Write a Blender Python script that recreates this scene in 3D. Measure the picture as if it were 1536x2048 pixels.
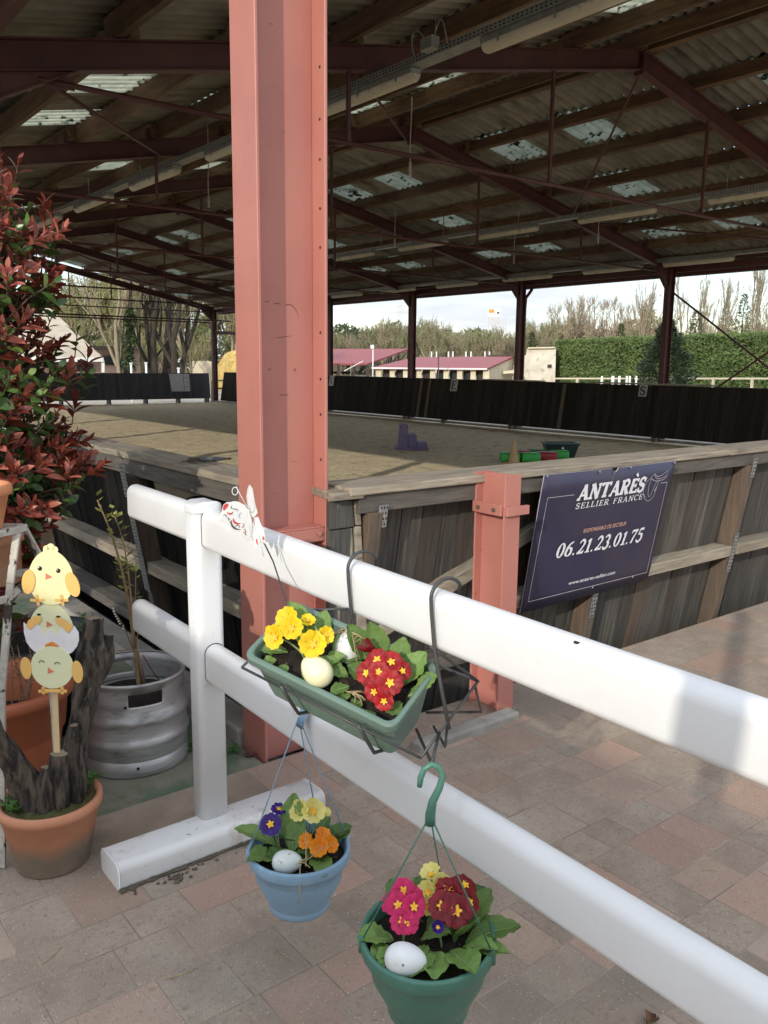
import bpy, bmesh, math, random
from mathutils import Vector, Matrix, Quaternion, noise

# ------------------------------------------------------------------ camera, sky, sun, exposure
SC = bpy.context.scene
for o in list(bpy.data.objects):
    bpy.data.objects.remove(o)
COL = SC.collection
cam = bpy.data.cameras.new('camera')
cam.sensor_fit = 'VERTICAL'
cam.sensor_height = 36.0
cam.lens = 29.707
cam.clip_start = 0.05
cam.clip_end = 3000.0
cam_o = bpy.data.objects.new('camera', cam)
COL.objects.link(cam_o)
cam_o.matrix_world = Matrix((( 0.7857204, 0.0992040, -0.6105752, 0.0),
                             (-0.6184999, 0.1420545, -0.7728378, 0.0),
                             ( 0.0100664, 0.9848752,  0.1729728, 1.55),
                             (0, 0, 0, 1)))
SC.camera = cam_o
SC.render.resolution_x = 768
SC.render.resolution_y = 1024

SUN_ELEV = math.radians(21.0)
SUN_TRAVEL = Vector((0.882 * math.cos(SUN_ELEV), 0.471 * math.cos(SUN_ELEV), -math.sin(SUN_ELEV)))
world = bpy.data.worlds.new('World')
SC.world = world
world.use_nodes = True
wn = world.node_tree
wn.nodes.clear()
w_out = wn.nodes.new('ShaderNodeOutputWorld')
w_bg = wn.nodes.new('ShaderNodeBackground')
w_bg.inputs['Strength'].default_value = 0.15
w_sky = wn.nodes.new('ShaderNodeTexSky')
w_sky.sky_type = 'NISHITA'
w_sky.sun_disc = False
w_sky.sun_elevation = SUN_ELEV
w_sky.sun_rotation = math.radians(241.9)
w_sky.altitude = 100
w_sky.air_density = 1.0
w_sky.dust_density = 0.6
w_sky.ozone_density = 1.0
# broken thin cloud over the whole sky
w_tc = wn.nodes.new('ShaderNodeTexCoord')
w_map = wn.nodes.new('ShaderNodeMapping')
w_map.inputs['Scale'].default_value = (1.0, 1.0, 6.0)
w_noise = wn.nodes.new('ShaderNodeTexNoise')
w_noise.inputs['Scale'].default_value = 3.2
w_noise.inputs['Detail'].default_value = 7.0
w_noise.inputs['Roughness'].default_value = 0.58
w_ramp = wn.nodes.new('ShaderNodeValToRGB')
w_ramp.color_ramp.elements[0].position = 0.34
w_ramp.color_ramp.elements[1].position = 0.58
w_ramp.color_ramp.elements[0].color = (0.15, 0.15, 0.15, 1)
w_ramp.color_ramp.elements[1].color = (0.95, 0.95, 0.95, 1)
w_noise2 = wn.nodes.new('ShaderNodeTexNoise')
w_noise2.inputs['Scale'].default_value = 7.0
w_noise2.inputs['Detail'].default_value = 5.0
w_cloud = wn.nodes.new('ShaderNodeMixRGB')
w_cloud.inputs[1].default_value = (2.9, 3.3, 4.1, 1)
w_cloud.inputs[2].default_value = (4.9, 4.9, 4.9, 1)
w_mix = wn.nodes.new('ShaderNodeMixRGB')
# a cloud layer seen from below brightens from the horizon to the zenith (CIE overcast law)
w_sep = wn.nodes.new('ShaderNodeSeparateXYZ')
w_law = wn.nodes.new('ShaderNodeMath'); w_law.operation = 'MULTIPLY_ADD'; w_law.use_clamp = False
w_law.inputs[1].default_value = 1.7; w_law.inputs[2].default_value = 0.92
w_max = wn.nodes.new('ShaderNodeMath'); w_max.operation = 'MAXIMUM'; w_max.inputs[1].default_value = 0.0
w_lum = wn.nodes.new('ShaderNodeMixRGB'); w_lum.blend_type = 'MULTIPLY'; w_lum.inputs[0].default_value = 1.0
L = wn.links.new
L(w_tc.outputs['Generated'], w_map.inputs['Vector'])
L(w_map.outputs[0], w_noise.inputs['Vector'])
L(w_map.outputs[0], w_noise2.inputs['Vector'])
L(w_noise.outputs[0], w_ramp.inputs[0])
L(w_noise2.outputs[0], w_cloud.inputs[0])
L(w_ramp.outputs[0], w_mix.inputs[0])
L(w_sky.outputs[0], w_mix.inputs[1])
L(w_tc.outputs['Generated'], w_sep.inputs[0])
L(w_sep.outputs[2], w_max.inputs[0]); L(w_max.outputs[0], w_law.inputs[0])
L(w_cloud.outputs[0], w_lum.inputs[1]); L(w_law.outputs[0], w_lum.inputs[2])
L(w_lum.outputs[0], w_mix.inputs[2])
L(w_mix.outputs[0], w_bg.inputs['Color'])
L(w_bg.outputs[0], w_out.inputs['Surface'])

sun = bpy.data.lights.new('sun', 'SUN')
sun.energy = 2.1
sun.angle = math.radians(0.6)
sun.color = (1.0, 0.93, 0.82)
sun_o = bpy.data.objects.new('sun', sun)
COL.objects.link(sun_o)
sun_o.rotation_mode = 'QUATERNION'
sun_o.rotation_quaternion = SUN_TRAVEL.to_track_quat('-Z', 'Y')
sun_o.location = (-20, -10, 12)

vs = SC.view_settings
vs.view_transform = 'Standard'
vs.look = 'None'
vs.exposure = 0.50
vs.gamma = 1.0
vs.use_curve_mapping = False
SC.cycles.max_bounces = 5
SC.cycles.diffuse_bounces = 3
SC.cycles.glossy_bounces = 2
SC.cycles.transparent_max_bounces = 8
SC.cycles.caustics_reflective = False
SC.cycles.caustics_refractive = False
SC.cycles.use_denoising = True
SC.cycles.adaptive_threshold = 0.02

R = random.Random(7)
PI = math.pi

# ------------------------------------------------------------------ materials
MATS = {}
def mat(name, c1, c2=None, rough=0.7, metal=0.0, scale=8.0, stretch=(1, 1, 1), detail=4.0, lo=0.35, hi=0.65,
        bump=0.0, bscale=None, spec=0.5, rnd=0.0, rndhue=None, spots=None, world_co=False, translucent=0.0,
        coat=0.0, layer=None, layer2=None, layer3=None, wave=None):
    """noise-mottled principled material. spots=(colour, scale, threshold), layer=(colour, scale, lo, hi, stretch)"""
    if name in MATS:
        return MATS[name]
    m = bpy.data.materials.new(name)
    m.use_nodes = True
    nt = m.node_tree
    N, K = nt.nodes, nt.links.new
    bs = N['Principled BSDF']
    out = N['Material Output']
    bs.inputs['Roughness'].default_value = rough
    bs.inputs['Metallic'].default_value = metal
    bs.inputs['Specular IOR Level'].default_value = spec
    if coat:
        bs.inputs['Coat Weight'].default_value = coat
        bs.inputs['Coat Roughness'].default_value = 0.12
    if c2 is None:
        c2 = tuple(x * 0.78 for x in c1)
    info = N.new('ShaderNodeObjectInfo')
    if world_co:
        co = N.new('ShaderNodeNewGeometry').outputs['Position']
    else:
        tc = N.new('ShaderNodeTexCoord').outputs['Object']
        add = N.new('ShaderNodeVectorMath'); add.operation = 'ADD'
        mul = N.new('ShaderNodeMath'); mul.operation = 'MULTIPLY'; mul.inputs[1].default_value = 37.0
        K(info.outputs['Random'], mul.inputs[0])
        K(tc, add.inputs[0]); K(mul.outputs[0], add.inputs[1])
        co = add.outputs[0]
    def mapped(st):
        mp = N.new('ShaderNodeMapping')
        mp.inputs['Scale'].default_value = st
        K(co, mp.inputs['Vector'])
        return mp.outputs[0]
    def nz(sc, st, det=detail, rg=0.6):
        t = N.new('ShaderNodeTexNoise')
        t.inputs['Scale'].default_value = sc
        t.inputs['Detail'].default_value = det
        t.inputs['Roughness'].default_value = rg
        K(mapped(st), t.inputs['Vector'])
        return t.outputs[0]
    def ramp(v, a, b):
        r = N.new('ShaderNodeMapRange')
        r.inputs['From Min'].default_value = a
        r.inputs['From Max'].default_value = b
        K(v, r.inputs['Value'])
        return r.outputs[0]
    def mix(f, a, b, mode='MIX'):
        x = N.new('ShaderNodeMixRGB'); x.blend_type = mode
        for i, v in ((0, f), (1, a), (2, b)):
            if isinstance(v, (int, float)):
                x.inputs[i].default_value = v if i == 0 else (v, v, v, 1)
            elif isinstance(v, tuple):
                x.inputs[i].default_value = (*v, 1)
            else:
                K(v, x.inputs[i])
        return x.outputs[0]
    base_n = nz(scale, stretch)
    col = mix(ramp(base_n, lo, hi), c2, c1)
    for ly in (layer, layer2, layer3):
        if ly:
            st = ly[4] if len(ly) > 4 else (1, 1, 1)
            col = mix(ramp(nz(ly[1], st), ly[2], ly[3]), col, ly[0])
    if rndhue:
        f = N.new('ShaderNodeMapRange')
        f.inputs['From Min'].default_value = rndhue[1]
        f.inputs['From Max'].default_value = rndhue[2]
        K(info.outputs['Random'], f.inputs['Value'])
        col = mix(f.outputs[0], col, mix(0.35, rndhue[0], col))
    if rnd:
        ml = N.new('ShaderNodeMath'); ml.operation = 'MULTIPLY'; ml.inputs[1].default_value = 7.31
        fr = N.new('ShaderNodeMath'); fr.operation = 'FRACT'
        K(info.outputs['Random'], ml.inputs[0]); K(ml.outputs[0], fr.inputs[0])
        mr = N.new('ShaderNodeMapRange')
        mr.inputs['To Min'].default_value = 1 - rnd
        mr.inputs['To Max'].default_value = 1 + rnd
        K(fr.outputs[0], mr.inputs['Value'])
        col = mix(1.0, col, mr.outputs[0], 'MULTIPLY')
    if spots:
        for sp in (spots if isinstance(spots, list) else [spots]):
            v = N.new('ShaderNodeTexVoronoi')
            v.inputs['Scale'].default_value = sp[1]
            K(mapped((1, 1, 1)), v.inputs['Vector'])
            lt = N.new('ShaderNodeMath'); lt.operation = 'LESS_THAN'; lt.inputs[1].default_value = sp[2]
            K(v.outputs['Distance'], lt.inputs[0])
            sep = N.new('ShaderNodeSeparateColor')
            K(v.outputs['Color'], sep.inputs[0])
            gt = N.new('ShaderNodeMath'); gt.operation = 'GREATER_THAN'; gt.inputs[1].default_value = sp[3] if len(sp) > 3 else 0.5
            K(sep.outputs[0], gt.inputs[0])
            mm = N.new('ShaderNodeMath'); mm.operation = 'MULTIPLY'
            K(lt.outputs[0], mm.inputs[0]); K(gt.outputs[0], mm.inputs[1])
            col = mix(mm.outputs[0], col, sp[0])
    K(col, bs.inputs['Base Color'])
    if bump:
        b = N.new('ShaderNodeBump')
        b.inputs['Strength'].default_value = bump
        b.inputs['Distance'].default_value = 0.02
        if wave:
            wv = N.new('ShaderNodeTexWave')
            wv.wave_type = 'BANDS'; wv.bands_direction = wave[0]
            wv.inputs['Scale'].default_value = wave[1]
            wv.inputs['Distortion'].default_value = wave[2]
            wv.inputs['Detail'].default_value = 2
            K(co, wv.inputs['Vector'])
            K(wv.outputs['Fac'], b.inputs['Height'])
        else:
            K(nz(bscale or scale, stretch, 5.0, 0.65), b.inputs['Height'])
        K(b.outputs[0], bs.inputs['Normal'])
    if translucent:
        tr = N.new('ShaderNodeBsdfTranslucent')
        K(col, tr.inputs['Color'])
        ms = N.new('ShaderNodeMixShader')
        ms.inputs[0].default_value = translucent
        K(bs.outputs[0], ms.inputs[1]); K(tr.outputs[0], ms.inputs[2])
        K(ms.outputs[0], out.inputs['Surface'])
    MATS[name] = m
    return m

# ------------------------------------------------------------------ objects
def tag(o, label=None, cat=None, group=None, kind=None):
    if label: o['label'] = label
    if cat: o['category'] = cat
    if group: o['group'] = group
    if kind: o['kind'] = kind
    return o

def wloc(o):
    v = Vector((0, 0, 0))
    while o is not None:
        v += o.location
        o = o.parent
    return v

def thing(name, label, cat, loc=(0, 0, 0), group=None):
    o = bpy.data.objects.new(name, None)
    o.empty_display_size = 0.1
    COL.objects.link(o)
    o.location = loc
    return tag(o, label, cat, group)

def part_empty(name, parent, loc=None):
    o = bpy.data.objects.new(name, None)
    o.empty_display_size = 0.1
    COL.objects.link(o)
    o.parent = parent
    if loc is not None:
        o.location = Vector(loc) - wloc(parent)
    return o

def inst(name, me, parent=None, loc=(0, 0, 0), rot=None, scale=None):
    """an object that shares mesh data; loc is in world space (parents are never rotated unless rel is used)"""
    o = bpy.data.objects.new(name, me)
    COL.objects.link(o)
    if parent is not None:
        o.parent = parent
        o.location = Vector(loc) - wloc(parent)
    else:
        o.location = loc
    if rot is not None:
        if isinstance(rot, Quaternion):
            o.rotation_mode = 'QUATERNION'; o.rotation_quaternion = rot
        else:
            o.rotation_euler = rot
    if scale is not None:
        o.scale = scale
    return o

def frame_of(d):
    d = Vector(d).normalized()
    a = Vector((0, 0, 1)) if abs(d.z) < 0.9 else Vector((1, 0, 0))
    u = d.cross(a).normalized()
    return u, d.cross(u).normalized()

class MB:
    """collects geometry in world coordinates; build() links it as one mesh object"""
    def __init__(s):
        s.v = []; s.f = []; s.mi = []; s.sm = []
    def add(s, verts, faces, mi=0, smooth=False):
        n = len(s.v)
        s.v.extend(Vector(p) for p in verts)
        for f in faces:
            s.f.append(tuple(i + n for i in f)); s.mi.append(mi); s.sm.append(smooth)
        return s
    def box(s, a, b, mi=0):
        (x0, y0, z0), (x1, y1, z1) = a, b
        vs_ = [(x0, y0, z0), (x1, y0, z0), (x1, y1, z0), (x0, y1, z0), (x0, y0, z1), (x1, y0, z1), (x1, y1, z1), (x0, y1, z1)]
        return s.add(vs_, [(0, 3, 2, 1), (4, 5, 6, 7), (0, 1, 5, 4), (1, 2, 6, 5), (2, 3, 7, 6), (3, 0, 4, 7)], mi)
    def hexa(s, p, mi=0):
        return s.add(p, [(0, 3, 2, 1), (4, 5, 6, 7), (0, 1, 5, 4), (1, 2, 6, 5), (2, 3, 7, 6), (3, 0, 4, 7)], mi)
    def bar(s, a, b, w, h, up=(0, 0, 1), mi=0, w2=None, h2=None):
        """rectangular bar from a to b; w across, h along up"""
        a, b = Vector(a), Vector(b)
        d = (b - a).normalized()
        up = Vector(up); side = d.cross(up)
        if side.length < 1e-5: side = d.cross(Vector((1, 0, 0)))
        side.normalize(); up = side.cross(d).normalized()
        w2 = w if w2 is None else w2; h2 = h if h2 is None else h2
        p = []
        for c, ww, hh in ((a, w, h), (b, w2, h2)):
            p += [c - side * ww / 2 - up * hh / 2, c + side * ww / 2 - up * hh / 2, c + side * ww / 2 + up * hh / 2, c - side * ww / 2 + up * hh / 2]
        return s.add(p, [(0, 3, 2, 1), (4, 5, 6, 7), (0, 1, 5, 4), (1, 2, 6, 5), (2, 3, 7, 6), (3, 0, 4, 7)], mi)
    def prism(s, poly, ext, mi=0, smooth=False):
        """poly: planar 3d outline, ext: extrusion vector"""
        n = len(poly); e = Vector(ext)
        vs_ = [Vector(p) for p in poly] + [Vector(p) + e for p in poly]
        s.add(vs_, [tuple(range(n - 1, -1, -1)), tuple(range(n, 2 * n))], mi)
        n0 = len(s.v) - 2 * n
        for i in range(n):
            j = (i + 1) % n
            s.f.append((n0 + i, n0 + j, n0 + n + j, n0 + n + i)); s.mi.append(mi); s.sm.append(smooth)
        return s
    def tube(s, pts, r, seg=8, cap=True, mi=0, smooth=True, squash=None, wob=None):
        """tube through pts; r a number or list"""
        pts = [Vector(p) for p in pts]
        n = len(pts)
        rr = [r] * n if isinstance(r, (int, float)) else list(r)
        n0 = len(s.v)
        u = None
        for i, p in enumerate(pts):
            d = (pts[min(i + 1, n - 1)] - pts[max(i - 1, 0)])
            if d.length < 1e-9: d = Vector((0, 0, 1))
            d.normalize()
            if u is None:
                u, w = frame_of(d)
            else:
                u = u - d * u.dot(d)
                if u.length < 1e-6: u, w = frame_of(d)
                u.normalize(); w = d.cross(u)
            for k in range(seg):
                a = 2 * PI * k / seg
                q = rr[i]
                if wob: q *= 1 + wob * (noise.noise(Vector((p.x * 9 + math.cos(a) * 1.3, p.y * 9 + math.sin(a) * 1.3, p.z * 5))) * 2 + 1.3 * noise.noise(Vector((math.cos(a) * 3.2 + p.x * 6, math.sin(a) * 3.2 + p.y * 6, p.z * 13)))) 
                s.v.append(p + u * (math.cos(a) * q) + w * (math.sin(a) * q))
        for i in range(n - 1):
            for k in range(seg):
                k2 = (k + 1) % seg
                s.f.append((n0 + i * seg + k, n0 + i * seg + k2, n0 + (i + 1) * seg + k2, n0 + (i + 1) * seg + k))
                s.mi.append(mi); s.sm.append(smooth)
        if cap:
            s.f.append(tuple(n0 + k for k in range(seg - 1, -1, -1))); s.mi.append(mi); s.sm.append(False)
            s.f.append(tuple(n0 + (n - 1) * seg + k for k in range(seg))); s.mi.append(mi); s.sm.append(False)
        return s
    def lathe(s, prof, c=(0, 0, 0), seg=40, mi=0, smooth=True, skip=None, axis=None, sharp=()):
        """prof: list of (r, z); optional skip(i, angle) leaves faces out"""
        c = Vector(c); n0 = len(s.v); n = len(prof)
        for r, z in prof:
            for k in range(seg):
                a = 2 * PI * k / seg
                p = Vector((math.cos(a) * r, math.sin(a) * r, z))
                if axis is not None: p = axis @ p
                s.v.append(c + p)
        for i in range(n - 1):
            for k in range(seg):
                if skip and skip(i, 2 * PI * (k + 0.5) / seg): continue
                k2 = (k + 1) % seg
                s.f.append((n0 + i * seg + k, n0 + i * seg + k2, n0 + (i + 1) * seg + k2, n0 + (i + 1) * seg + k))
                s.mi.append(mi); s.sm.append(smooth)
        return s
    def disc(s, c, r, seg=32, mi=0, z_noise=0, up=True):
        c = Vector(c)
        vs_ = [c] + [c + Vector((math.cos(2 * PI * k / seg) * r, math.sin(2 * PI * k / seg) * r, 0)) for k in range(seg)]
        return s.add(vs_, [(0, 1 + k, 1 + (k + 1) % seg) for k in range(seg)], mi)
    def grid(s, fn, nu, nv, mi=0, smooth=True):
        n0 = len(s.v)
        for i in range(nu + 1):
            for j in range(nv + 1):
                s.v.append(Vector(fn(i / nu, j / nv)))
        for i in range(nu):
            for j in range(nv):
                a = n0 + i * (nv + 1) + j
                s.f.append((a, a + nv + 1, a + nv + 2, a + 1)); s.mi.append(mi); s.sm.append(smooth)
        return s
    def ball(s, c, r, nu=16, nv=10, mi=0, fn=None):
        """ellipsoid; r tuple; fn(p) displaces unit point"""
        c = Vector(c); r = Vector(r) if not isinstance(r, (int, float)) else Vector((r, r, r))
        n0 = len(s.v)
        for j in range(nv + 1):
            t = PI * j / nv
            for i in range(nu):
                a = 2 * PI * i / nu
                p = Vector((math.sin(t) * math.cos(a), math.sin(t) * math.sin(a), math.cos(t)))
                if fn: p = fn(p)
                s.v.append(c + Vector((p.x * r.x, p.y * r.y, p.z * r.z)))
        for j in range(nv):
            for i in range(nu):
                i2 = (i + 1) % nu
                s.f.append((n0 + j * nu + i, n0 + (j + 1) * nu + i, n0 + (j + 1) * nu + i2, n0 + j * nu + i2))
                s.mi.append(mi); s.sm.append(True)
        return s
    def xform(s, M):
        s.v = [M @ p for p in s.v]
        return s
    def mesh(s, name, mats, off=Vector((0, 0, 0))):
        me = bpy.data.meshes.new(name)
        me.from_pydata([tuple(p - off) for p in s.v], [], s.f)
        mats = mats if isinstance(mats, (list, tuple)) else [mats]
        for m in mats: me.materials.append(m)
        if me.polygons:
            me.polygons.foreach_set('material_index', s.mi)
            me.polygons.foreach_set('use_smooth', s.sm)
        me.update()
        return me
    def build(s, name, mats, parent=None, label=None, cat=None, group=None, kind=None, bevel=0, seg=2, origin=None, solid=0, angle=35):
        off = wloc(parent) if parent is not None else Vector((0, 0, 0))
        loc = Vector((0, 0, 0))
        if origin is not None:
            loc = Vector(origin) - off; off = Vector(origin)
        me = s.mesh(name, mats, off)
        o = bpy.data.objects.new(name, me)
        COL.objects.link(o)
        if parent is not None: o.parent = parent
        o.location = loc
        if solid:
            md = o.modifiers.new('solid', 'SOLIDIFY'); md.thickness = solid; md.offset = 0
        if bevel:
            md = o.modifiers.new('bevel', 'BEVEL'); md.width = bevel; md.segments = seg
            md.limit_method = 'ANGLE'; md.angle_limit = math.radians(angle)
        return tag(o, label, cat, group, kind)

def bez(p0, p1, p2, p3, n=10):
    p0, p1, p2, p3 = map(Vector, (p0, p1, p2, p3))
    return [(1 - t) ** 3 * p0 + 3 * (1 - t) ** 2 * t * p1 + 3 * (1 - t) * t * t * p2 + t ** 3 * p3 for t in (i / n for i in range(n + 1))]

def arc2(cx, cy, r, a0, a1, n=12, ry=None):
    ry = r if ry is None else ry
    return [(cx + r * math.cos(math.radians(a0 + (a1 - a0) * i / n)), cy + ry * math.sin(math.radians(a0 + (a1 - a0) * i / n))) for i in range(n + 1)]

# ------------------------------------------------------------------ shared materials
M_RED = mat('salmon_paint', (0.470, 0.185, 0.145), (0.415, 0.160, 0.124), rough=0.5, scale=3, bump=0.06, bscale=30,
            layer=((0.30, 0.10, 0.075), 9.0, 0.69, 0.74, (1, 1, 3.5)), layer2=((0.49, 0.21, 0.17), 2.0, 0.5, 0.75, (1, 1, 0.3)))
M_MAROON = mat('maroon_steel', (0.115, 0.036, 0.032), (0.075, 0.026, 0.024), rough=0.55, scale=4, bump=0.08, bscale=20)
M_PURLIN = mat('purlin_wood', (0.20, 0.115, 0.06), (0.10, 0.058, 0.032), rough=0.8, scale=3, stretch=(9, 0.7, 9), bump=0.25, rnd=0.25,
               layer=((0.05, 0.03, 0.02), 2.2, 0.55, 0.75))
M_SHEET = mat('fibre_cement', (0.335, 0.31, 0.26), (0.23, 0.212, 0.178), rough=0.9, scale=2.2, bump=0.15, bscale=30, rnd=0.14,
              layer=((0.12, 0.105, 0.08), 1.3, 0.5, 0.72, (1, 3, 1)))
M_SKYL = mat('skylight_sheet', (0.58, 0.60, 0.53), (0.44, 0.47, 0.41), rough=0.5, scale=5, translucent=0.85,
             layer=((0.06, 0.075, 0.055), 4.5, 0.56, 0.63, (1.6, 0.8, 1)))
M_PLANK = mat('black_stained_plank', (0.018, 0.016, 0.014), (0.008, 0.007, 0.007), rough=0.9, spec=0.12, scale=4, stretch=(14, 14, 0.8), bump=0.3, rnd=0.35,
              layer=((0.055, 0.047, 0.036), 5.0, 0.62, 0.80, (10, 10, 0.6)))
M_PLANK_W = mat('weathered_plank', (0.098, 0.088, 0.074), (0.048, 0.043, 0.037), rough=0.85, scale=4, stretch=(14, 14, 0.8), bump=0.4, rnd=0.28,
                layer=((0.17, 0.145, 0.105), 3.0, 0.58, 0.76, (16, 16, 0.5)), rndhue=((0.11, 0.06, 0.036), 0.78, 1.0))
M_RAILW = mat('grey_weathered_timber', (0.36, 0.305, 0.225), (0.22, 0.185, 0.14), rough=0.85, scale=3.5, stretch=(1.2, 9, 9), bump=0.35, rnd=0.12,
              layer=((0.10, 0.085, 0.07), 5.0, 0.58, 0.74, (0.7, 8, 8)))
M_RAILWY = mat('grey_weathered_timber_y', (0.36, 0.305, 0.225), (0.22, 0.185, 0.14), rough=0.85, scale=3.5, stretch=(9, 1.2, 9), bump=0.35, rnd=0.12,
               layer=((0.10, 0.085, 0.07), 5.0, 0.58, 0.74, (8, 0.7, 8)))
M_BEAMD = mat('dark_weathered_beam', (0.13, 0.115, 0.095), (0.075, 0.066, 0.056), rough=0.8, scale=4, stretch=(1.0, 9, 9), bump=0.3, rnd=0.1)
M_BEAMDY = mat('dark_weathered_beam_y', (0.13, 0.115, 0.095), (0.075, 0.066, 0.056), rough=0.8, scale=4, stretch=(9, 1.0, 9), bump=0.3, rnd=0.1)
M_STUD = mat('brown_stud', (0.15, 0.105, 0.072), (0.09, 0.066, 0.048), rough=0.8, scale=4, stretch=(9, 9, 1), bump=0.3,
             layer=((0.10, 0.085, 0.07), 3, 0.5, 0.7, (6, 6, 1)))
M_GALV = mat('galvanised_steel', (0.42, 0.43, 0.43), (0.30, 0.31, 0.31), rough=0.5, metal=0.6, scale=30)
M_CONC = mat('concrete', (0.36, 0.335, 0.29), (0.24, 0.225, 0.195), rough=0.9, scale=5, bump=0.3, bscale=50,
             layer=((0.13, 0.12, 0.09), 3, 0.55, 0.75))
M_DARK = mat('dark_gap', (0.015, 0.014, 0.013), rough=0.9)
M_BLACKM = mat('black_metal', (0.02, 0.02, 0.02), (0.012, 0.012, 0.012), rough=0.4)

# ------------------------------------------------------------------ ground, paving, sand
m_ground = mat('yard_gravel', (0.40, 0.365, 0.30), (0.30, 0.27, 0.215), rough=0.95, scale=0.6, world_co=True, bump=0.4, bscale=60,
               layer=((0.24, 0.21, 0.16), 0.25, 0.5, 0.7), spots=((0.5, 0.47, 0.42), 60, 0.25, 0.7))
g = MB()
rings = [0.0, 20, 60, 150, 400, 900, 1800]
g.box((-900, -900, -0.4), (900, 1500, -0.30))
g.build('ground', m_ground, kind='structure')
m_grass = mat('field_grass', (0.085, 0.135, 0.035), (0.05, 0.085, 0.02), rough=0.95, scale=0.8, world_co=True, bump=0.5, bscale=25,
              layer=((0.16, 0.14, 0.07), 0.4, 0.55, 0.7))
MB().box((24, -160, -0.28), (420, 30, -0.265)).build('grass_field', m_grass, kind='structure')
MB().box((17.6, 7.2, -0.25), (19.6, 9.6, -0.03)).build('grass_verge', m_grass, kind='structure')

m_sand = mat('arena_sand', (0.72, 0.59, 0.38), (0.59, 0.48, 0.30), rough=0.95, scale=9, world_co=True, bump=1.0, bscale=7, detail=9, layer3=((0.45, 0.36, 0.225), 4, 0.52, 0.62),
             layer=((0.33, 0.26, 0.16), 16, 0.54, 0.66), layer2=((0.62, 0.52, 0.34), 0.7, 0.5, 0.8))
sd = MB()
def sand_h(u, v):
    x = 1.99 + u * 13.54; y = 2.965 + v * 27.7
    e = min(x - 1.99, 15.5 - x, y - 2.965, 30.6 - y)
    k = min(1, max(0, e / 0.5))
    z = 0.018 * noise.noise(Vector((x * 2.3, y * 2.3, 0))) + 0.014 * noise.noise(Vector((x * 6.1, y * 6.1, 3)))
    return (x, y, -0.012 + z * k + 0.03 * noise.noise(Vector((x * 0.3, y * 0.3, 9))) * k)
sd.grid(sand_h, 150, 260)
sd.build('arena_sand', m_sand, kind='structure')

m_joint = mat('paving_joint_sand', (0.36, 0.285, 0.215), (0.22, 0.175, 0.132), rough=0.95, scale=4, world_co=True, bump=0.4, bscale=90)
pave = MB().box((-6.5, -5.0, -0.30), (9.2, 2.715, -0.0010)).build('pavement', m_joint, kind='structure')
m_paver = mat('worn_paver', (0.445, 0.350, 0.268), (0.345, 0.268, 0.202), rough=0.9, scale=7, world_co=True, bump=0.7, bscale=170, detail=8, rnd=0.10, layer2=((0.28, 0.222, 0.17), 55, 0.55, 0.68), layer3=((0.30, 0.25, 0.195), 1.3, 0.52, 0.68),
              rndhue=((0.50, 0.315, 0.232), 0.66, 0.90), layer=((0.47, 0.40, 0.32), 1.8, 0.5, 0.75),
              spots=[((0.70, 0.63, 0.53), 120, 0.20, 0.82), ((0.19, 0.15, 0.12), 150, 0.24, 0.78)])
pv = MB()
hx, tz, bv = 0.5, 0.0, 0.012
pv.add([(-.5, -.5, -.05), (.5, -.5, -.05), (.5, .5, -.05), (-.5, .5, -.05), (-.5, -.5, -.002), (.5, -.5, -.002), (.5, .5, -.002), (-.5, .5, -.002),
        (-.5 + bv, -.5 + bv, 0), (.5 - bv, -.5 + bv, 0), (.5 - bv, .5 - bv, 0), (-.5 + bv, .5 - bv, 0)],
       [(8, 9, 10, 11), (4, 5, 9, 8), (5, 6, 10, 9), (6, 7, 11, 10), (7, 4, 8, 11), (0, 1, 5, 4), (1, 2, 6, 5), (2, 3, 7, 6), (3, 0, 4, 7)])
paver_me = pv.mesh('paver', m_paver)
rp = random.Random(21)
cells = []
y = 2.712
ri = 0
while y > -4.6:
    dep = (0.205, 0.138, 0.205, 0.138, 0.172)[ri % 5]; ri += 1
    x = -6.4 + rp.random() * 0.2
    while x < 9.0:
        w = rp.choice((0.138, 0.172, 0.205, 0.172, 0.24))
        cells.append((x + w / 2, y - dep / 2, w, dep))
        x += w
    y -= dep
def visible_cell(c):
    p = cam_o.matrix_world.inverted() @ Vector((c[0], c[1], 0))
    if p.z > -0.1: return 9e9
    u = p.x / -p.z * 1690 / 768; v = p.y / -p.z * 1690 / 1024
    if abs(u) > 1.04 or abs(v) > 1.06: return 8e9 + abs(u)
    return -p.z
cells.sort(key=visible_cell)
rest = MB()
for i, (cx, cy, w, d) in enumerate(cells):
    if cx < 1.50 and cy > 2.6 and cx > -2: continue
    gap = 0.0014 + 0.0016 * rp.random()
    rz = (rp.random() - .5) * 0.012
    dz = (rp.random() - .5) * 0.0012
    if i < 298 and visible_cell((cx, cy)) < 8e9:
        inst('paver', paver_me, pave, (cx, cy, dz), (0.002 * (rp.random() - .5), 0.002 * (rp.random() - .5), rz), (w - gap, d - gap, 1))
    else:
        a, b = (w - gap) / 2, (d - gap) / 2
        rest.box((cx - a, cy - b, -0.05), (cx + a, cy + b, dz - 0.0005))
m_paver_rest = mat('worn_paver_far', (0.445, 0.350, 0.268), (0.345, 0.268, 0.202), rough=0.9, scale=3.2, world_co=True, bump=0.4, bscale=110, detail=8,
                   layer=((0.40, 0.26, 0.19), 2.6, 0.55, 0.62), spots=((0.66, 0.60, 0.52), 90, 0.18, 0.86))
tag(rest.build('outlying_pavers', m_paver_rest, pave), kind='stuff')

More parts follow.
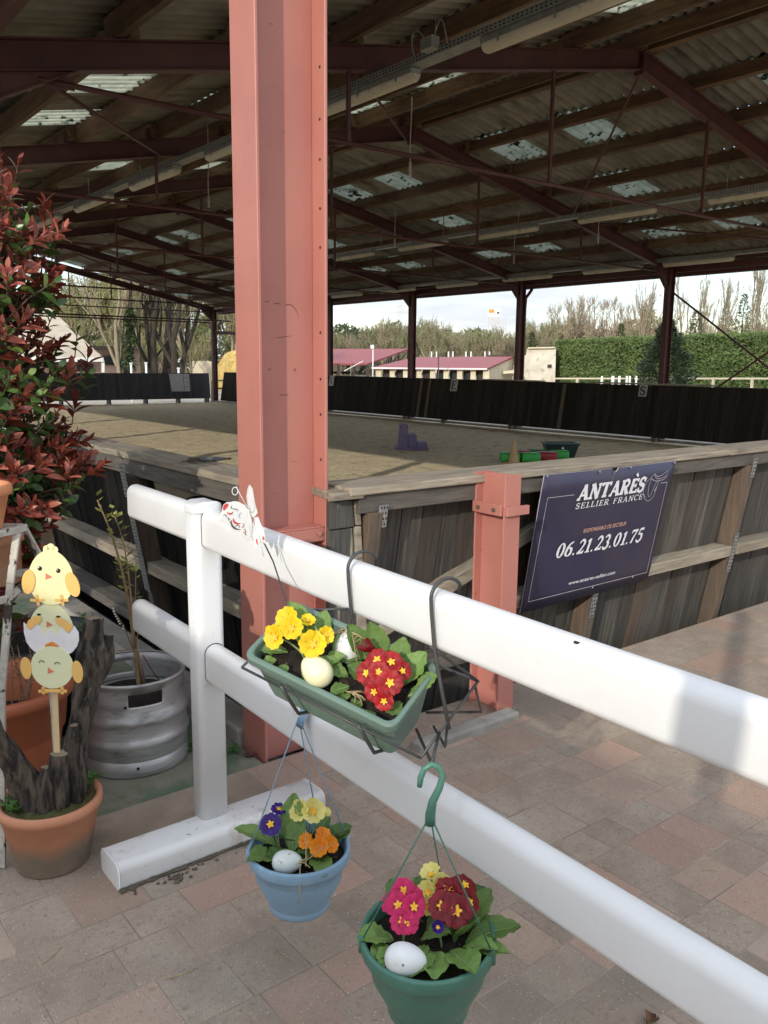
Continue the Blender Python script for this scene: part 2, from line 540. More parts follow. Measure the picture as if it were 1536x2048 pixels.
# mossy slab and concrete edge below the left wall
m_moss = mat('mossy_concrete', (0.155, 0.165, 0.105), (0.22, 0.205, 0.165), rough=0.95, scale=6, bump=0.4, bscale=60,
             layer=((0.085, 0.135, 0.085), 3.0, 0.48, 0.62), layer2=((0.12, 0.105, 0.06), 7.0, 0.60, 0.72))
MB().box((-1.6, 2.62, -0.26), (1.555, 8.0, -0.002)).build('mossy_slab', m_moss, kind='structure')
MB().box((1.56, 2.93, -0.26), (1.70, 12.0, 0.06)).build('concrete_plinth', M_CONC, kind='structure', bevel=0.012)
MB().box((1.56, 2.718, -0.26), (9.2, 2.80, -0.05)).build('paving_edge_strip', M_CONC, kind='structure', bevel=0.01)
MB().box((15.58, 2.9, -0.3), (15.82, 31.0, 0.035)).build('concrete_kerb', M_CONC, kind='structure', bevel=0.01)
k = MB().box((2.10, 2.40, -0.1), (2.68, 2.475, 0.035))
k.build('kerb_stone', M_CONC, kind='structure', bevel=0.012)

# ------------------------------------------------------------------ riding hall
XL, XR, XM = 1.72, 15.68, 8.70
FY = [2.824, 6.38, 10.45, 14.55, 18.65, 22.75, 26.80, 30.72]
SL = 0.206
def zb(x): return 4.88 - SL * abs(x - XM)          # underside of rafters
hall = thing('riding_hall', 'open-sided riding hall with corrugated roof on dark red steel frames', 'riding hall', (XL, 2.824, 0))

def ibeam(mb, a, b, web_dir, h, bw, tf=0.012, tw=0.009):
    """I section from a to b; web_dir = direction of section depth"""
    a, b = Vector(a), Vector(b); wd = Vector(web_dir).normalized()
    d = (b - a).normalized(); wd = (wd - d * wd.dot(d)).normalized()
    for s in (-1, 1):
        o = wd * (s * (h - tf) / 2)
        mb.bar(a + o, b + o, bw, tf, up=wd)
    mb.bar(a, b, tw, h - 2 * tf, up=wd)
    return mb

def column(parent, x, y, z1, h=0.20, bw=0.12, m=M_MAROON):
    mb = ibeam(MB(), (x, y, -0.1), (x, y, z1), (1, 0, 0), h, bw)
    mb.box((x - 0.14, y - 0.11, -0.02), (x + 0.14, y + 0.11, 0.012))
    return mb.build('column', m, parent)

for i, fy in enumerate(FY):
    fr = part_empty('portal_frame', hall, (XM, fy, 0))
    # rafters
    for s in (-1, 1):
        xe = XM + s * (XM - XL)
        mb = MB()
        d = Vector((XM - xe, 0, zb(XM) - zb(xe)))
        n = Vector((-d.z, 0, d.x)).normalized()
        if n.z < 0: n = -n
        a = Vector((xe, fy, zb(xe))) + n * 0.103
        b = Vector((XM, fy, zb(XM))) + n * 0.103
        ibeam(mb, a, b, n, 0.206, 0.11, 0.011, 0.008)
        mb.build('rafter', M_MAROON, fr)
        # haunch plate under the rafter at the column
        hb = MB()
        xc = xe - s * 0.08 if s > 0 else xe - 0.12
        p0 = Vector((xc, fy - 0.006, zb(xc) + 0.02)); p1 = Vector((xe - s * 0.55, fy - 0.006, zb(xe - s * 0.55) + 0.01)); p2 = Vector((xc, fy - 0.006, zb(xc) - (0.36 if s > 0 else 0.20)))
        hb.prism([p0, p1, p2], (0, 0.012, 0))
        hb.bar(p1 + Vector((0, .006, 0)), p2 + Vector((0, .006, 0)), 0.10, 0.011, up=(0, 1, 0) if False else (s, 0, 1))
        hb.build('haunch', M_MAROON, fr)
        if s > 0 or i > 0:
            column(fr, xe - (0.14 if s < 0 else 0), fy, zb(xe) + 0.12)
    ap = MB()
    for s in (-1, 1):
        ap.box((XM + s * 0.002, fy - 0.06, zb(XM) - 0.05), (XM + s * 0.016, fy + 0.06, zb(XM) + 0.215)) if s > 0 else ap.box((XM - 0.016, fy - 0.06, zb(XM) - 0.05), (XM - 0.002, fy + 0.06, zb(XM) + 0.215))
    for bz in (0.02, 0.10, 0.18):
        for by in (-0.035, 0.035):
            ap.tube([(XM - 0.035, fy + by, zb(XM) + bz), (XM + 0.035, fy + by, zb(XM) + bz)], 0.011, 6)
    ap.build('ridge_plate', M_MAROON, fr)
    # tie rod and hangers
    if i == 0:
        FR0 = fr
        continue
    tie = MB()
    tie.tube([(XL + 0.25, fy, 3.452), (XR - 0.25, fy, 3.452)], 0.021, 8)
    for s in (-1, 1):
        xx = XM + s * 6.62
        tie.prism([(xx - .14, fy - .005, 3.42), (xx + .14, fy - .005, 3.42), (xx + .14, fy - .005, 3.50), (xx - .14, fy - .005, 3.50)], (0, .01, 0))
    tie.build('tie_rod', M_MAROON, fr)
    for xh in (XM - 4.1, XM - 1.46, XM + 1.46, XM + 4.1):
        MB().box((xh - 0.016, fy - 0.016, 3.455), (xh + 0.016, fy + 0.016, zb(xh) + 0.01)).build('hanger', M_MAROON, fr)

# the tall salmon column at the near corner
cb = MB()
X0, X1 = 1.576, 1.878
ibeam(cb, ((X0 + X1) / 2, 2.824, -0.05), ((X0 + X1) / 2, 2.824, zb(XL) + 0.15), (1, 0, 0), X1 - X0, 0.178, 0.013, 0.009)
cfront = cb.build('column', M_RED, FR0, bevel=0.0025, seg=1)
cfront['label'] = 'tall salmon red steel column at the near corner of the arena'
for z in (2.617, 2.437, 2.297, 2.122, 1.981, 1.665, 1.488, 1.351, 1.174):
    mbh = MB()
    c = Vector((1.8635, 2.766, z))
    mbh.add([c + Vector((0, math.cos(a) * .0055, math.sin(a) * .0055)) for a in [2 * PI * q / 10 for q in range(10)]], [tuple(range(10))])
    mbh.build('bolt_hole', M_DARK, cfront)
br = MB()
br.box((X0 + 0.002, 2.738, 0.905), (X1 - 0.015, 2.818, 0.912))
br.box((X0 + 0.014, 2.737, 0.852), (X1 - 0.012, 2.744, 0.9045))
br.build('stiffener_angle', M_RED, cfront, bevel=0.002, seg=1)
for bx_, bz_ in ((1.835, 0.885), (1.655, 0.89)):
    MB().tube([(bx_, 2.7365, bz_), (bx_, 2.728, bz_)], 0.010, 6).build('bolt', M_RED, cfront)

M_SCR = mat('scratched_paint', (0.20, 0.075, 0.06), rough=.7)
for (pts_, w_) in (([(1.652, 1.772), (1.668, 1.774)], .003), ([(1.690, 1.768), (1.706, 1.769), (1.716, 1.768)], .0035), ([(1.742, 1.766), (1.76, 1.768), (1.776, 1.762), (1.786, 1.752), (1.795, 1.735), (1.799, 1.722)], .004), ([(1.70, 1.642), (1.72, 1.645), (1.765, 1.651)], .002), ([(1.71, 1.428), (1.75, 1.426)], .003), ([(1.662, 1.522), (1.672, 1.526)], .006), ([(1.775, 1.52), (1.782, 1.526), (1.786, 1.518)], .007)):
    sm_ = MB()
    for i in range(len(pts_) - 1):
        (xa, za), (xb, zb2) = pts_[i], pts_[i + 1]
        sm_.add([(xa, 2.8188, za - w_ / 2), (xb, 2.8188, zb2 - w_ / 2), (xb, 2.8188, zb2 + w_ / 2), (xa, 2.8188, za + w_ / 2)], [(0, 1, 2, 3)])
    sm_.build('scratch', M_SCR, cfront)

# purlins
PX = [XM + s * (0.10 + 1.0 * q) for s in (-1, 1) for q in range(0, 8) if 0.1 + q < 7.25]
for px in PX:
    ztop = zb(px) + 0.206 * math.sqrt(1 + SL * SL)
    s = 1 if px > XM else -1
    for j in range(len(FY) - 1):
        y0, y1 = FY[j] + (0.0 if j else -0.7), FY[j + 1]
        mb = MB()
        up = Vector((s * SL, 0, 1)).normalized()
        off = (0.04 if j % 2 else -0.04)
        a = Vector((px + off, y0 - 0.12, ztop)) + up * 0.084; b = Vector((px + off, y1 + 0.12, ztop)) + up * 0.084
        mb.bar(a, b, 0.072, 0.160, up=up)
        mb.build('purlin', M_PURLIN, hall)
        if j > 0:
            cl = MB().box((px + off - 0.062, FY[j] - 0.05, ztop - 0.005), (px + off - 0.04, FY[j] + 0.05, ztop + 0.11))
            cl.build('cleat', M_MAROON, hall)

# corrugated sheets, one metre of slope each, with translucent ones among them
MOD = 0.75
def sheet_mesh(nm, mods, m, ln=1.09):
    mb = MB()
    n = mods * 5 * 6
    wd = mods * MOD + 0.03
    for layer_ in (0, 1):
        zz = 0.007 * layer_
        n0 = len(mb.v)
        for q in range(n + 1):
            t = q / n
            z = 0.024 * math.cos(t * mods * 5 * 2 * PI) + zz
            mb.v.append(Vector((0, t * wd, z))); mb.v.append(Vector((ln, t * wd, z)))
        for q in range(n):
            a = n0 + 2 * q
            mb.f.append((a, a + 1, a + 3, a + 2)); mb.mi.append(0); mb.sm.append(True)
    nn = (n + 1) * 2
    for q in range(n):     # closed ends so that the scalloped edge has thickness
        for e in (0, 1):
            a = 2 * q + e
            mb.f.append((a, a + 2, a + 2 + nn, a + nn)); mb.mi.append(0); mb.sm.append(False)
    return mb.mesh(nm, m)
sheets = {k: sheet_mesh('roof_sheet', k, M_SHEET) for k in (1, 2, 3)}
skyl = sheet_mesh('skylight', 1, M_SKYL)
slope = math.atan(SL)
def z_sheet(x): return zb(x) + 0.212 + 0.172 + 0.022
for s in (-1, 1):
    for r_ in range(8):
        lx0 = 0.085 + r_ * 1.0                      # distance from ridge
        lx = lx0 + (1.09 if r_ < 7 else 0.55) * math.cos(slope)
        if r_ == 7 and False: continue
        y = 1.9 + 0.25 - 0.1
        mod = 0
        while y < 31.3:
            ph = round((y - 2.05) / MOD)
            # skylights: two of every six modules, every second row
            yy = 7.95 if s > 0 else 8.05
            is_s = (r_ in (1, 3, 5)) and (round((y - (yy - 7 * MOD - 0.0)) / MOD) - 7) % 6 in (0, 2) if True else False
            if r_ == 3: is_s = (round((y - (yy - 7 * MOD)) / MOD) - 7) % 6 in (1,)
            nm = 1
            if not is_s:
                while nm < 3:
                    y2 = y + nm * MOD
                    k2 = (round((y2 - (yy - 7 * MOD)) / MOD) - 7) % 6
                    if (r_ in (1, 5) and k2 in (0, 2)) or (r_ == 3 and k2 == 1): break
                    nm += 1
            me = skyl if is_s else sheets[nm]
            xo = XM + s * (lx0 if s > 0 else lx0)
            lift = 0.012
            # sheet local x runs down the slope; the lower edge sits on the sheet below
            rotz = 0 if s > 0 else PI
            yo = y if s > 0 else y + nm * MOD + 0.03
            o = inst('skylight' if is_s else 'roof_sheet', me, hall, (XM + s * lx0, yo, z_sheet(XM + s * lx0)),
                     Matrix.Rotation(rotz, 4, 'Z').to_quaternion() @ Quaternion((0, 1, 0), slope - 0.0082))
            y += nm * MOD

rc = MB()
for s in (-1, 1):
    rc.prism([(XM, 1.9, z_sheet(XM) + 0.075), (XM + s * 0.22, 1.9, z_sheet(XM) + 0.075 - 0.052), (XM + s * 0.22, 1.9, z_sheet(XM) + 0.067 - 0.052), (XM, 1.9, z_sheet(XM) + 0.067)], (0, 29.6, 0))
rc.box((XM - 0.03, 1.9, z_sheet(XM) + 0.0), (XM + 0.03, 31.5, z_sheet(XM) + 0.05))
rc.build('ridge_cap', M_SHEET, hall)
# eaves gutter on the far side, roof bracing
gt = MB()
gt.box((16.02, 2.2, 3.395), (16.05, 31.2, 3.50)); gt.box((16.05, 2.2, 3.395), (16.16, 31.2, 3.405)); gt.box((16.16, 2.2, 3.395), (16.17, 31.2, 3.50))
gt.build('gutter', M_MAROON, hall)
ev = MB().box((15.80, 2.2, 3.45), (15.86, 31.2, 3.60)); ev.build('eaves_beam', M_MAROON, hall)
ev = MB().box((1.53, 2.2, 3.50), (1.59, 31.2, 3.62)); ev.build('eaves_beam', M_MAROON, hall)
def roof_pt(x, y, dz=0.16): return (x, y, zb(x) + dz)
for (a, b) in [((8.74, 6.38), (12.47, 10.45)), ((12.47, 10.45), (15.4, 6.5)), ((1.9, 6.38), (4.66, 10.45)), ((8.6, 10.45), (4.7, 6.4)), ((8.8, 26.8), (15.3, 30.6)), ((15.3, 26.8), (8.8, 30.6)), ((2.0, 26.8), (8.6, 30.6))]:
    MB().tube([roof_pt(*a, 0.02), roof_pt(*b, 0.02)], 0.017, 6).build('roof_brace', M_MAROON, hall)
for (za, zb_) in [(3.05, 0.35), (0.35, 3.05)]:
    MB().tube([(15.66, 10.36, za), (15.66, 6.48, zb_)], 0.020, 6).build('wall_brace', M_MAROON, hall)
# lower end bracing truss seen under the far gable
for z in (3.05,):
    for yy in (29.0, 30.72):
        MB().tube([(2.0, yy, z), (15.5, yy, z)], 0.028, 6).build('gable_rail', M_MAROON, hall)
MB().box((15.7, 30.66, 2.62), (18.9, 30.78, 2.74)).build('gate_beam', M_MAROON, hall)
# downpipe at one column
MB().tube([(16.05, 14.55, 3.38), (15.98, 14.55, 3.30), (15.84, 14.55, 3.16), (15.82, 14.55, 2.9), (15.82, 14.55, 0.0)], 0.04, 10).build('downpipe', M_MAROON, hall)

# ------------------------------------------------------------------ lamps, trays, pull cords
M_LAMP = mat('dusty_diffuser', (0.66, 0.60, 0.46), (0.54, 0.48, 0.36), rough=0.4, scale=3, layer=((0.2, 0.16, 0.1), 6, 0.6, 0.75))
M_TRAY = mat('perforated_tray', (0.34, 0.34, 0.31), (0.25, 0.25, 0.23), rough=0.5, metal=0.4, scale=10)
def lamp_mesh():
    mb = MB()
    seg = 12
    prof = [(math.cos(a) * 0.062, math.sin(a) * 0.062) for a in [PI + PI * q / seg for q in range(seg + 1)]]
    rows = []
    for yy, sc, in ((0, .55), (.012, .85), (.035, 1), (1.465, 1), (1.488, .85), (1.5, .55)):
        rows.append([(p[0] * sc, yy, p[1] * sc) for p in prof])
    n0 = 0
    for r_ in rows: mb.v.extend(Vector(p) for p in r_)
    w = seg + 1
    for i in range(5):
        for k in range(seg):
            mb.f.append((i * w + k, i * w + k + 1, (i + 1) * w + k + 1, (i + 1) * w + k)); mb.mi.append(0); mb.sm.append(True)
    mb.f.append(tuple(range(w))); mb.mi.append(0); mb.sm.append(False)
    mb.f.append(tuple(range(5 * w + seg, 5 * w - 1, -1))); mb.mi.append(0); mb.sm.append(False)
    return mb.mesh('diffuser', M_LAMP)
DIFF = lamp_mesh()
HOUS = MB().box((-0.058, 0.01, 0.0), (0.058, 1.49, 0.045)).mesh('housing', M_TRAY)
CLIP = MB().prism([(-.068, -.006, -.03), (-.068, -.006, .056), (.068, -.006, .056), (.068, -.006, -.03), (.061, -.006, -.03), (.061, -.006, .049), (-.061, -.006, .049), (-.061, -.006, -.03)], (0, .012, 0)).mesh('clip', M_GALV)
lamp_words = {'left': 'the left roof slope', 'right': 'the right roof slope', 'eave': 'the far eaves'}
def lamp_row(x, z, ys, where):
    order = ('nearest', 'second nearest', 'third nearest', 'fourth nearest', 'fifth nearest', 'sixth nearest', 'seventh nearest', 'eighth nearest', 'ninth nearest', 'tenth nearest')
    for q, y in enumerate(ys):
        t = thing('strip_light', f'{order[q]} dusty fluorescent strip light in the row along {lamp_words[where]}', 'strip light', (x, y, z), f'strip lights along {lamp_words[where]}')
        inst('diffuser', DIFF, t, (x, y, z)); inst('housing', HOUS, t, (x, y, z))
        for cy in (0.2, 0.75, 1.3): inst('clip', CLIP, t, (x, y + cy, z))
lamp_row(4.93, 3.96, [3.55, 5.86, 8.2, 10.54, 12.85, 15.2, 17.5, 19.8], 'left')
lamp_row(11.80, 3.96, [5.8, 8.2, 10.62, 13.0, 15.4, 17.8, 20.2], 'right')
lamp_row(15.2, 3.56, [8.8, 10.8, 13.2, 15.6, 18.0, 20.4], 'eave')
def tray(x, z, y0, y1, label):
    t = thing('cable_tray', label, 'cable tray', (x, y0, z))
    sl = MB()
    sl.box((x - 0.075, y0, z), (x - 0.072, y1, z + 0.06)); sl.box((x + 0.072, y0, z), (x + 0.075, y1, z + 0.06))
    sl.box((x - 0.072, y0, z), (x + 0.072, y1, z + 0.003))
    b = sl.build('channel', M_TRAY, t)
    hs = MB()
    y = y0 + 0.05
    while y < min(y1, 14):
        for dz in (0.018, 0.042):
            hs.add([(x - 0.0765, y, z + dz - .005), (x - 0.0765, y, z + dz + .005), (x - 0.0765, y + .022, z + dz + .005), (x - 0.0765, y + .022, z + dz - .005)], [(0, 1, 2, 3)])
        y += 0.045
    tag(hs.build('perforation', M_DARK, t), kind='stuff')
    y = y0 + 1.0
    while y < y1:
        MB().tube([(x, y, z + 0.05), (x, y, zb(x) + 0.25)], 0.006, 5).build('suspension_rod', M_GALV, t)
        y += 2.03
tray(4.93, 4.01, 2.6, 24.0, 'perforated metal cable tray under the left roof slope above the strip lights')
tray(11.80, 4.01, 4.0, 24.0, 'perforated metal cable tray under the right roof slope above the strip lights')
tray(15.2, 3.61, 6.0, 24.0, 'cable tray running along the far eaves above the columns')
jb = thing('junction_box', 'small grey junction box with loose cable hanging beside the tray', 'junction box', (4.80, 5.55, 4.05))
MB().box((4.76, 5.48, 4.03), (4.85, 5.62, 4.13)).build('box', M_TRAY, jb, bevel=0.008)
for q, s in enumerate((-1, 1)):
    MB().tube(bez((4.8, 5.55 + s * .06, 4.13), (4.78, 5.55 + s * .16, 4.3), (4.8, 5.6 + s * .22, 4.2), (4.84, 5.58 + s * .2, 4.05), 10), 0.006, 5).build('cable', M_TRAY, jb)
M_CORD = mat('cord_plastic', (0.55, 0.5, 0.42), rough=0.5)
def cord(x, y, ln, label):
    z0 = zb(x) + 0.2
    t = thing('pull_cord', label, 'pull cord', (x, y, z0), 'cords hanging from the roof')
    MB().tube(bez((x, y, z0), (x + .01, y, z0 - ln * .3), (x - .02, y + .01, z0 - ln * .6), (x - .01, y, z0 - ln), 8), 0.008, 5).build('wire', M_CORD, t)
    MB().tube([(x - .01, y, z0 - ln), (x - .01, y, z0 - ln - .09), (x - .01, y, z0 - ln - .13), (x - .01, y, z0 - ln - .16)], [0.016, 0.02, 0.012, 0.02], 8).build('socket', M_CORD, t)
cord(7.0, 8.4, 0.75, 'white lamp cord with socket hanging right of the salmon column')
cord(12.6, 9.9, 0.42, 'short cord hanging below the second right-hand skylight')
cord(5.9, 11.6, 0.6, 'cord hanging from the roof left of the salmon column')
cord(11.2, 13.9, 0.5, 'thin cord hanging under the right slope beyond the second frame')
cord(12.9, 12.2, 0.5, 'thin cord hanging above the far eaves')

# ------------------------------------------------------------------ kickboard walls
SLP = 0.17                                      # outward lean of the boards
def board_mesh(nm, m, w, z0, z1, th=0.028, ground=0.0):
    mb = MB().box((-w / 2 + 0.002, -th / 2, z0), (w / 2 - 0.002, th / 2, z1))
    return mb.mesh(nm, m)
lean = math.atan(SLP)
# near wall along X (faces the camera)
nw = thing('kickboard_wall', 'weathered timber kickboard wall along the near end behind the dark blue sign', 'wall', (1.95, 2.9, 0))
bm_near = board_mesh('board', M_PLANK_W, 0.118, -0.22, 1.06)
rw = random.Random(4)
x = 1.99
while x < 9.0:
    inst('board', bm_near, nw, (x, 2.935 + (rw.random() - .5) * .006, (rw.random() - .5) * .02), Matrix.Rotation(lean, 4, 'X').to_quaternion() @ Quaternion((0, 1, 0), (rw.random() - .5) * .006))
    x += 0.118
for (x0, x1) in ((1.93, 4.72), (4.724, 9.2)):
    MB().box((x0, 2.655, 1.032), (x1, 2.895, 1.066)).build('cap_board', M_RAILW, nw, bevel=0.006)
for (x0, x1) in ((1.985, 5.02), (5.024, 9.2)):
    MB().box((x0, 2.675, 0.955), (x1, 2.725, 1.030)).build('top_beam', M_BEAMD, nw, bevel=0.004)
for (x0, x1) in ((2.95, 3.60), (3.68, 4.95), (5.03, 9.1)):
    z0 = 0.372
    MB().hexa([(x0, 2.735, z0), (x1, 2.735, z0), (x1, 2.865, z0), (x0, 2.865, z0), (x0, 2.725, z0 + .068), (x1, 2.725, z0 + .068), (x1, 2.853, z0 + .068), (x0, 2.853, z0 + .068)]).build('mid_rail', M_RAILW, nw, bevel=0.004)
def stud(par, x, label=None):
    mb = MB()
    mb.hexa([(x - .033, 2.815 + .02, -.12), (x + .033, 2.835, -.12), (x + .033, 2.915 + .02, -.12), (x - .033, 2.935, -.12),
             (x - .033, 2.815 - SLP * .955, .955), (x + .033, 2.815 - SLP * .955, .955), (x + .033, 2.915 - SLP * .955, .955), (x - .033, 2.915 - SLP * .955, .955)])
    return mb.build('stud', M_STUD, par, bevel=0.003)
for x in (2.06, 3.64, 4.99, 6.4, 7.8):
    stud(nw, x)
def strip(par, x, z0, z1, yo=0.0, w=0.042):
    """perforated galvanised strap on a leaning stud"""
    mb = MB()
    y0 = 2.811 - SLP * z0 + yo; y1 = 2.811 - SLP * z1 + yo
    mb.hexa([(x - w / 2, y0 - .003, z0), (x + w / 2, y0 - .003, z0), (x + w / 2, y0, z0), (x - w / 2, y0, z0), (x - w / 2, y1 - .003, z1), (x + w / 2, y1 - .003, z1), (x + w / 2, y1, z1), (x - w / 2, y1, z1)])
    o = mb.build('steel_strap', M_GALV, par)
    hs = MB()
    n = max(2, int((z1 - z0) / 0.022))
    for q in range(n):
        for c in range(3):
            t = (q + .3) / n; zz = z0 + (z1 - z0) * t; yy = y0 + (y1 - y0) * t - .0042
            xx = x - w * .32 + c * w * .32 + (w * .1 if q % 2 else -w * .1) * .6
            hs.add([(xx - .003, yy, zz), (xx + .003, yy, zz), (xx + .003, yy - SLP * .011, zz + .011), (xx - .003, yy - SLP * .011, zz + .011)], [(0, 1, 2, 3)])
    hs.build('slot', M_DARK, o)
strip(nw, 4.995, 0.88, 1.0); strip(nw, 4.995, 0.26, 0.52); strip(nw, 3.635, 0.20, 0.40); strip(nw, 2.095, 0.89, 0.985, 0.01, 0.046)
# diagonal prop between near wall beam and floor beside the stub post
MB().bar((1.98, 2.80, 0.345), (3.20, 2.80, 0.765), 0.10, 0.065, up=(0, 0, 1)).build('diagonal_brace', M_RAILW, nw, bevel=0.004)
MB().box((2.02, 2.745, 0.16), (2.94, 2.86, 0.225)).build('low_rail', M_BEAMD, nw, bevel=0.004)

# left wall along Y
lw = thing('kickboard_wall', 'dark kickboard wall on the left beside the keg and the red-leaved shrub', 'wall', (1.95, 2.9, 0))
bm_left = board_mesh('board', M_PLANK, 0.138, -0.2, 1.05)
y = 3.0
while y < 30.4:
    inst('board', bm_left, lw, (1.985 + (rw.random() - .5) * .008, y, 0), Matrix.Rotation(PI / 2, 4, 'Z').to_quaternion() @ Quaternion((1, 0, 0), -lean))
    y += 0.138
for (y0, y1) in ((2.66, 6.2), (6.204, 12.0), (12.004, 20.0), (20.004, 30.5)):
    MB().box((1.715, max(y0, 2.93), 1.03), (1.925, y1, 1.066)).build('cap_board', M_RAILWY, lw, bevel=0.006)
    MB().box((1.725, max(y0, 2.95), 0.945), (1.775, y1, 1.028)).build('top_beam', M_BEAMDY, lw, bevel=0.004)
    MB().box((1.775, max(y0, 2.95), 0.405), (1.915, y1, 0.470)).build('mid_rail', M_RAILWY, lw, bevel=0.004)
    MB().box((1.80, max(y0, 2.95), 0.04), (1.94, y1, 0.10)).build('bottom_rail', M_BEAMDY, lw, bevel=0.004)
for y in (3.08, 4.36, 6.4, 8.4, 10.45, 12.5, 14.55):
    mb = MB()
    mb.hexa([(1.86, y - .03, -.1), (1.955, y - .03, -.1), (1.955, y + .03, -.1), (1.86, y + .03, -.1), (1.86 - SLP * 1.05, y - .03, .945), (1.955 - SLP * 1.0, y - .03, .945), (1.955 - SLP, y + .03, .945), (1.86 - SLP * 1.05, y + .03, .945)])
    mb.build('stud', M_STUD, lw, bevel=0.003)
for (y, z0, z1) in ((4.36, 0.83, 1.0), (4.36, 0.30, 0.72)):
    mb = MB()
    xa, xb = 1.857 - SLP * z0 - 0.02, 1.857 - SLP * z1 - 0.02
    mb.hexa([(xa - .003, y - .035, z0), (xa, y - .035, z0), (xa, y + .035, z0), (xa - .003, y + .035, z0), (xb - .003, y - .035, z1), (xb, y - .035, z1), (xb, y + .035, z1), (xb - .003, y + .035, z1)])
    o = mb.build('steel_strap', M_GALV, lw)
    hs = MB()
    n = int((z1 - z0) / 0.02)
    for q in range(n):
        for c in range(4):
            t = (q + .3) / n; zz = z0 + (z1 - z0) * t; xx = xa + (xb - xa) * t - .0042
            yy = y - .026 + c * .016 + (.004 if q % 2 else 0)
            hs.add([(xx, yy - .003, zz), (xx, yy + .003, zz), (xx - SLP * .01, yy + .003, zz + .011), (xx - SLP * .01, yy - .003, zz + .011)], [(0, 1, 2, 3)])
    hs.build('slot', M_DARK, o)
# broken, pale board end under the left cap
MB().prism([(1.80, 3.55, .94), (1.80, 4.28, .94), (1.80, 4.22, .86), (1.80, 4.0, .84), (1.80, 3.8, .90)], (.02, 0, 0)).build('split_board', M_RAILWY, lw)

# end plate of the left wall at the corner
M_OLDEND = mat('old_board_end', (0.10, 0.094, 0.082), (0.055, 0.052, 0.046), rough=0.85, scale=4, stretch=(14, 3, 1), bump=0.5,
               layer=((0.38, 0.33, 0.25), 4.0, 0.60, 0.68, (9, 3, 0.8)))
ep = thing('corner_boards', 'grey weathered end boards closing the wall corner right of the salmon column', 'boards', (1.9, 2.70, 0))
MB().prism([(1.865, 2.70, .90), (1.985, 2.70, .90), (1.97, 2.70, 1.01), (1.865, 2.70, 1.01)], (0, .03, 0)).build('board', M_OLDEND, ep, bevel=0.004)
MB().prism([(1.865, 2.705, .28), (2.055, 2.705, .28), (1.975, 2.705, .895), (1.865, 2.705, .895)], (0, .03, 0)).build('board', M_OLDEND, ep, bevel=0.004)
MB().prism([(1.99, 2.695, .905), (2.015, 2.695, .905), (2.005, 2.695, 1.005), (1.98, 2.695, 1.005)], (0, .04, 0)).build('batten', M_RAILW, ep, bevel=0.003)
MB().prism([(2.00, 2.695, .40), (2.05, 2.695, .40), (2.013, 2.695, .90), (1.985, 2.695, .90)], (0, .04, 0)).build('batten', M_RAILW, ep, bevel=0.003)
MB().prism([(1.85, 2.66, 1.02), (2.0, 2.66, 1.02), (2.03, 2.9, 1.032), (1.86, 2.9, 1.032)], (0, 0, .03)).build('cap', M_RAILW, ep, bevel=0.004)

# right wall along Y (with the letters) and the far end wall
M_PLANK_F = mat('black_plank_inner', (0.034, 0.027, 0.023), (0.018, 0.015, 0.013), rough=0.85, spec=0.2, scale=3, stretch=(14, 14, 0.6), bump=0.25, rnd=0.3,
                layer=((0.062, 0.046, 0.036), 3.0, 0.55, 0.75, (10, 10, 0.5)))
rwall = thing('kickboard_wall', 'long dark kickboard wall on the far side carrying the letter plates', 'wall', (15.4, 3.0, 0))
bm_r = board_mesh('board', M_PLANK_F, 0.140, 0.09, 1.17)
y = 3.1
while y < 29.6:
    inst('board', bm_r, rwall, (15.33, y, 0), Matrix.Rotation(-PI / 2, 4, 'Z').to_quaternion() @ Quaternion((1, 0, 0), -lean))
    y += 0.140
for (y0, y1) in ((3.0, 9.2), (9.2, 12.2), (12.2, 16.4), (16.4, 29.6)):
    if y0 in (9.2,):
        MB().box((15.50, y0, 1.165), (15.72, y1, 1.195)).build('cap_board', M_RAILWY, rwall)
    else:
        MB().box((15.52, y0, 1.14), (15.60, y1, 1.165)).build('cap_board', M_BEAMDY, rwall)
MB().box((15.50, 13.7, 1.165), (15.72, 15.6, 1.19)).build('cap_board', M_RAILWY, rwall)
for fy in FY[1:7]:
    MB().box((15.40, fy - .08, -.05), (15.52, fy + .02, .30)).build('stud', M_STUD, rwall)
for yy in (12.9, 17.6, 17.95, 20.7):
    mb = MB().hexa([(15.30, yy - .05, .10), (15.312, yy - .05, .10), (15.312, yy + .05, .10), (15.30, yy + .05, .10), (15.30 + SLP * 1.03, yy - .05, 1.13), (15.312 + SLP * 1.03, yy - .05, 1.13), (15.312 + SLP * 1.03, yy + .05, 1.13), (15.30 + SLP * 1.03, yy + .05, 1.13)])
    if yy in (17.6, 17.95, 12.9): mb.build('brown_batten', M_STUD, rwall)
MB().box((15.40, 16.9, -.05), (15.50, 17.05, .4)).build('stud', M_STUD, rwall)

ew = thing('kickboard_wall', 'dark blue-black kickboard wall at the far end carrying the white notice board', 'wall', (8.5, 30.5, 0))
M_PLANK_E = mat('blue_black_plank', (0.045, 0.045, 0.052), (0.025, 0.025, 0.03), rough=0.6, scale=3, stretch=(14, 14, 0.6), bump=0.2, rnd=0.35)
bm_e = board_mesh('board', M_PLANK_E, 0.130, 0.15, 1.12)
x = 2.2
while x < 15.3:
    inst('board', bm_e, ew, (x, 30.30, 0), Matrix.Rotation(-lean * .7, 4, 'X').to_quaternion())
    x += 0.130
for x in (3.0, 5.2, 7.4, 9.6, 11.3, 12.7, 14.0, 15.2):
    MB().prism([(x - .03, 30.34, -.1), (x - .03, 30.70, -.1), (x - .03, 30.52, 1.08), (x - .03, 30.50, 1.08)], (.06, 0, 0)).build('prop', M_PLANK_E, ew)
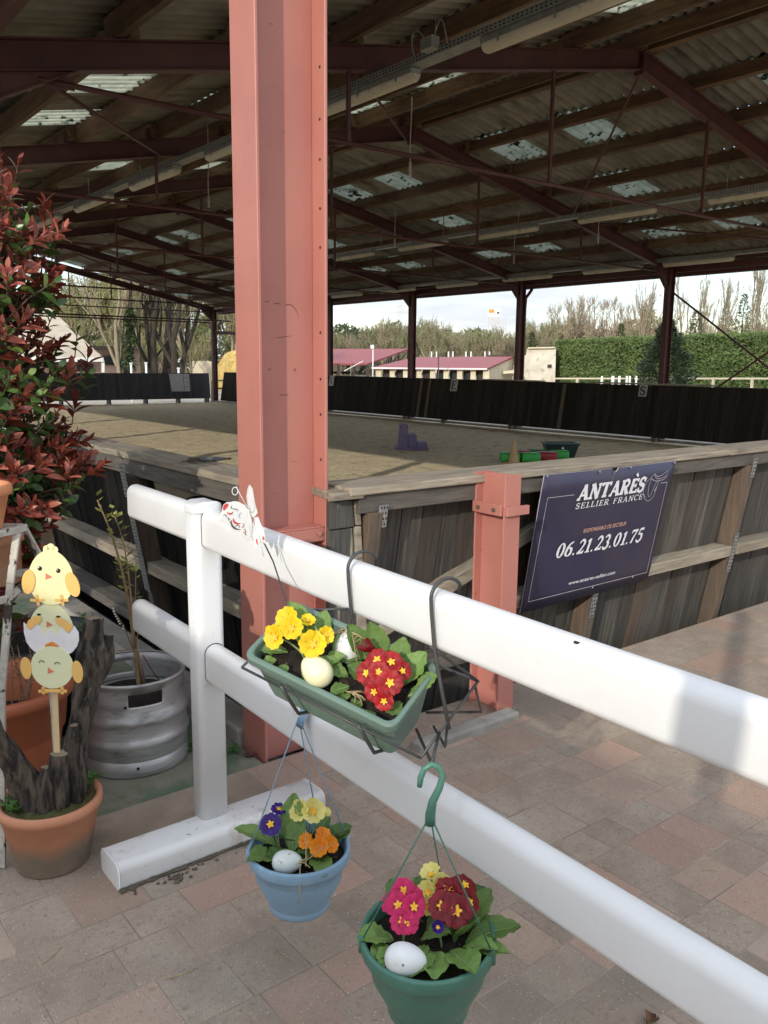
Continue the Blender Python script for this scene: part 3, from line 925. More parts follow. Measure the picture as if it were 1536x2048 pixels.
# leaning gate boards at the gap of the far corner
gb = thing('leaning_panel', 'dark panel leaning beside the gap in the far corner left of the salmon column', 'panel', (16.2, 29.6, 0))
MB().hexa([(16.05, 29.5, 0), (16.12, 29.5, 0), (16.12, 30.5, 0), (16.05, 30.5, 0), (16.35, 29.5, 1.15), (16.42, 29.5, 1.15), (16.42, 30.5, 1.15), (16.35, 30.5, 1.15)]).build('panel', M_PLANK_E, gb)

# ------------------------------------------------------------------ lettering
def ribbon(mb, pts, w, P, mi=0):
    """flat stroke through 2d pts; P(u, v) gives the 3d point"""
    n = len(pts)
    ws = w if isinstance(w, (list, tuple)) else [w] * n
    le, ri = [], []
    for i in range(n):
        a = pts[max(i - 1, 0)]; b = pts[min(i + 1, n - 1)]
        dx, dy = b[0] - a[0], b[1] - a[1]
        l = math.hypot(dx, dy) or 1
        nx, ny = -dy / l * ws[i] / 2, dx / l * ws[i] / 2
        le.append(P(pts[i][0] + nx, pts[i][1] + ny)); ri.append(P(pts[i][0] - nx, pts[i][1] - ny))
    mb.add(le + ri, [(i, i + 1, n + i + 1, n + i) for i in range(n - 1)], mi)

def glyph(ch, T, t, s):
    """serif glyphs, cap height 1: (advance, [(points, width)])"""
    def serif(x, y, w=0.16): return ([(x - w, y), (x + w, y)], s)
    b, c = s / 2, 1 - s / 2
    if ch == 'A': return .84, [([(.10, 0), (.40, 1)], t), ([(.38, 1), (.70, 0)], T), ([(.20, .32), (.60, .32)], t), serif(.09, b, .13), serif(.70, b, .15)]
    if ch == 'N': return .88, [([(.14, 0), (.14, 1)], t), ([(.14, 1), (.70, 0)], T), ([(.70, 0), (.70, 1)], t), serif(.13, b), serif(.10, c, .12), serif(.70, c)]
    if ch == 'T': return .76, [([(.37, 0), (.37, 1)], T), ([(.03, c), (.71, c)], s), ([(.05, 1), (.04, .76)], t), ([(.69, 1), (.70, .76)], t), serif(.37, b, .2)]
    if ch == 'R': return .82, [([(.17, 0), (.17, 1)], T), ([(.17, c)] + arc2(.38, .74, .24, 90, -90, 10, .24) + [(.17, .5)], [s] + [T * .75] * 11 + [s]), ([(.40, .5), (.70, 0)], T), serif(.17, b, .19), serif(.10, c, .12), serif(.73, b, .10)]
    if ch in 'EÈ':
        g = [([(.17, 0), (.17, 1)], T), ([(.03, c), (.60, c)], s), ([(.17, .52), (.46, .52)], s), ([(.03, b), (.62, b)], s), ([(.60, 1), (.59, .76)], t), ([(.62, 0), (.62, .26)], t), ([(.46, .40), (.46, .64)], t)]
        if ch == 'È': g.append(([(.22, 1.34), (.44, 1.12)], [.2, .1]))
        return .72, g
    if ch == 'F': return .66, [([(.17, 0), (.17, 1)], T), ([(.03, c), (.58, c)], s), ([(.17, .52), (.44, .52)], s), ([(.58, 1), (.57, .76)], t), ([(.44, .40), (.44, .64)], t), serif(.17, b, .17)]
    if ch == 'L': return .66, [([(.17, 0), (.17, 1)], T), ([(.03, b), (.58, b)], s), ([(.58, 0), (.59, .28)], t), serif(.17, c, .16)]
    if ch == 'I': return .38, [([(.19, 0), (.19, 1)], T), serif(.19, b, .17), serif(.19, c, .17)]
    if ch == 'S': return .64, [(arc2(.31, .745, .22, 20, 270, 12, .225) + arc2(.31, .27, .235, 90, -160, 12, .24), [t] * 3 + [T * .8] * 6 + [T] * 8 + [T * .8] * 6 + [t] * 3), ([(.54, .98), (.52, .70)], t), ([(.07, .02), (.08, .32)], t)]
    if ch == 'C': return .76, [(arc2(.42, .5, .34, 40, 320, 18, .48), [t] * 4 + [T * .9] * 11 + [t] * 4), ([(.69, .98), (.68, .68)], t)]
    if ch == 'V': return .84, [([(.12, 1), (.42, 0)], T), ([(.42, 0), (.70, 1)], t), serif(.12, c), serif(.70, c, .13)]
    if ch == '0': return .66, [(arc2(.31, .5, .23, 0, 360, 26, .47), [T] * 4 + [T * .7] * 2 + [t] * 3 + [T * .7] * 2 + [T] * 5 + [T * .7] * 2 + [t] * 3 + [T * .7] * 2 + [T] * 4)]
    if ch == '1': return .50, [([(.27, 0), (.27, .98)], T), ([(.08, .80), (.27, .97)], t), serif(.27, b, .2)]
    if ch == '2': return .64, [(arc2(.30, .72, .21, 170, -40, 14, .25) + [(.30, .26), (.08, .06)], [t * 1.2] * 4 + [T * .9] * 9 + [T * .7] * 4), ([(.06, b + .03), (.56, b + .03)], T * .8), ([(.55, 0), (.58, .24)], t)]
    if ch == '3': return .62, [(arc2(.28, .75, .20, 160, -90, 12, .23), [t * 1.2] * 3 + [T * .85] * 8 + [t] * 2), (arc2(.28, .27, .235, 90, -165, 14, .26), [t] * 2 + [T * .95] * 10 + [t * 1.2] * 3)]
    if ch == '5': return .62, [([(.16, .96), (.54, .96)], T * .9), ([(.16, .98), (.13, .55)], t), (arc2(.27, .31, .25, 125, -160, 14, .30), [t] * 3 + [T * .95] * 9 + [t * 1.2] * 3)]
    if ch == '6': return .64, [(arc2(.31, .30, .225, 0, 360, 20, .28), [T] * 4 + [t] * 4 + [T] * 5 + [t] * 4 + [T] * 4), ([(.10, .34), (.14, .62), (.28, .86), (.52, .98)], [T, T, T * .8, t])]
    if ch == '7': return .60, [([(.05, .94), (.56, .94)], T * .9), ([(.06, 1), (.05, .74)], t), ([(.54, .92), (.34, .5), (.22, 0)], [t, T * .8, T])]
    if ch == '.': return .30, [([(.12 - .07, .07), (.12 + .07, .07)], .14)]
    if ch == ' ': return .40, []
    return .5, []

def lettering(text, x0, x1, y0, h, T, t, s, P, shear=0.0, gap=0.04):
    """writes text between x0 and x1 on the baseline y0 with cap height h"""
    adv = [glyph(c, T, t, s)[0] + gap for c in text]
    sx = (x1 - x0) / (sum(adv) - gap)
    mb = MB(); pen = 0; lay = 0
    for c, a in zip(text, adv):
        for pts, w in glyph(c, T, t, s)[1]:
            lay = (lay + 1) % 12
            def Q(u, v, pen=pen, lay=lay): return P(x0 + (pen + u) * sx + v * h * shear, y0 + v * h, 0.0002 * lay)
            # stroke widths are in cap heights: compensate the horizontal squeeze
            ribbon(mb, pts, w, Q)
        pen += a
    return mb

def flat_text(name, text, x0, x1, y0, h, P, m, parent, shear=0.0):
    cu = bpy.data.curves.new(name, 'FONT'); cu.body = text; cu.size = 1.0; cu.shear = shear; cu.offset = 0.012; cu.resolution_u = 3
    o = bpy.data.objects.new(name, cu); COL.objects.link(o)
    bpy.context.view_layer.update()
    dg = bpy.context.evaluated_depsgraph_get()
    me0 = bpy.data.meshes.new_from_object(o.evaluated_get(dg))
    xs = [v.co.x for v in me0.vertices]
    ax, bx_ = min(xs), max(xs)
    mb = MB()
    mb.add([P(x0 + (v.co.x - ax) / (bx_ - ax) * (x1 - x0), y0 + v.co.y / 0.70 * h, 0.0004) for v in me0.vertices], [tuple(p.vertices) for p in me0.polygons])
    bpy.data.objects.remove(o); bpy.data.curves.remove(cu); bpy.data.meshes.remove(me0)
    return mb.build(name, m, parent)

# ------------------------------------------------------------------ the dark blue sign
M_NAVY = mat('navy_print', (0.030, 0.028, 0.068), (0.022, 0.020, 0.052), rough=0.33, scale=2, bump=0.03, bscale=6,
             layer=((0.048, 0.040, 0.060), 1.6, 0.45, 0.7), layer2=((0.11, 0.10, 0.13), 22, 0.70, 0.78, (1, 1, 3)))
M_WHITEP = mat('white_print', (0.80, 0.80, 0.82), (0.72, 0.72, 0.75), rough=0.45)
M_PINKP = mat('pale_orange_print', (0.72, 0.42, 0.33), rough=0.45)
M_GREYP = mat('grey_print', (0.50, 0.48, 0.52), rough=0.45)
S_O = Vector((3.005, 2.718, 0.350)); S_U = Vector((1, 0, 0)); S_V = Vector((0, -0.118, 0.706)).normalized(); S_N = Vector((0, -0.986, -0.165))
S_N = S_U.cross(S_V).normalized(); S_W, S_H = 1.062, 0.706
sign = thing('sign_board', 'dark blue saddler sign with white lettering fixed to the near wall', 'sign', S_O)
def SP(u, v, dz=0.0):
    bow = 0.010 * math.sin(PI * u / S_W) * (v / S_H) - 0.012 * (1 - v / S_H) * (u / S_W)
    return S_O + S_U * u + S_V * v + S_N * (0.0025 + bow + dz)
bd = MB()
outline = [(0, .012), (.012, 0), (S_W - .05, 0), (S_W, .02), (S_W, S_H)]
NU = 24
def colu(i):
    u = S_W * i / NU
    lo_ = 0.0 if u < S_W - .06 else 0.02 * (u - (S_W - .06)) / .06
    hi_ = S_H
    if abs(u - .524) < .024: hi_ = S_H - math.sqrt(max(0, .024 ** 2 - (u - .524) ** 2)) * .9
    return u, lo_, hi_
us = sorted(set([S_W * i / NU for i in range(NU + 1)] + [.50, .506, .512, .518, .524, .53, .536, .542, .548]))
for side in (0.0, -0.005):
    n0 = len(bd.v)
    for u in us:
        lo_ = 0.0 if u < S_W - .06 else 0.02 * (u - (S_W - .06)) / .06
        hi_ = S_H
        if abs(u - .524) < .024: hi_ = S_H - math.sqrt(max(0, .024 ** 2 - (u - .524) ** 2)) * .9
        for q in range(9): bd.v.append(SP(u, lo_ + (hi_ - lo_) * q / 8, side - .0025))
    for i in range(len(us) - 1):
        for q in range(8):
            a = n0 + i * 9 + q
            f = (a, a + 9, a + 10, a + 1)
            bd.f.append(f if side == 0 else f[::-1]); bd.mi.append(0); bd.sm.append(True)
n1 = len(us) * 9
per = [i * 9 for i in range(len(us))] + [(len(us) - 1) * 9 + q for q in range(1, 9)] + [i * 9 + 8 for i in range(len(us) - 2, -1, -1)] + [q for q in range(7, 0, -1)]
for i in range(len(per)):
    a, b = per[i], per[(i + 1) % len(per)]
    bd.f.append((a, a + n1, b + n1, b)); bd.mi.append(1); bd.sm.append(False)
bd.build('panel', [M_NAVY, M_GREYP], sign)
T_ = lambda u, v, dz=0: SP(u, v, dz + .0008)
lettering('ANTARÈS', .264, .806, .557, .080, .26, .15, .15, T_, shear=0.16, gap=.05).build('brand_lettering', M_WHITEP, sign)
lettering('SELLIER', .264, .520, .514, .030, .15, .09, .08, T_, shear=0.14, gap=.16).build('subtitle_lettering', M_WHITEP, sign)
lettering('FRANCE', .558, .812, .514, .030, .15, .09, .08, T_, shear=0.14, gap=.16).build('subtitle_lettering', M_WHITEP, sign)
flat_text('role_lettering', 'RESPONSABLE DE SECTEUR', .364, .718, .378, .021, T_, M_PINKP, sign, 0.22)
lettering('06.21.23.01.75', .182, .895, .264, .076, .20, .10, .10, T_, shear=0.22, gap=.06).build('phone_number', M_WHITEP, sign)
flat_text('web_address', 'www.antares-sellier.com', .333, .722, .097, .020, T_, M_WHITEP, sign, 0.14)
bl = MB()
for pts in ([(.236, .591), (.046, .591), (.040, .056), (1.03, .056), (1.02, .590), (.955, .590)],):
    for i in range(len(pts) - 1):
        k_ = 0.0002 * i
        ribbon(bl, [pts[i], pts[i + 1]], 0.0032, lambda u, v, k_=k_: T_(u, v, k_))
bl.build('border_line', M_GREYP, sign)
sdl = MB()
curves = [
    [(.850, .628), (.868, .640), (.880, .650), (.893, .640), (.915, .630), (.945, .633), (.975, .645), (1.003, .660), (1.004, .640), (1.000, .618), (.975, .608), (.945, .606), (.915, .605), (.893, .610), (.870, .618), (.850, .628)],
    [(.880, .650), (.890, .632), (.915, .618), (.945, .616), (.975, .622), (1.000, .630)],
    [(.850, .628), (.822, .610), (.806, .580), (.812, .545), (.835, .515), (.865, .498), (.895, .500), (.918, .520), (.925, .545), (.930, .575), (.938, .606)],
    [(.862, .622), (.850, .595), (.852, .565), (.858, .540), (.870, .522), (.888, .525), (.893, .545), (.900, .570), (.915, .605)],
    [(.806, .545), (.825, .535), (.84, .52)],
]
for i, c_ in enumerate(curves):
    ribbon(sdl, c_, 0.0032, lambda u, v, i=i: T_(u, v, .0002 * i))
ribbon(sdl, [(.912, .548), (.926, .572)], 0.007, lambda u, v: T_(u, v, .0013))
sdl.build('saddle_emblem', M_GREYP, sign)
for (u, v) in ((.017, .701), (.396, .698), (.646, .703), (1.05, .699), (.546, .047), (.90, .05)):
    c = SP(u, v); MB().tube([c, c + S_N * .004], .006, 10).build('screw', M_GALV, sign)

# letter plates on the far wall, white notice on the end wall
def letter_plate(ch, y, zc, wd, label):
    x = 15.30 + SLP * zc + 0.0 - 0.022
    t = thing('letter_plate', label, 'letter plate', (x, y, zc), 'arena letter plates')
    N_ = Vector((-1, 0, -SLP)).normalized(); V_ = Vector((SLP, 0, 1)).normalized(); U_ = Vector((0, -1, 0))
    c = Vector((x, y, zc)); h2 = wd * .62
    p = [c + U_ * a + V_ * b for a, b in ((-wd / 2, -h2), (wd / 2, -h2), (wd / 2, h2), (-wd / 2, h2))]
    MB().prism([q - N_ * .008 for q in p], N_ * .008).build('plate', MATS['letter_plate_white'], t)
    P = lambda u, v, dz=0: c + U_ * u + V_ * v + N_ * (.0012 + dz)
    lettering(ch, -wd * .36, wd * .36, -h2 * .72, h2 * 1.44, .22, .10, .10, P).build('letter', M_BLACKM, t)
mat('letter_plate_white', (0.42, 0.42, 0.41), (0.34, 0.34, 0.33), rough=0.5)
letter_plate('S', 10.78, 1.04, .20, 'white square plate with a black letter S')
letter_plate('E', 16.62, 1.01, .26, 'grey plate with a dark letter E on the far wall')
letter_plate('V', 22.3, 1.0, .26, 'grey plate with a letter V nearest the salmon column')
nb = thing('notice_board', 'white paper notice board leaning on the far end wall', 'notice board', (14.0, 30.28, 0.42))
M_PAPER = mat('notice_white', (0.50, 0.50, 0.52), (0.44, 0.44, 0.46), rough=0.6)
def nbp(x0, x1, z0, z1, yo): return [(x0, 30.262 + .12 * z0 + yo, z0), (x1, 30.262 + .12 * z0 + yo, z0), (x1, 30.262 + .12 * z1 + yo, z1), (x0, 30.262 + .12 * z1 + yo, z1)]
pp = nbp(13.66, 14.42, .43, 1.08, 0); pp[3] = (13.60, pp[3][1], 1.09)
MB().prism(pp, (0, .012, 0)).build('sheet', M_PAPER, nb)
MB().prism(nbp(14.17, 14.185, .44, 1.07, -.003), (0, .002, 0)).build('line', M_BEAMD, nb)
for z in (.60, .78, .95): MB().prism(nbp(14.19, 14.40, z, z + .01, -.003), (0, .002, 0)).build('line', M_BEAMD, nb)

# ------------------------------------------------------------------ stub post
stub = thing('steel_stub_post', 'short salmon red steel post standing left of the blue sign', 'post', (2.68, 2.58, 0))
st = MB()
ibeam(st, (2.68, 2.585, -0.05), (2.68, 2.585, 1.082), (0, 1, 0), 0.185, 0.10, 0.010, 0.020)
st.build('beam', M_RED, stub, bevel=0.002, seg=1)
MB().box((2.615, 2.50, .905), (2.629, 2.675, .955)).box((2.63, 2.474, .905), (2.77, 2.492, .945)).build('angle_bracket', M_RED, stub, bevel=0.002, seg=1)
for yy in (2.54, 2.635): MB().tube([(2.614, yy, .93), (2.605, yy, .93)], .009, 6).build('bolt', M_STUD, stub)

# ------------------------------------------------------------------ white fence
M_PVC = mat('white_pvc', (0.73, 0.73, 0.72), (0.70, 0.70, 0.69), rough=0.28, scale=2, spec=0.5, layer=((0.58, 0.56, 0.52), 14, 0.64, 0.80), layer2=((0.66, 0.65, 0.62), 3, 0.50, 0.8), layer3=((0.55, 0.53, 0.49), 60, 0.70, 0.76), bump=0.02, bscale=30)
M_PVC.node_tree.nodes['Principled BSDF'].inputs['Roughness'].default_value = 0.34
fence = thing('rail_fence', 'white plastic two-rail fence panel standing across the paving', 'fence', (1.16, 2.37, 0))
def rrect(w, h, r, n=5, rt=None):
    rt = r if rt is None else rt
    pts = []
    for (cx, cy, a0, rr) in ((w / 2 - r, -h / 2 + r, -90, r), (w / 2 - rt, h / 2 - rt, 0, rt), (-w / 2 + rt, h / 2 - rt, 90, rt), (-w / 2 + r, -h / 2 + r, 180, r)):
        for i in range(n + 1):
            a = math.radians(a0 + 90 * i / n)
            pts.append((cx + rr * math.cos(a), cy + rr * math.sin(a)))
    return pts
def sweep(mb, prof, path, U, V, cap=True, mi=0):
    """prof 2d swept along path of 3d points with fixed axes U, V"""
    n0 = len(mb.v); m_ = len(prof); U, V = Vector(U), Vector(V)
    for p in path:
        for a, b in prof: mb.v.append(Vector(p) + U * a + V * b)
    for i in range(len(path) - 1):
        for k_ in range(m_):
            k2 = (k_ + 1) % m_
            mb.f.append((n0 + i * m_ + k_, n0 + i * m_ + k2, n0 + (i + 1) * m_ + k2, n0 + (i + 1) * m_ + k_)); mb.mi.append(mi); mb.sm.append(True)
    if cap:
        mb.f.append(tuple(n0 + k_ for k_ in range(m_ - 1, -1, -1))); mb.mi.append(mi); mb.sm.append(False)
        mb.f.append(tuple(n0 + (len(path) - 1) * m_ + k_ for k_ in range(m_))); mb.mi.append(mi); mb.sm.append(False)
    return mb
def rail(zc_far, zc_near, hh, nm, sag):
    y0, y1 = 2.92, -1.25
    path = []
    for i in range(31):
        y = y0 + (y1 - y0) * i / 30
        t = (2.37 - y) / (2.37 + 0.9)
        zz = zc_far + (zc_near - zc_far) * t - sag * 4 * max(0, t) * max(0, 1 - t) if t > 0 else zc_far + (zc_near - zc_far) * t
        path.append((1.166, y, zz))
    mb = MB()
    # rounded end at the far stub
    pr = rrect(0.066, hh, 0.020, 6, 0.031)
    ends = []
    for k_, (dy, sc) in enumerate(((0.0, .62), (-.006, .86), (-.018, 1.0))):
        ends.append((dy, sc))
    n0 = 0
    m_ = len(pr)
    pth = [(path[0][0], path[0][1] + .018 + dy, path[0][2], sc) for dy, sc in ends] + [(p[0], p[1], p[2], 1.0) for p in path[1:]]
    for p in pth:
        for a, b in pr:
            sc = p[3]
            mb.v.append(Vector((p[0] + a * (1 - (1 - sc) * .8), p[1], p[2] + b * (1 - (1 - sc) * .25))))
    for i in range(len(pth) - 1):
        for k_ in range(m_):
            k2 = (k_ + 1) % m_
            mb.f.append((i * m_ + k_, (i + 1) * m_ + k_, (i + 1) * m_ + k2, i * m_ + k2)); mb.mi.append(0); mb.sm.append(True)
    mb.f.append(tuple(range(m_))); mb.mi.append(0); mb.sm.append(True)
    mb.f.append(tuple((len(pth) - 1) * m_ + k_ for k_ in range(m_ - 1, -1, -1))); mb.mi.append(0); mb.sm.append(False)
    return mb.build(nm, M_PVC, fence)
rail(1.046, 1.010, 0.122, 'top_rail', 0.016)
rail(0.613, 0.552, 0.122, 'lower_rail', 0.006)
for py in (2.375, -0.90):
    pb = MB()
    pr = rrect(0.096, 0.084, 0.024, 6)
    sweep(pb, pr, [(1.160, py, .06), (1.160, py, 1.095)], (1, 0, 0), (0, 1, 0))
    post = pb.build('post', M_PVC, fence)
    cp = MB()
    pr2 = rrect(0.101, 0.089, 0.025, 6)
    for i_, (sc, z) in enumerate(((1, 1.095), (1, 1.112), (.97, 1.117), (.90, 1.1195))):
        for a, b in pr2: cp.v.append(Vector((1.160 + a * sc, py + b * sc, z + 0.012 * (1 - (a / .05) ** 2) * (i_ > 0))))
    m_ = len(pr2)
    for i_ in range(3):
        for k_ in range(m_):
            k2 = (k_ + 1) % m_
            cp.f.append((i_ * m_ + k_, i_ * m_ + k2, (i_ + 1) * m_ + k2, (i_ + 1) * m_ + k_)); cp.mi.append(0); cp.sm.append(True)
    cp.f.append(tuple(3 * m_ + k_ for k_ in range(m_))); cp.mi.append(0); cp.sm.append(True)
    cp.build('post_cap', M_PVC, post)
    fb = MB()
    prf = rrect(0.145, 0.082, 0.016, 5, 0.028)
    sweep(fb, prf, [(0.805, py - .045, .041), (1.53, py - .045, .041)], (0, 1, 0), (0, 0, 1))
    ft = fb.build('foot', mat('dirty_white_pvc', (0.72, 0.72, 0.71), (0.66, 0.65, 0.63), rough=0.4, scale=3, layer=((0.50, 0.46, 0.39), 9, 0.58, 0.72), layer2=((0.34, 0.29, 0.22), 38, 0.66, 0.71)), fence)
    for xe, s in ((0.805, -1), (1.53, 1)):
        ce = MB(); pth_ = [(xe, py - .045, .041), (xe + s * .006, py - .045, .041)]
        sweep(ce, rrect(0.149, 0.085, 0.018, 5, 0.03), pth_ if s > 0 else pth_[::-1], (0, 1, 0), (0, 0, 1))
        ce.build('end_cap', M_PVC, ft, bevel=0.003)
# joint collars drawn where the rails leave the post
for (z, hh) in ((1.046, .128), (0.613, .128)):
    sweep(MB(), rrect(0.069, hh - .003, 0.021, 6, 0.032), [(1.166, 2.3325, z), (1.166, 2.3315, z)], (1, 0, 0), (0, 0, 1)).build('joint', M_DARK, fence)
# strip of mud along the foot
m_mud = mat('dried_mud', (0.16, 0.13, 0.095), (0.10, 0.08, 0.058), rough=0.95, scale=40, bump=0.8, bscale=90)
md = MB()
rm = random.Random(3)
pts = []; rad = []
for i in range(60):
    x = 0.80 + 0.72 * i / 59
    pts.append((x, 2.256 + rm.uniform(-.004, .004), 0.003)); rad.append(rm.uniform(.003, .011))
md.tube(pts, rad, 7, wob=.4)
for q in range(30):
    x = rm.uniform(.82, 1.5); md.ball((x, 2.24 + rm.uniform(-.02, .008), .001), rm.uniform(.002, .006), 7, 5)
for q in range(14):
    md.ball((rm.uniform(.95, 1.01), 2.215 + rm.uniform(-.018, .018), .001), rm.uniform(.003, .009), 7, 5)
md.build('mud', m_mud, kind='stuff', label='dried mud along the base of the white fence foot', cat='mud')

# ------------------------------------------------------------------ plants for the baskets
def leafmat(nm, c, c2, **k): return mat(nm, c, c2, rough=0.5, scale=14, bump=0.35, bscale=40, translucent=0.22, rnd=0.18, **k)
M_LEAF = leafmat('primrose_leaf', (0.20, 0.325, 0.085), (0.125, 0.225, 0.05))
M_LEAFD = leafmat('primrose_leaf_dark', (0.12, 0.235, 0.065), (0.075, 0.16, 0.042))
M_VEIN = mat('leaf_vein', (0.26, 0.36, 0.15), rough=0.6)
M_SOIL = mat('potting_soil', (0.035, 0.024, 0.016), (0.014, 0.010, 0.007), rough=0.95, scale=30, bump=1.0, bscale=60, spots=((0.12, 0.08, 0.05), 60, 0.2, 0.7))
M_EYE = mat('flower_eye', (0.88, 0.52, 0.03), (0.84, 0.40, 0.02), rough=0.6, scale=60)
M_STRAW = mat('straw', (0.48, 0.38, 0.20), (0.36, 0.27, 0.13), rough=0.7, scale=20)
PETAL = {k_: mat('petal_' + k_, c, c2, rough=0.55, scale=40, translucent=0.25) for k_, c, c2 in (
    ('yellow', (0.88, 0.68, 0.02), (0.84, 0.56, 0.01)), ('pale', (0.86, 0.80, 0.32), (0.84, 0.74, 0.20)), ('red', (0.46, 0.006, 0.008), (0.26, 0.003, 0.006)),
    ('darkred', (0.25, 0.004, 0.010), (0.15, 0.003, 0.007)), ('magenta', (0.66, 0.012, 0.13), (0.50, 0.008, 0.09)), ('purple', (0.045, 0.008, 0.22), (0.03, 0.006, 0.14)), ('orange', (0.88, 0.34, 0.01), (0.85, 0.24, 0.01)))}
CR = Vector((0.7857, -0.6185, 0.010)); CU = Vector((0.0992, 0.1421, 0.9849)); CB = Vector((-0.6106, -0.7728, 0.1730))   # axes seen from the path
RL = random.Random(11)

def leaf_part(parent, base, dirv, up, ln, wd, curl=0.5, m=None, nm='leaf'):
    """crinkled obovate leaf growing from base along dirv"""
    base = Vector(base); d = Vector(dirv).normalized(); up = Vector(up)
    side = d.cross(up).normalized(); up = side.cross(d).normalized()
    nu, nv = 12, 8
    ph = RL.random() * 9
    mb = MB()
    def fn(u, v):
        prof = math.sin(PI * min(1, u ** 0.75 * 0.97 + 0.02)) ** 0.62 * (0.28 + 0.72 * min(1, u * 1.6))
        e = (v - .5) * 2
        w = wd / 2 * prof * (1 + 0.07 * math.sin(u * 26 + ph + (3 if e > 0 else 0)) * abs(e))
        bend = curl * u * u * ln * 0.55
        cup = abs(e) ** 1.6 * wd * 0.16 * prof
        veins = 0.035 * wd * math.sin((u * 7.0 - abs(e) * 1.1) * 2 * PI) * (0.35 + abs(e)) * (1 - abs(e) * .4)
        crk = 0.05 * wd * noise.noise(Vector((u * 5 + ph, e * 2.5, ph)))
        mid = -0.03 * wd * (1 - min(1, abs(e) * 5))
        return base + d * (ln * u * (1 - .18 * curl * u)) + side * (e * w) + up * (cup + veins + crk + mid - bend)
    mb.grid(fn, nu, nv)
    o = mb.build(nm, m or M_LEAF, parent)
    vb = MB(); pv_ = [fn(u / 10, .5) + up * .0012 for u in range(0, 10)]
    vb.tube(pv_, [max(.0005, .0017 * (1 - i / 11)) for i in range(10)], 4)
    vb.build('midrib', M_VEIN, o)
    return o

def flower_part(parent, c, nrm, r, kind, eye=True, cup=0.25, nm='flower', stem_from=None):
    """five notched petals round a yellow eye"""
    c = Vector(c); nrm = Vector(nrm).normalized(); u, w = frame_of(nrm)
    a0 = RL.random() * PI
    mb = MB()
    for k_ in range(5):
        ac = a0 + k_ * 2 * PI / 5
        lift = 0.0006 * k_ + RL.uniform(0, .10) * r
        cu_ = cup * RL.uniform(.7, 1.4)
        rows = []
        for i in range(6):
            t = i / 5
            row = []
            for j in range(7):
                e = (j / 6 - .5) * 2
                half = math.radians(41) * (0.35 + .65 * min(1, t * 1.7))
                ang = ac + e * half
                notch = 1 - 0.16 * (max(0, 1 - abs(e) * 2.6)) - 0.20 * abs(e) ** 3
                rr = r * (0.14 + 0.86 * t * (notch if t > .5 else 1))
                hgt = cu_ * r * (t ** 1.5) - .12 * r * (t ** 4) + 0.05 * r * math.sin(e * 5 + k_) * t + lift * t
                row.append(c + (u * math.cos(ang) + w * math.sin(ang)) * rr + nrm * hgt)
            rows.append(row)
        n0 = len(mb.v)
        for row in rows: mb.v.extend(row)
        for i in range(5):
            for j in range(6):
                a = n0 + i * 7 + j
                mb.f.append((a, a + 7, a + 8, a + 1)); mb.mi.append(0); mb.sm.append(True)
    mb.add([c - nrm * (.03 * r)] + [c + (u * math.cos(2 * PI * k_ / 14) + w * math.sin(2 * PI * k_ / 14)) * r * .5 + nrm * (cup * r * .12 - .02 * r) for k_ in range(14)], [(0, 1 + k_, 1 + (k_ + 1) % 14) for k_ in range(14)], 0, True)
    o = mb.build(nm, PETAL[kind], parent)
    if eye:
        eb = MB(); pts = []
        for k_ in range(20):
            a = a0 + k_ * 2 * PI / 20
            rr = r * (0.27 + 0.09 * math.cos(5 * (a - a0)))
            pts.append(c + (u * math.cos(a) + w * math.sin(a)) * rr + nrm * (cup * r * .24 + r * .10))
        eb.add([c + nrm * (.06 * r)] + pts, [(0, 1 + k_, 1 + (k_ + 1) % 20) for k_ in range(20)], 0, True)
        eb.tube([c + nrm * (.05 * r), c + nrm * (.14 * r)], r * .07, 6)
        eb.build('eye', M_EYE, o)
    if stem_from is not None:
        MB().tube(bez(stem_from, Vector(stem_from) + Vector((0, 0, .02)), c - nrm * .03, c, 6), .0022, 5).build('stalk', M_VEIN, o)
    return o

def egg_obj(label, c, axis, ln, wd, m, group=None, name='egg'):
    t = MB()
    ax = Vector(axis).normalized()
    q = Vector((0, 0, 1)).rotation_difference(ax).to_matrix()
    def shape(p):
        k_ = 1 - 0.16 * p.z
        return Vector((p.x * k_, p.y * k_, p.z))
    t.ball((0, 0, 0), (wd / 2, wd / 2, ln / 2), 26, 18, fn=shape)
    t.v = [q @ p + Vector(c) for p in t.v]
    return t.build(name, m, None, label, 'egg', group, origin=c)
M_EGGC = mat('cream_egg', (0.80, 0.76, 0.50), (0.74, 0.68, 0.40), rough=0.35, scale=6, layer=((0.62, 0.60, 0.30), 12, 0.62, 0.75))
M_EGGW = mat('white_egg', (0.76, 0.77, 0.76), (0.66, 0.68, 0.68), rough=0.4, scale=7, spots=((0.22, 0.22, 0.21), 55, 0.15, 0.80), layer=((0.60, 0.60, 0.57), 16, .55, .7))
M_EGGB = mat('speckled_egg', (0.66, 0.71, 0.68), (0.58, 0.63, 0.60), rough=0.35, scale=5, spots=((0.33, 0.34, 0.32), 70, 0.20, 0.70), layer=((0.46, 0.49, 0.46), 22, 0.54, 0.70))

def straw(label, pts_list, r=.0011):
    t = thing('straw', label, 'straw', pts_list[0][0])
    for p in pts_list: MB().tube(p, r, 4).build('stalk', M_STRAW, t)

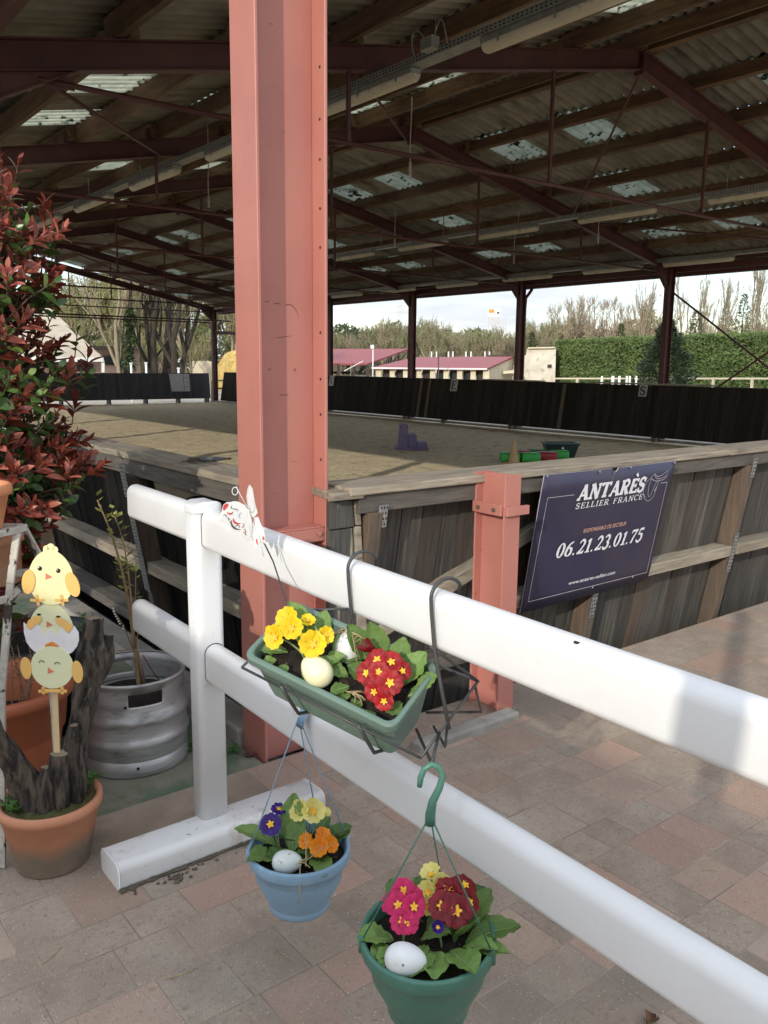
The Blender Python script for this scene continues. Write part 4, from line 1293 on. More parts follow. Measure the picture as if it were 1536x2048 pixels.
# ------------------------------------------------------------------ planter box in its wire bracket
PB = Matrix.Translation((1.020, 1.441, 0.911)) @ Matrix.Rotation(math.radians(15.5), 4, 'Z') @ Matrix.Rotation(math.radians(-26), 4, 'Y') @ Matrix.Rotation(math.radians(14), 4, 'X')
def pb(x, y, z): return PB @ Vector((x * 1.03, y * 0.88, z))
PBn = (PB.to_3x3() @ Vector((0, 0, 1))).normalized(); PBx = (PB.to_3x3() @ Vector((1, 0, 0))).normalized(); PBy = (PB.to_3x3() @ Vector((0, 1, 0))).normalized()
M_BOXG = mat('faded_green_plastic', (0.135, 0.205, 0.165), (0.115, 0.180, 0.145), rough=0.5, scale=3, layer=((0.30, 0.30, 0.22), 9, 0.60, 0.80), layer2=((0.24, 0.31, 0.27), 26, 0.64, 0.72, (3, 1, 1)))
M_WIRE = mat('dark_wire', (0.075, 0.075, 0.075), (0.05, 0.05, 0.05), rough=0.45, metal=0.3)
box = thing('planter_box', 'faded green plastic planter box hooked on the top rail of the white fence', 'planter', pb(0, 0, -.15))
LX, LY = 0.095, 0.225
def rr_loop(hx_, hy_, r, z, n=4):
    return [(a, b, z) for a, b in rrect(2 * hx_, 2 * hy_, r, n)]
loops = [rr_loop(.058, .188, .02, -.155), rr_loop(.062, .192, .02, -.15), rr_loop(LX - .012, LY - .012, .022, -.022), rr_loop(LX, LY, .026, -.022), rr_loop(LX, LY, .026, -.002), rr_loop(LX - .003, LY - .003, .025, 0),
         rr_loop(LX - .012, LY - .012, .02, 0), rr_loop(LX - .015, LY - .015, .02, -.004), rr_loop(LX - .034, LY - .034, .016, -.14)]
bxm = MB()
m_ = len(loops[0])
for lp in loops: bxm.v.extend(pb(*p) for p in lp)
for i in range(len(loops) - 1):
    for k_ in range(m_):
        k2 = (k_ + 1) % m_
        bxm.f.append((i * m_ + k_, i * m_ + k2, (i + 1) * m_ + k2, (i + 1) * m_ + k_)); bxm.mi.append(0); bxm.sm.append(False)
bxm.f.append(tuple(range(m_ - 1, -1, -1))); bxm.mi.append(0); bxm.sm.append(False)
bxm.build('trough', M_BOXG, box, bevel=0.0025, seg=2, angle=40)
sl = MB(); sl.grid(lambda u, v: pb((u - .5) * 2 * (LX - .02), (v - .5) * 2 * (LY - .02), -.036 + .012 * noise.noise(Vector((u * 7, v * 14, 2))) + .006 * noise.noise(Vector((u * 22, v * 40, 5)))), 24, 48)
sl.build('soil', M_SOIL, box)

wb = thing('wire_bracket', 'dark wire bracket hooked over the top rail holding the green planter', 'bracket', (1.16, 1.4, 1.1))
def wire(pts, nm='wire', r=.0032): return MB().tube(pts, r, 7).build(nm, M_WIRE, wb)
for (yh, zt) in ((1.555, 1.098), (1.262, 1.094)):
    a = [(1.215, yh + .012, zt - .035), (1.21, yh + .008, zt - .012)] + [(1.166 + .043 * math.cos(math.radians(t)), yh, zt - .020 + .036 * math.sin(math.radians(t))) for t in range(20, 181, 16)] + [(1.1235, yh - .002, zt - .05), (1.1245, yh - .012, zt - .125), (1.128, yh - .03, zt - .20), (1.132, yh - .055, zt - .29)]
    wire(a, 'hook', .0042)
# hoop round the box below the rim, front supports, hanging stretcher loops at the near end
hoop = [pb(x, y, -.040) for x, y in ((LX + .004, LY + .004), (-LX - .004, LY + .004), (-LX - .004, -LY - .075), (LX + .03, -LY - .085), (LX + .004, LY + .004))]
wire(hoop[:2]); wire(hoop[1:3]); wire(hoop[2:4]); wire(hoop[3:5])
wire([pb(LX + .03, -LY - .085, -.04), (1.113, 1.25, .975)])
wire([pb(LX + .004, LY + .004, -.04), (1.117, 1.545, .985)])
for yy in (.10, -.13):
    wire([pb(-LX - .006, yy, -.03), pb(-LX - .004, yy - .02, -.075), pb(-LX + .006, yy - .03, -.125), pb(-.05, yy - .03, -.163), pb(-.03, yy - .02, -.160)], 'cradle', .0042)
wire([pb(.0, -LY - .08, -.04), pb(.02, -LY - .06, -.16), pb(.06, -LY + .0, -.172)], 'cradle')
wire([pb(LX + .02, -LY - .083, -.045), pb(LX + .04, -LY - .09, -.155), pb(LX - .01, -LY + .04, -.175)], 'cradle')
hp = pb(-.03, -LY - .078, -.04)
HANG = Vector((1.000, 1.113, 0.797))
wire([hp, hp.lerp(HANG, .5) + Vector((0, 0, .004)), HANG + Vector((0, 0, .003)), HANG + Vector((.012, .012, -.002)), pb(.03, -LY + .03, -.166)], 'cradle', .0036)
GREEN_HOOK = Vector(hp)

ypl = thing('primrose_plant', 'yellow primrose in the far half of the green planter box', 'primrose', pb(0, .12, -.04))
rpl = thing('primrose_plant', 'deep red primrose in the near half of the green planter box', 'primrose', pb(0, -.12, -.04))
def box_leaf(parent, x, y, ang, ln, wd, el=35, curl=.5, z=-.03, m=None):
    a = math.radians(ang); e = math.radians(el)
    d = (PBx * math.cos(a) + PBy * math.sin(a)) * math.cos(e) + PBn * math.sin(e)
    reach = ln * 1.22 * math.cos(e) * .9 + wd * .3
    for c0, c1, lim in ((x, math.cos(a), .078), (y, math.sin(a), .205)):
        if abs(c0 + reach * c1) > lim and el < 48:
            k_ = max(.45, (lim - abs(c0)) / max(1e-4, abs(reach * c1))); ln *= k_; wd *= max(.7, k_); reach *= k_
    leaf_part(parent, pb(x, y, z), d, PBn if el < 70 else -(PBx * math.cos(a) + PBy * math.sin(a)), ln * 1.22, wd * 1.25, curl * .8, m)
for (x, y, a, l, w, e, c) in ((.03, .13, 70, .085, .05, 60, .3), (-.02, .15, 120, .085, .048, 25, .6), (-.05, .13, 200, .06, .035, 20, .7), (-.03, .07, 215, .065, .045, 20, .5), (.03, .05, -20, .075, .045, 40, .5), (.02, .04, -75, .07, .05, 30, .6), (.0, .10, 40, .07, .05, 55, .4), (.045, .10, 20, .06, .04, 50, .4), (-.02, .05, -60, .06, .04, 45, .5), (-.05, .16, 150, .06, .04, 25, .6)):
    box_leaf(ypl, x, y, a, l, w, e, c)
fl = lambda x, y, z: pb(x, y, z)
FN = (PBn * .6 + CB * .9 + Vector((-.5, -.2, .2)) * .4).normalized()
for (x, y, z, r, t) in ((.010, .165, .040, .030, (0, .2)), (-.035, .165, .028, .029, (-.4, .3)), (-.010, .135, .045, .028, (.1, -.1)), (-.020, .062, .040, .032, (0, -.2)), (.012, .050, .042, .021, (.3, -.4)), (.035, .125, .030, .018, (.6, .1))):
    flower_part(ypl, fl(x, y, z), FN + PBx * t[0] + PBy * t[1], r * 1.0, 'yellow', cup=.42, stem_from=fl(x * .5, .1, -.03))
for (x, y, a, l, w, e, c) in ((.045, -.05, 80, .085, .05, 60, .2), (.045, -.09, 60, .095, .055, 68, .2), (.03, -.16, -20, .075, .055, 50, .4), (.01, -.19, -60, .065, .05, 35, .8), (-.03, -.16, -110, .065, .055, 30, .7), (-.06, -.135, 190, .06, .05, 28, .6), (-.03, -.05, 160, .065, .045, 30, .5), (-.01, -.03, 110, .075, .05, 35, .5), (-.045, -.045, 210, .065, .045, 20, .6), (-.05, -.10, 170, .05, .04, 25, .6), (.05, -.13, 10, .07, .05, 60, .3), (.0, -.08, 100, .05, .045, 50, .4), (.03, -.2, -40, .05, .04, 55, .7)):
    box_leaf(rpl, x, y, a, l, w, e, c)
for (x, y, z, r, t) in ((.012, -.105, .040, .028, (.1, .3)), (.020, -.138, .042, .026, (.3, 0)), (-.022, -.100, .032, .026, (-.3, .4)), (-.014, -.128, .042, .024, (-.1, .1)), (-.022, -.165, .036, .029, (-.1, -.2)), (-.048, -.140, .022, .023, (-.6, .1)), (-.055, -.172, .018, .022, (-.7, -.3)), (.020, -.168, .03, .022, (.2, -.4))):
    flower_part(rpl, fl(x, y, z), FN + PBx * t[0] + PBy * t[1], r * 1.0, 'red', cup=.15, stem_from=fl(x * .5, -.13, -.03))
bud = flower_part(rpl, fl(.035, -.075, .035), FN + PBy * 1.2, .018, 'darkred', eye=False, cup=1.2)
egg_obj('cream egg lying against the front rim of the green planter box', pb(-.052, .028, .004), PBy * 1 + PBx * .3 + PBn * .15, .082, .062, M_EGGC)
egg_obj('white egg half hidden behind leaves at the back of the green planter', pb(.048, .010, -.006), PBx * .6 + PBn * .8, .082, .060, M_EGGW)
rs = random.Random(5)
straw('wisps of straw round the white egg in the green planter', [bez(pb(.06 + rs.uniform(-.03, .02), .02 + rs.uniform(-.06, .05), .0), pb(.05, rs.uniform(-.04, .05), .05), pb(.05, rs.uniform(-.05, .03), .05), pb(.06 + rs.uniform(-.05, .02), rs.uniform(-.07, .06), .0), 8) for q in range(9)], .0009)
straw('dry straw bits on the soil between the egg and the red primrose', [bez(pb(-.05, -.05 - rs.random() * .05, -.022), pb(-.06, -.06, -.01), pb(-.04, -.09, -.012), pb(-.05 + rs.uniform(-.02, .02), -.09 - rs.random() * .03, -.02), 6) for q in range(8)], .0008)

# ------------------------------------------------------------------ butterfly on a rod
bf = thing('butterfly_stake', 'white metal butterfly with red and black cut-outs on a thin rod in the planter', 'butterfly', pb(.05, .19, -.03))
BC = Vector((1.045, 1.865, 1.155))
sc_ = 0.00019
def bp(x, y, dep=0.0): return BC + CR * ((x - 570) * sc_) + CU * (-(y - 620) * sc_) + CB * dep
M_BWING = mat('white_tin', (0.70, 0.69, 0.66), (0.60, 0.59, 0.56), rough=0.4, metal=0.1, scale=9)
M_TRED = mat('red_tin', (0.55, 0.03, 0.025), rough=0.4)
M_TBLK = mat('dark_tin', (0.06, 0.05, 0.045), rough=0.4)
M_TBLU = mat('blue_tin', (0.35, 0.48, 0.66), rough=0.4)
wing1 = [(570, 610), (545, 510), (470, 420), (400, 380), (345, 372), (300, 385), (250, 388), (212, 420), (195, 480), (190, 545), (175, 595), (150, 640), (205, 645), (250, 660), (290, 700), (335, 750), (385, 768), (425, 770), (440, 815), (480, 842), (515, 890), (560, 850), (590, 760)]
wing2 = [(560, 570), (520, 400), (510, 300), (530, 200), (550, 150), (590, 210), (600, 300), (620, 420), (650, 520), (600, 580)]
wing3 = [(600, 590), (660, 580), (700, 680), (740, 750), (765, 880), (770, 940), (715, 880), (650, 760)]
wing4 = [(560, 700), (600, 850), (615, 960), (640, 1022), (662, 960), (650, 880), (620, 740)]
def wing(pts, fn, nm='wing', m=M_BWING):
    p3 = [fn(x, y) for x, y in pts]
    n = (p3[1] - p3[0]).cross(p3[len(p3) // 2] - p3[0]).normalized()
    o = MB().prism(p3, n * .0012).build(nm, m, bf)
    rim = MB().tube(p3 + [p3[0]], .0011, 5); rim.build('rim', M_BWING, o)
    return o, n
f1 = lambda x, y, d=0: bp(x, y, (570 - x) * sc_ * .25 + d)
f2 = lambda x, y, d=0: bp(x, y, (620 - y) * sc_ * .15 - .002 + d)
f3 = lambda x, y, d=0: bp(x, y, (x - 600) * sc_ * .5 + .001 + d)
f4 = lambda x, y, d=0: bp(x, y, (y - 700) * sc_ * .2 + .002 + d)
w1, n1_ = wing(wing1, f1); wing(wing2, f2); wing(wing3, f3); wing(wing4, f4)
def deco(pts, w, m, fn=f1, k_=.003):
    mb = MB(); ribbon(mb, pts, w, lambda u, v: fn(u, v, k_)); mb.build('cut_out', m, w1)
def scurl(cx, cy, r, a0, turns, k_=.45, n=16):
    return [(cx + r * (1 - (1 - k_) * t) * math.cos(math.radians(a0 + 360 * turns * t)), cy + r * (1 - (1 - k_) * t) * math.sin(math.radians(a0 + 360 * turns * t))) for t in (i / n for i in range(n + 1))]
mbp = MB(); mbp.add([f1(x, y, .003) for x, y in ((203, 478), (212, 428), (246, 398), (276, 402), (268, 440), (240, 470), (220, 492))], [tuple(range(7))]); mbp.build('red_patch', M_TRED, w1)
def taper(n, w): return [max(2, w * math.sin(PI * (i + .6) / (n + 1.2))) for i in range(n + 1)]
for (cx, cy, r_, a0, tn, kk, w, m) in ((292, 500, 42, 10, .42, .8, 22, M_TRED), (400, 600, 70, 60, .35, .9, 26, M_TRED), (410, 640, 105, 75, .33, .95, 24, M_TBLK), (395, 712, 34, 160, .75, .35, 9, M_TBLK), (232, 572, 26, 200, .55, .6, 11, M_TBLK), (262, 612, 24, 250, .45, .8, 13, M_TBLK),
        (330, 440, 36, 30, .6, .4, 9, M_TBLK), (470, 770, 32, 250, .7, .35, 9, M_TRED), (505, 800, 22, 60, .6, .5, 9, M_TBLK), (375, 500, 30, 200, .5, .6, 10, M_TBLK), (455, 560, 48, 120, .4, .8, 12, M_TBLU), (440, 690, 36, 300, .5, .6, 10, M_TRED), (505, 690, 44, 100, .4, .8, 12, M_TBLU), (310, 640, 22, 30, .6, .5, 9, M_TRED)):
    pts_ = scurl(cx, cy, r_, a0, tn, kk); deco(pts_, taper(16, w), m)
mb = MB(); ribbon(mb, [(638, 870), (650, 910), (662, 950)], [14, 28, 12], lambda u, v: f4(u, v, .003)); mb.build('cut_out', M_TRED, w1)
mb = MB(); ribbon(mb, [(730, 835), (742, 880)], [10, 26], lambda u, v: f3(u, v, .003)); mb.build('cut_out', M_TRED, w1)
for lp in (arc2(575, 420, 30, 0, 360, 16, 100), arc2(625, 660, 22, 0, 360, 14, 55), arc2(455, 480, 95, 0, 360, 18, 60)):
    MB().tube([bp(x, y, .004) for x, y in lp], .0009, 5).build('filigree', M_BWING, bf)
MB().tube([bp(600, 900, .004), bp(560, 640, .004), bp(525, 470, .004)], [.0025, .0045, .002], 7).build('body', M_BWING, bf)
MB().tube([bp(525, 470, .004), bp(400, 240, .006), bp(370, 170, .007)] , .0014, 5).build('antenna', M_BWING, bf)
MB().tube([bp(400, 240, .006)] + [bp(x, y, .006) for x, y in arc2(352, 235, 38, -10, 300, 14, 52)], .0012, 5).build('antenna', M_BWING, bf)
MB().tube([bp(670, 800, .005), bp(738, 1105, .01)], .0012, 5).build('leg', M_BWING, bf)
MB().tube([bp(650, 740, .004), bp(860, 1180, .0), pb(.045, .185, -.03)], .0019, 6).build('rod', M_BLACKM, bf)

# ------------------------------------------------------------------ hanging pots
def hanging_pot(c, r, hgt, colr, col2, hook, label, tilt=(0, 0), wires=((20,), (140,), (265,)), hook_label=''):
    m = mat('plastic_' + colr, *col2, rough=0.38, scale=4, spec=0.4, layer=(tuple(min(1, x * 1.35 + .02) for x in col2[0]), 7, .58, .8))
    t = thing('hanging_pot', label, 'flower pot', (c[0], c[1], c[2] - hgt))
    ax = Matrix.Rotation(math.radians(tilt[0]), 3, 'X') @ Matrix.Rotation(math.radians(tilt[1]), 3, 'Y')
    prof = [(.001, -hgt), (r * .59, -hgt), (r * .61, -hgt + .004), (r * .62, -hgt + .018), (r * .615, -hgt + .021), (r * .65, -hgt + .030), (r * .80, -hgt * .55), (r * .90, -hgt * .25), (r * .945, -.034), (r * .985, -.030), (r, -.026), (r * 1.0, -.005), (r * .985, 0), (r * .94, 0), (r * .915, -.006), (r * .90, -.03), (r * .84, -hgt * .5), (r * .6, -hgt * .9)]
    MB().lathe(prof, c, 48, axis=ax).build('bowl', m, t)
    sb = MB(); C0 = Vector(c)
    sb.grid(lambda u, v: C0 + ax @ Vector((math.cos(v * 2 * PI) * u * r * .9, math.sin(v * 2 * PI) * u * r * .9, -.032 + .01 * noise.noise(Vector((u * 6 * math.cos(v * 2 * PI), u * 6 * math.sin(v * 2 * PI), c[0] * 9))))), 12, 36)
    sb.build('soil', M_SOIL, t)
    hook = Vector(hook)
    for (a,) in wires:
        p = C0 + ax @ Vector((math.cos(math.radians(a)) * r * .99, math.sin(math.radians(a)) * r * .99, -.008))
        MB().tube([hook, p], .0017, 6).build('suspension_wire', m, t)
        lug = MB().tube([p + Vector((0, 0, -.020)), p + Vector((0, 0, .012))], .0055, 8); lug.build('lug', m, t)
    return t, m, ax

BLUE_C = (1.075, 1.700, 0.322)
blue, m_blue, axb = hanging_pot(BLUE_C, .132, .165, 'blue', ((0.225, 0.355, 0.475), (0.20, 0.325, 0.44)), (1.105, 1.745, .650), 'light blue hanging flower pot with purple, cream and orange primroses', wires=((155,), (-18,), (35,)))
hk = MB()
sweep(hk, rrect(.030, .007, .003, 2), [(1.170, 1.75, .680), (1.15, 1.75, .681), (1.132, 1.75, .676), (1.122, 1.749, .662), (1.118, 1.748, .640), (1.108, 1.746, .622)], (0, 1, 0), (0.5, 0, .6))
hk.build('hook', m_blue, blue)
def pot_plant(C0, r, ax):
    C0 = Vector(C0)
    return lambda u, v, z: C0 + CR * (u * r) + Vector((0.620, 0.784, 0)) * (v * r) + Vector((0, 0, z))
bpos = pot_plant(BLUE_C, .132, axb)
HX, HY = CR, Vector((.62, .784, 0))
def pleaf(par, P, u, v, ang, ln, wd, el, curl=.5, z=-.02, m=None):
    a = math.radians(ang); e = math.radians(el)
    h = HX * math.cos(a) + HY * math.sin(a)
    leaf_part(par, P(u, v, z), h * math.cos(e) + Vector((0, 0, math.sin(e))), Vector((0, 0, 1)) if el < 65 else -h, ln * 1.15, wd * 1.15, curl * .85, m)
FV = (CB * .8 + Vector((0, 0, .6)))
p1 = thing('primrose_plant', 'dark purple primrose at the left of the light blue pot', 'primrose', bpos(-.5, .1, -.03))
for (u, v, a, l, w, e, c) in ((-.45, .2, 165, .115, .062, 28, .45), (-.35, -.2, 215, .085, .075, 30, .5), (-.2, .1, 80, .125, .066, 72, .1), (-.15, -.05, 60, .09, .06, 66, .2), (-.5, -.1, 190, .06, .05, 30, .6)):
    pleaf(p1, bpos, u, v, a, l, w, e, c)
for (u, v, z, r, t) in ((-.56, .05, .055, .031, (-.1, .0)), (-.44, .35, .075, .022, (.2, .6))):
    flower_part(p1, bpos(u, v, z), FV + HX * t[0] + HY * t[1], r, 'purple', cup=.1, stem_from=bpos(-.4, .1, -.03))
p2 = thing('primrose_plant', 'pale cream yellow primrose at the back of the light blue pot', 'primrose', bpos(.1, .4, -.03))
for (u, v, a, l, w, e, c) in ((.1, .3, 200, .07, .055, 40, .5), (.4, .3, 20, .085, .06, 35, .5), (.3, .6, 60, .06, .04, 40, .6), (.1, .1, -60, .08, .075, 28, .5), (-.1, .0, -120, .085, .08, 25, .5), (.25, .35, -20, .07, .05, 45, .4)):
    pleaf(p2, bpos, u, v, a, l, w, e, c, m=M_LEAFD)
for (u, v, z, r, t) in ((.00, .32, .070, .030, (-.3, .1)), (.24, .30, .072, .034, (.3, .0)), (.45, .55, .050, .018, (.5, .6))):
    flower_part(p2, bpos(u, v, z), FV + HX * t[0] + HY * t[1], r, 'pale', cup=.45, stem_from=bpos(.15, .4, -.03))
p3 = thing('primrose_plant', 'orange primrose at the right of the light blue pot', 'primrose', bpos(.4, -.05, -.03))
for (u, v, a, l, w, e, c) in ((.35, -.1, -75, .095, .06, 20, .6), (.4, .0, -35, .06, .05, 40, .5), (.55, .2, 40, .07, .055, 35, .6), (.2, -.15, 230, .07, .06, 25, .6)):
    pleaf(p3, bpos, u, v, a, l, w, e, c)
for (u, v, z, r, t) in ((.17, -.15, .022, .022, (-.4, .1)), (.46, -.08, .030, .022, (.2, .5)), (.42, -.30, .018, .026, (-.1, -.2)), (.60, -.20, .018, .023, (.6, -.1))):
    flower_part(p3, bpos(u, v, z), FV + HX * t[0] + HY * t[1], r, 'orange', cup=.5, eye=False, stem_from=bpos(.4, 0, -.03))
egg_obj('pale speckled egg at the front of the light blue pot', bpos(-.17, -.56, .000), HX + Vector((0, 0, .05)), .076, .058, M_EGGB)
straw('yellow straw hanging over the front rim of the light blue pot', [bez(bpos(.12, -.6, .0), bpos(.08, -.7, .02), bpos(.12, -1.02, .02), bpos(.10, -1.06, -.07), 8), bez(bpos(.15, -.2, .06), bpos(.16, -.35, .03), bpos(.2, -.6, .0), bpos(.2, -.75, .005), 8), bez(bpos(.12, -.6, .0), bpos(.3, -.65, .02), bpos(.4, -.55, .03), bpos(.58, -.45, .035), 8), bez(bpos(.05, -.62, .01), bpos(.15, -.7, .012), bpos(.2, -.6, .015), bpos(.22, -.5, .01), 8), bez(bpos(.02, -.75, .01), bpos(.1, -.72, .02), bpos(.2, -.72, .01), bpos(.28, -.8, .005), 8)], .0013)

GREEN_C = (1.000, 1.113, 0.452)
GH = Vector((1.000, 1.113, 0.700))
green, m_gr, axg = hanging_pot(GREEN_C, .134, .175, 'green', ((0.070, 0.185, 0.135), (0.058, 0.160, 0.118)), GH, 'dark green hanging flower pot with magenta, cream and dark red primroses', wires=((150,), (35,), (-62,)), tilt=(2, -3))
gk = MB()
base_g = GH
ghp = [GH + Vector((0, 0, -.02)), GH + Vector((0, 0, .0)), GH + CR * .004 + Vector((0, 0, .028)), GH + CR * .016 + Vector((0, 0, .055)), GH + CR * .022 + Vector((0, 0, .080)), GH + CR * .014 + Vector((0, 0, .098)), GH + Vector((0, 0, .104)), GH - CR * .014 + Vector((0, 0, .094)), GH - CR * .020 + Vector((0, 0, .076)), GH - CR * .022 + Vector((0, 0, .058))]
gk.tube(ghp, [.010, .010, .008, .007, .006, .006, .006, .006, .006, .005], 8)
gk.build('hook', m_gr, green)
gpos = pot_plant(GREEN_C, .134, axg)
q1 = thing('primrose_plant', 'magenta primrose at the left of the dark green pot', 'primrose', gpos(-.4, .1, -.03))
for (u, v, a, l, w, e, c) in ((-.5, .0, 195, .07, .065, 30, .6), (-.4, -.2, 235, .065, .05, 22, .6), (-.35, .45, 110, .08, .055, 45, .4), (-.15, .5, 80, .08, .06, 45, .4), (-.1, .0, -20, .062, .058, 45, .6), (-.5, -.2, 215, .05, .05, 25, .7), (-.2, -.15, -70, .045, .04, 30, .6), (.0, .25, 30, .07, .045, 40, .5)):
    pleaf(q1, gpos, u, v, a, l, w, e, c)
for (u, v, z, r, t) in ((-.36, .28, .062, .027, (.1, .2)), (-.44, .02, .055, .026, (-.2, .1)), (-.22, -.02, .055, .026, (.4, -.1)), (-.38, -.18, .040, .026, (-.1, -.3)), (-.20, .14, .060, .024, (.5, .2)), (-.55, .15, .048, .022, (-.6, .2)), (-.28, -.20, .036, .020, (.2, -.5))):
    flower_part(q1, gpos(u, v, z), FV + HX * t[0] + HY * t[1], r, 'magenta', cup=.12, stem_from=gpos(-.35, .05, -.03))
q2 = thing('primrose_plant', 'cream yellow primrose at the back of the dark green pot', 'primrose', gpos(.1, .45, -.03))
for (u, v, a, l, w, e, c) in ((.25, .5, 20, .10, .075, 38, .5), (-.05, .4, 170, .07, .045, 40, .5), (.05, .6, 110, .07, .05, 50, .4), (.15, .35, -60, .06, .05, 30, .5)):
    pleaf(q2, gpos, u, v, a, l, w, e, c, m=M_LEAFD)
for (u, v, z, r, t) in ((.07, .55, .070, .023, (-.2, .7)), (.16, .40, .060, .026, (.5, .1)), (.02, .36, .052, .024, (-.4, -.2)), (.0, .22, .036, .019, (-.2, -.8)), (.12, .25, .040, .018, (.3, -.7))):
    flower_part(q2, gpos(u, v, z), FV + HX * t[0] + HY * t[1], r, 'pale', cup=.65, eye=True, stem_from=gpos(.1, .4, -.03))
q3 = thing('primrose_plant', 'dark crimson primrose at the right of the dark green pot', 'primrose', gpos(.4, .05, -.03))
for (u, v, a, l, w, e, c) in ((.55, -.05, 10, .105, .07, 25, .5), (.6, .2, 40, .085, .06, 55, .4), (.4, .0, -40, .08, .055, 60, .3), (.3, -.25, -65, .09, .07, 28, .5), (.1, -.25, -95, .075, .06, 22, .6), (.0, -.2, -115, .08, .062, 20, .6), (.65, -.25, -20, .065, .045, 30, .6), (.5, -.15, -30, .07, .045, 35, .6), (.5, .35, 70, .06, .05, 55, .4)):
    pleaf(q3, gpos, u, v, a, l, w, e, c)
for (u, v, z, r, t) in ((.20, .00, .055, .030, (-.3, .1)), (.40, -.06, .050, .034, (.1, -.1)), (.30, .25, .070, .027, (-.1, .6)), (.55, .30, .072, .028, (.3, .6)), (.60, .08, .055, .026, (.6, .2)), (.42, .20, .066, .026, (.1, .3))):
    flower_part(q3, gpos(u, v, z), FV + HX * t[0] + HY * t[1], r, 'darkred', cup=.12, stem_from=gpos(.4, .05, -.03))
flower_part(q3, gpos(.13, -.18, .026), FV, .013, 'purple', cup=.6, stem_from=gpos(.2, -.05, -.03))
egg_obj('plain white egg at the front left of the dark green pot', gpos(-.34, -.58, -.002), HX + Vector((0, 0, -.12)), .080, .060, M_EGGW)

sh_ = MB().tube([(1.150, 0.905, 1.0700), (1.150, 0.905, 1.0724)], .006, 10); sh_.build('screw_hole', M_DARK, fence)

# ------------------------------------------------------------------ pots and plants on the left
M_TERRA = mat('weathered_terracotta', (0.50, 0.205, 0.105), (0.43, 0.17, 0.085), rough=0.75, scale=4, bump=0.12, bscale=30, layer=((0.42, 0.28, 0.18), 5, .52, .75))
M_TERRA2 = mat('terracotta_plastic', (0.42, 0.125, 0.055), (0.36, 0.105, 0.045), rough=0.5, scale=3)
M_TERRA3 = mat('bright_terracotta', (0.62, 0.25, 0.11), (0.55, 0.215, 0.095), rough=0.6, scale=3)
def pot_mat():
    """terracotta with a tide mark of dirt around its foot"""
    m = bpy.data.materials.new('terracotta_with_tide_mark'); m.use_nodes = True
    N, K = m.node_tree.nodes, m.node_tree.links.new
    bs = N['Principled BSDF']; bs.inputs['Roughness'].default_value = .8
    tc = N.new('ShaderNodeTexCoord'); sep = N.new('ShaderNodeSeparateXYZ'); K(tc.outputs['Object'], sep.inputs[0])
    nz = N.new('ShaderNodeTexNoise'); nz.inputs['Scale'].default_value = 9; nz.inputs['Detail'].default_value = 8; K(tc.outputs['Object'], nz.inputs['Vector'])
    ad = N.new('ShaderNodeMath'); ad.operation = 'MULTIPLY_ADD'; ad.inputs[1].default_value = -.10; K(nz.outputs[0], ad.inputs[0]); K(sep.outputs[2], ad.inputs[2])
    mr = N.new('ShaderNodeMapRange'); mr.inputs['From Min'].default_value = .015; mr.inputs['From Max'].default_value = .075; K(ad.outputs[0], mr.inputs['Value'])
    n2 = N.new('ShaderNodeTexNoise'); n2.inputs['Scale'].default_value = 30; n2.inputs['Detail'].default_value = 6; K(tc.outputs['Object'], n2.inputs['Vector'])
    c1 = N.new('ShaderNodeMixRGB'); c1.inputs[1].default_value = (.17, .135, .095, 1); c1.inputs[2].default_value = (.27, .215, .155, 1); K(n2.outputs[0], c1.inputs[0])
    c2 = N.new('ShaderNodeMixRGB'); c2.inputs[1].default_value = (.47, .20, .11, 1); c2.inputs[2].default_value = (.55, .25, .14, 1); K(n2.outputs[0], c2.inputs[0])
    mx = N.new('ShaderNodeMixRGB'); K(mr.outputs[0], mx.inputs[0]); K(c1.outputs[0], mx.inputs[1]); K(c2.outputs[0], mx.inputs[2]); K(mx.outputs[0], bs.inputs['Base Color'])
    b = N.new('ShaderNodeBump'); b.inputs['Strength'].default_value = .25; b.inputs['Distance'].default_value = .01; K(n2.outputs[0], b.inputs['Height']); K(b.outputs[0], bs.inputs['Normal'])
    return m
M_POTD = pot_mat()
M_MOSS = mat('moss', (0.10, 0.105, 0.02), (0.045, 0.04, 0.02), rough=0.95, scale=14, bump=0.9, bscale=70, layer=((0.12, 0.08, 0.02), 9, .55, .7))

def simple_pot(name, label, c, r0, r1, h, m, rim=.035, lip=.012, soil=M_SOIL, soil_drop=.03, group=None):
    c = Vector(c)
    t = thing(name, label, 'pot', c, group)
    prof = [(.001, 0), (r0 * .97, 0), (r0, .006), (r1 - lip, h - rim), (r1 - .002, h - rim + .004), (r1, h - rim * .5), (r1 - .002, h - .004), (r1 - .008, h), (r1 - .018, h - .003), (r1 - .024, h - .02), (r0 * .85, h * .25)]
    MB().lathe(prof, c, 56).build('bowl', m, t)
    rr = r1 - .022
    sb = MB(); sb.grid(lambda u, v: c + Vector((math.cos(v * 2 * PI) * u * rr, math.sin(v * 2 * PI) * u * rr, h - soil_drop + .014 * noise.noise(Vector((u * 5 * math.cos(v * 2 * PI), u * 5 * math.sin(v * 2 * PI), c.x * 7))))), 14, 40)
    sb.build('soil', soil, t)
    return t
POT_C = (0.700, 2.55, 0)
simple_pot('terracotta_pot', 'round terracotta pot with dirt-stained foot holding the cut stump', POT_C, .112, .158, .218, M_POTD, soil=M_MOSS, soil_drop=.012)
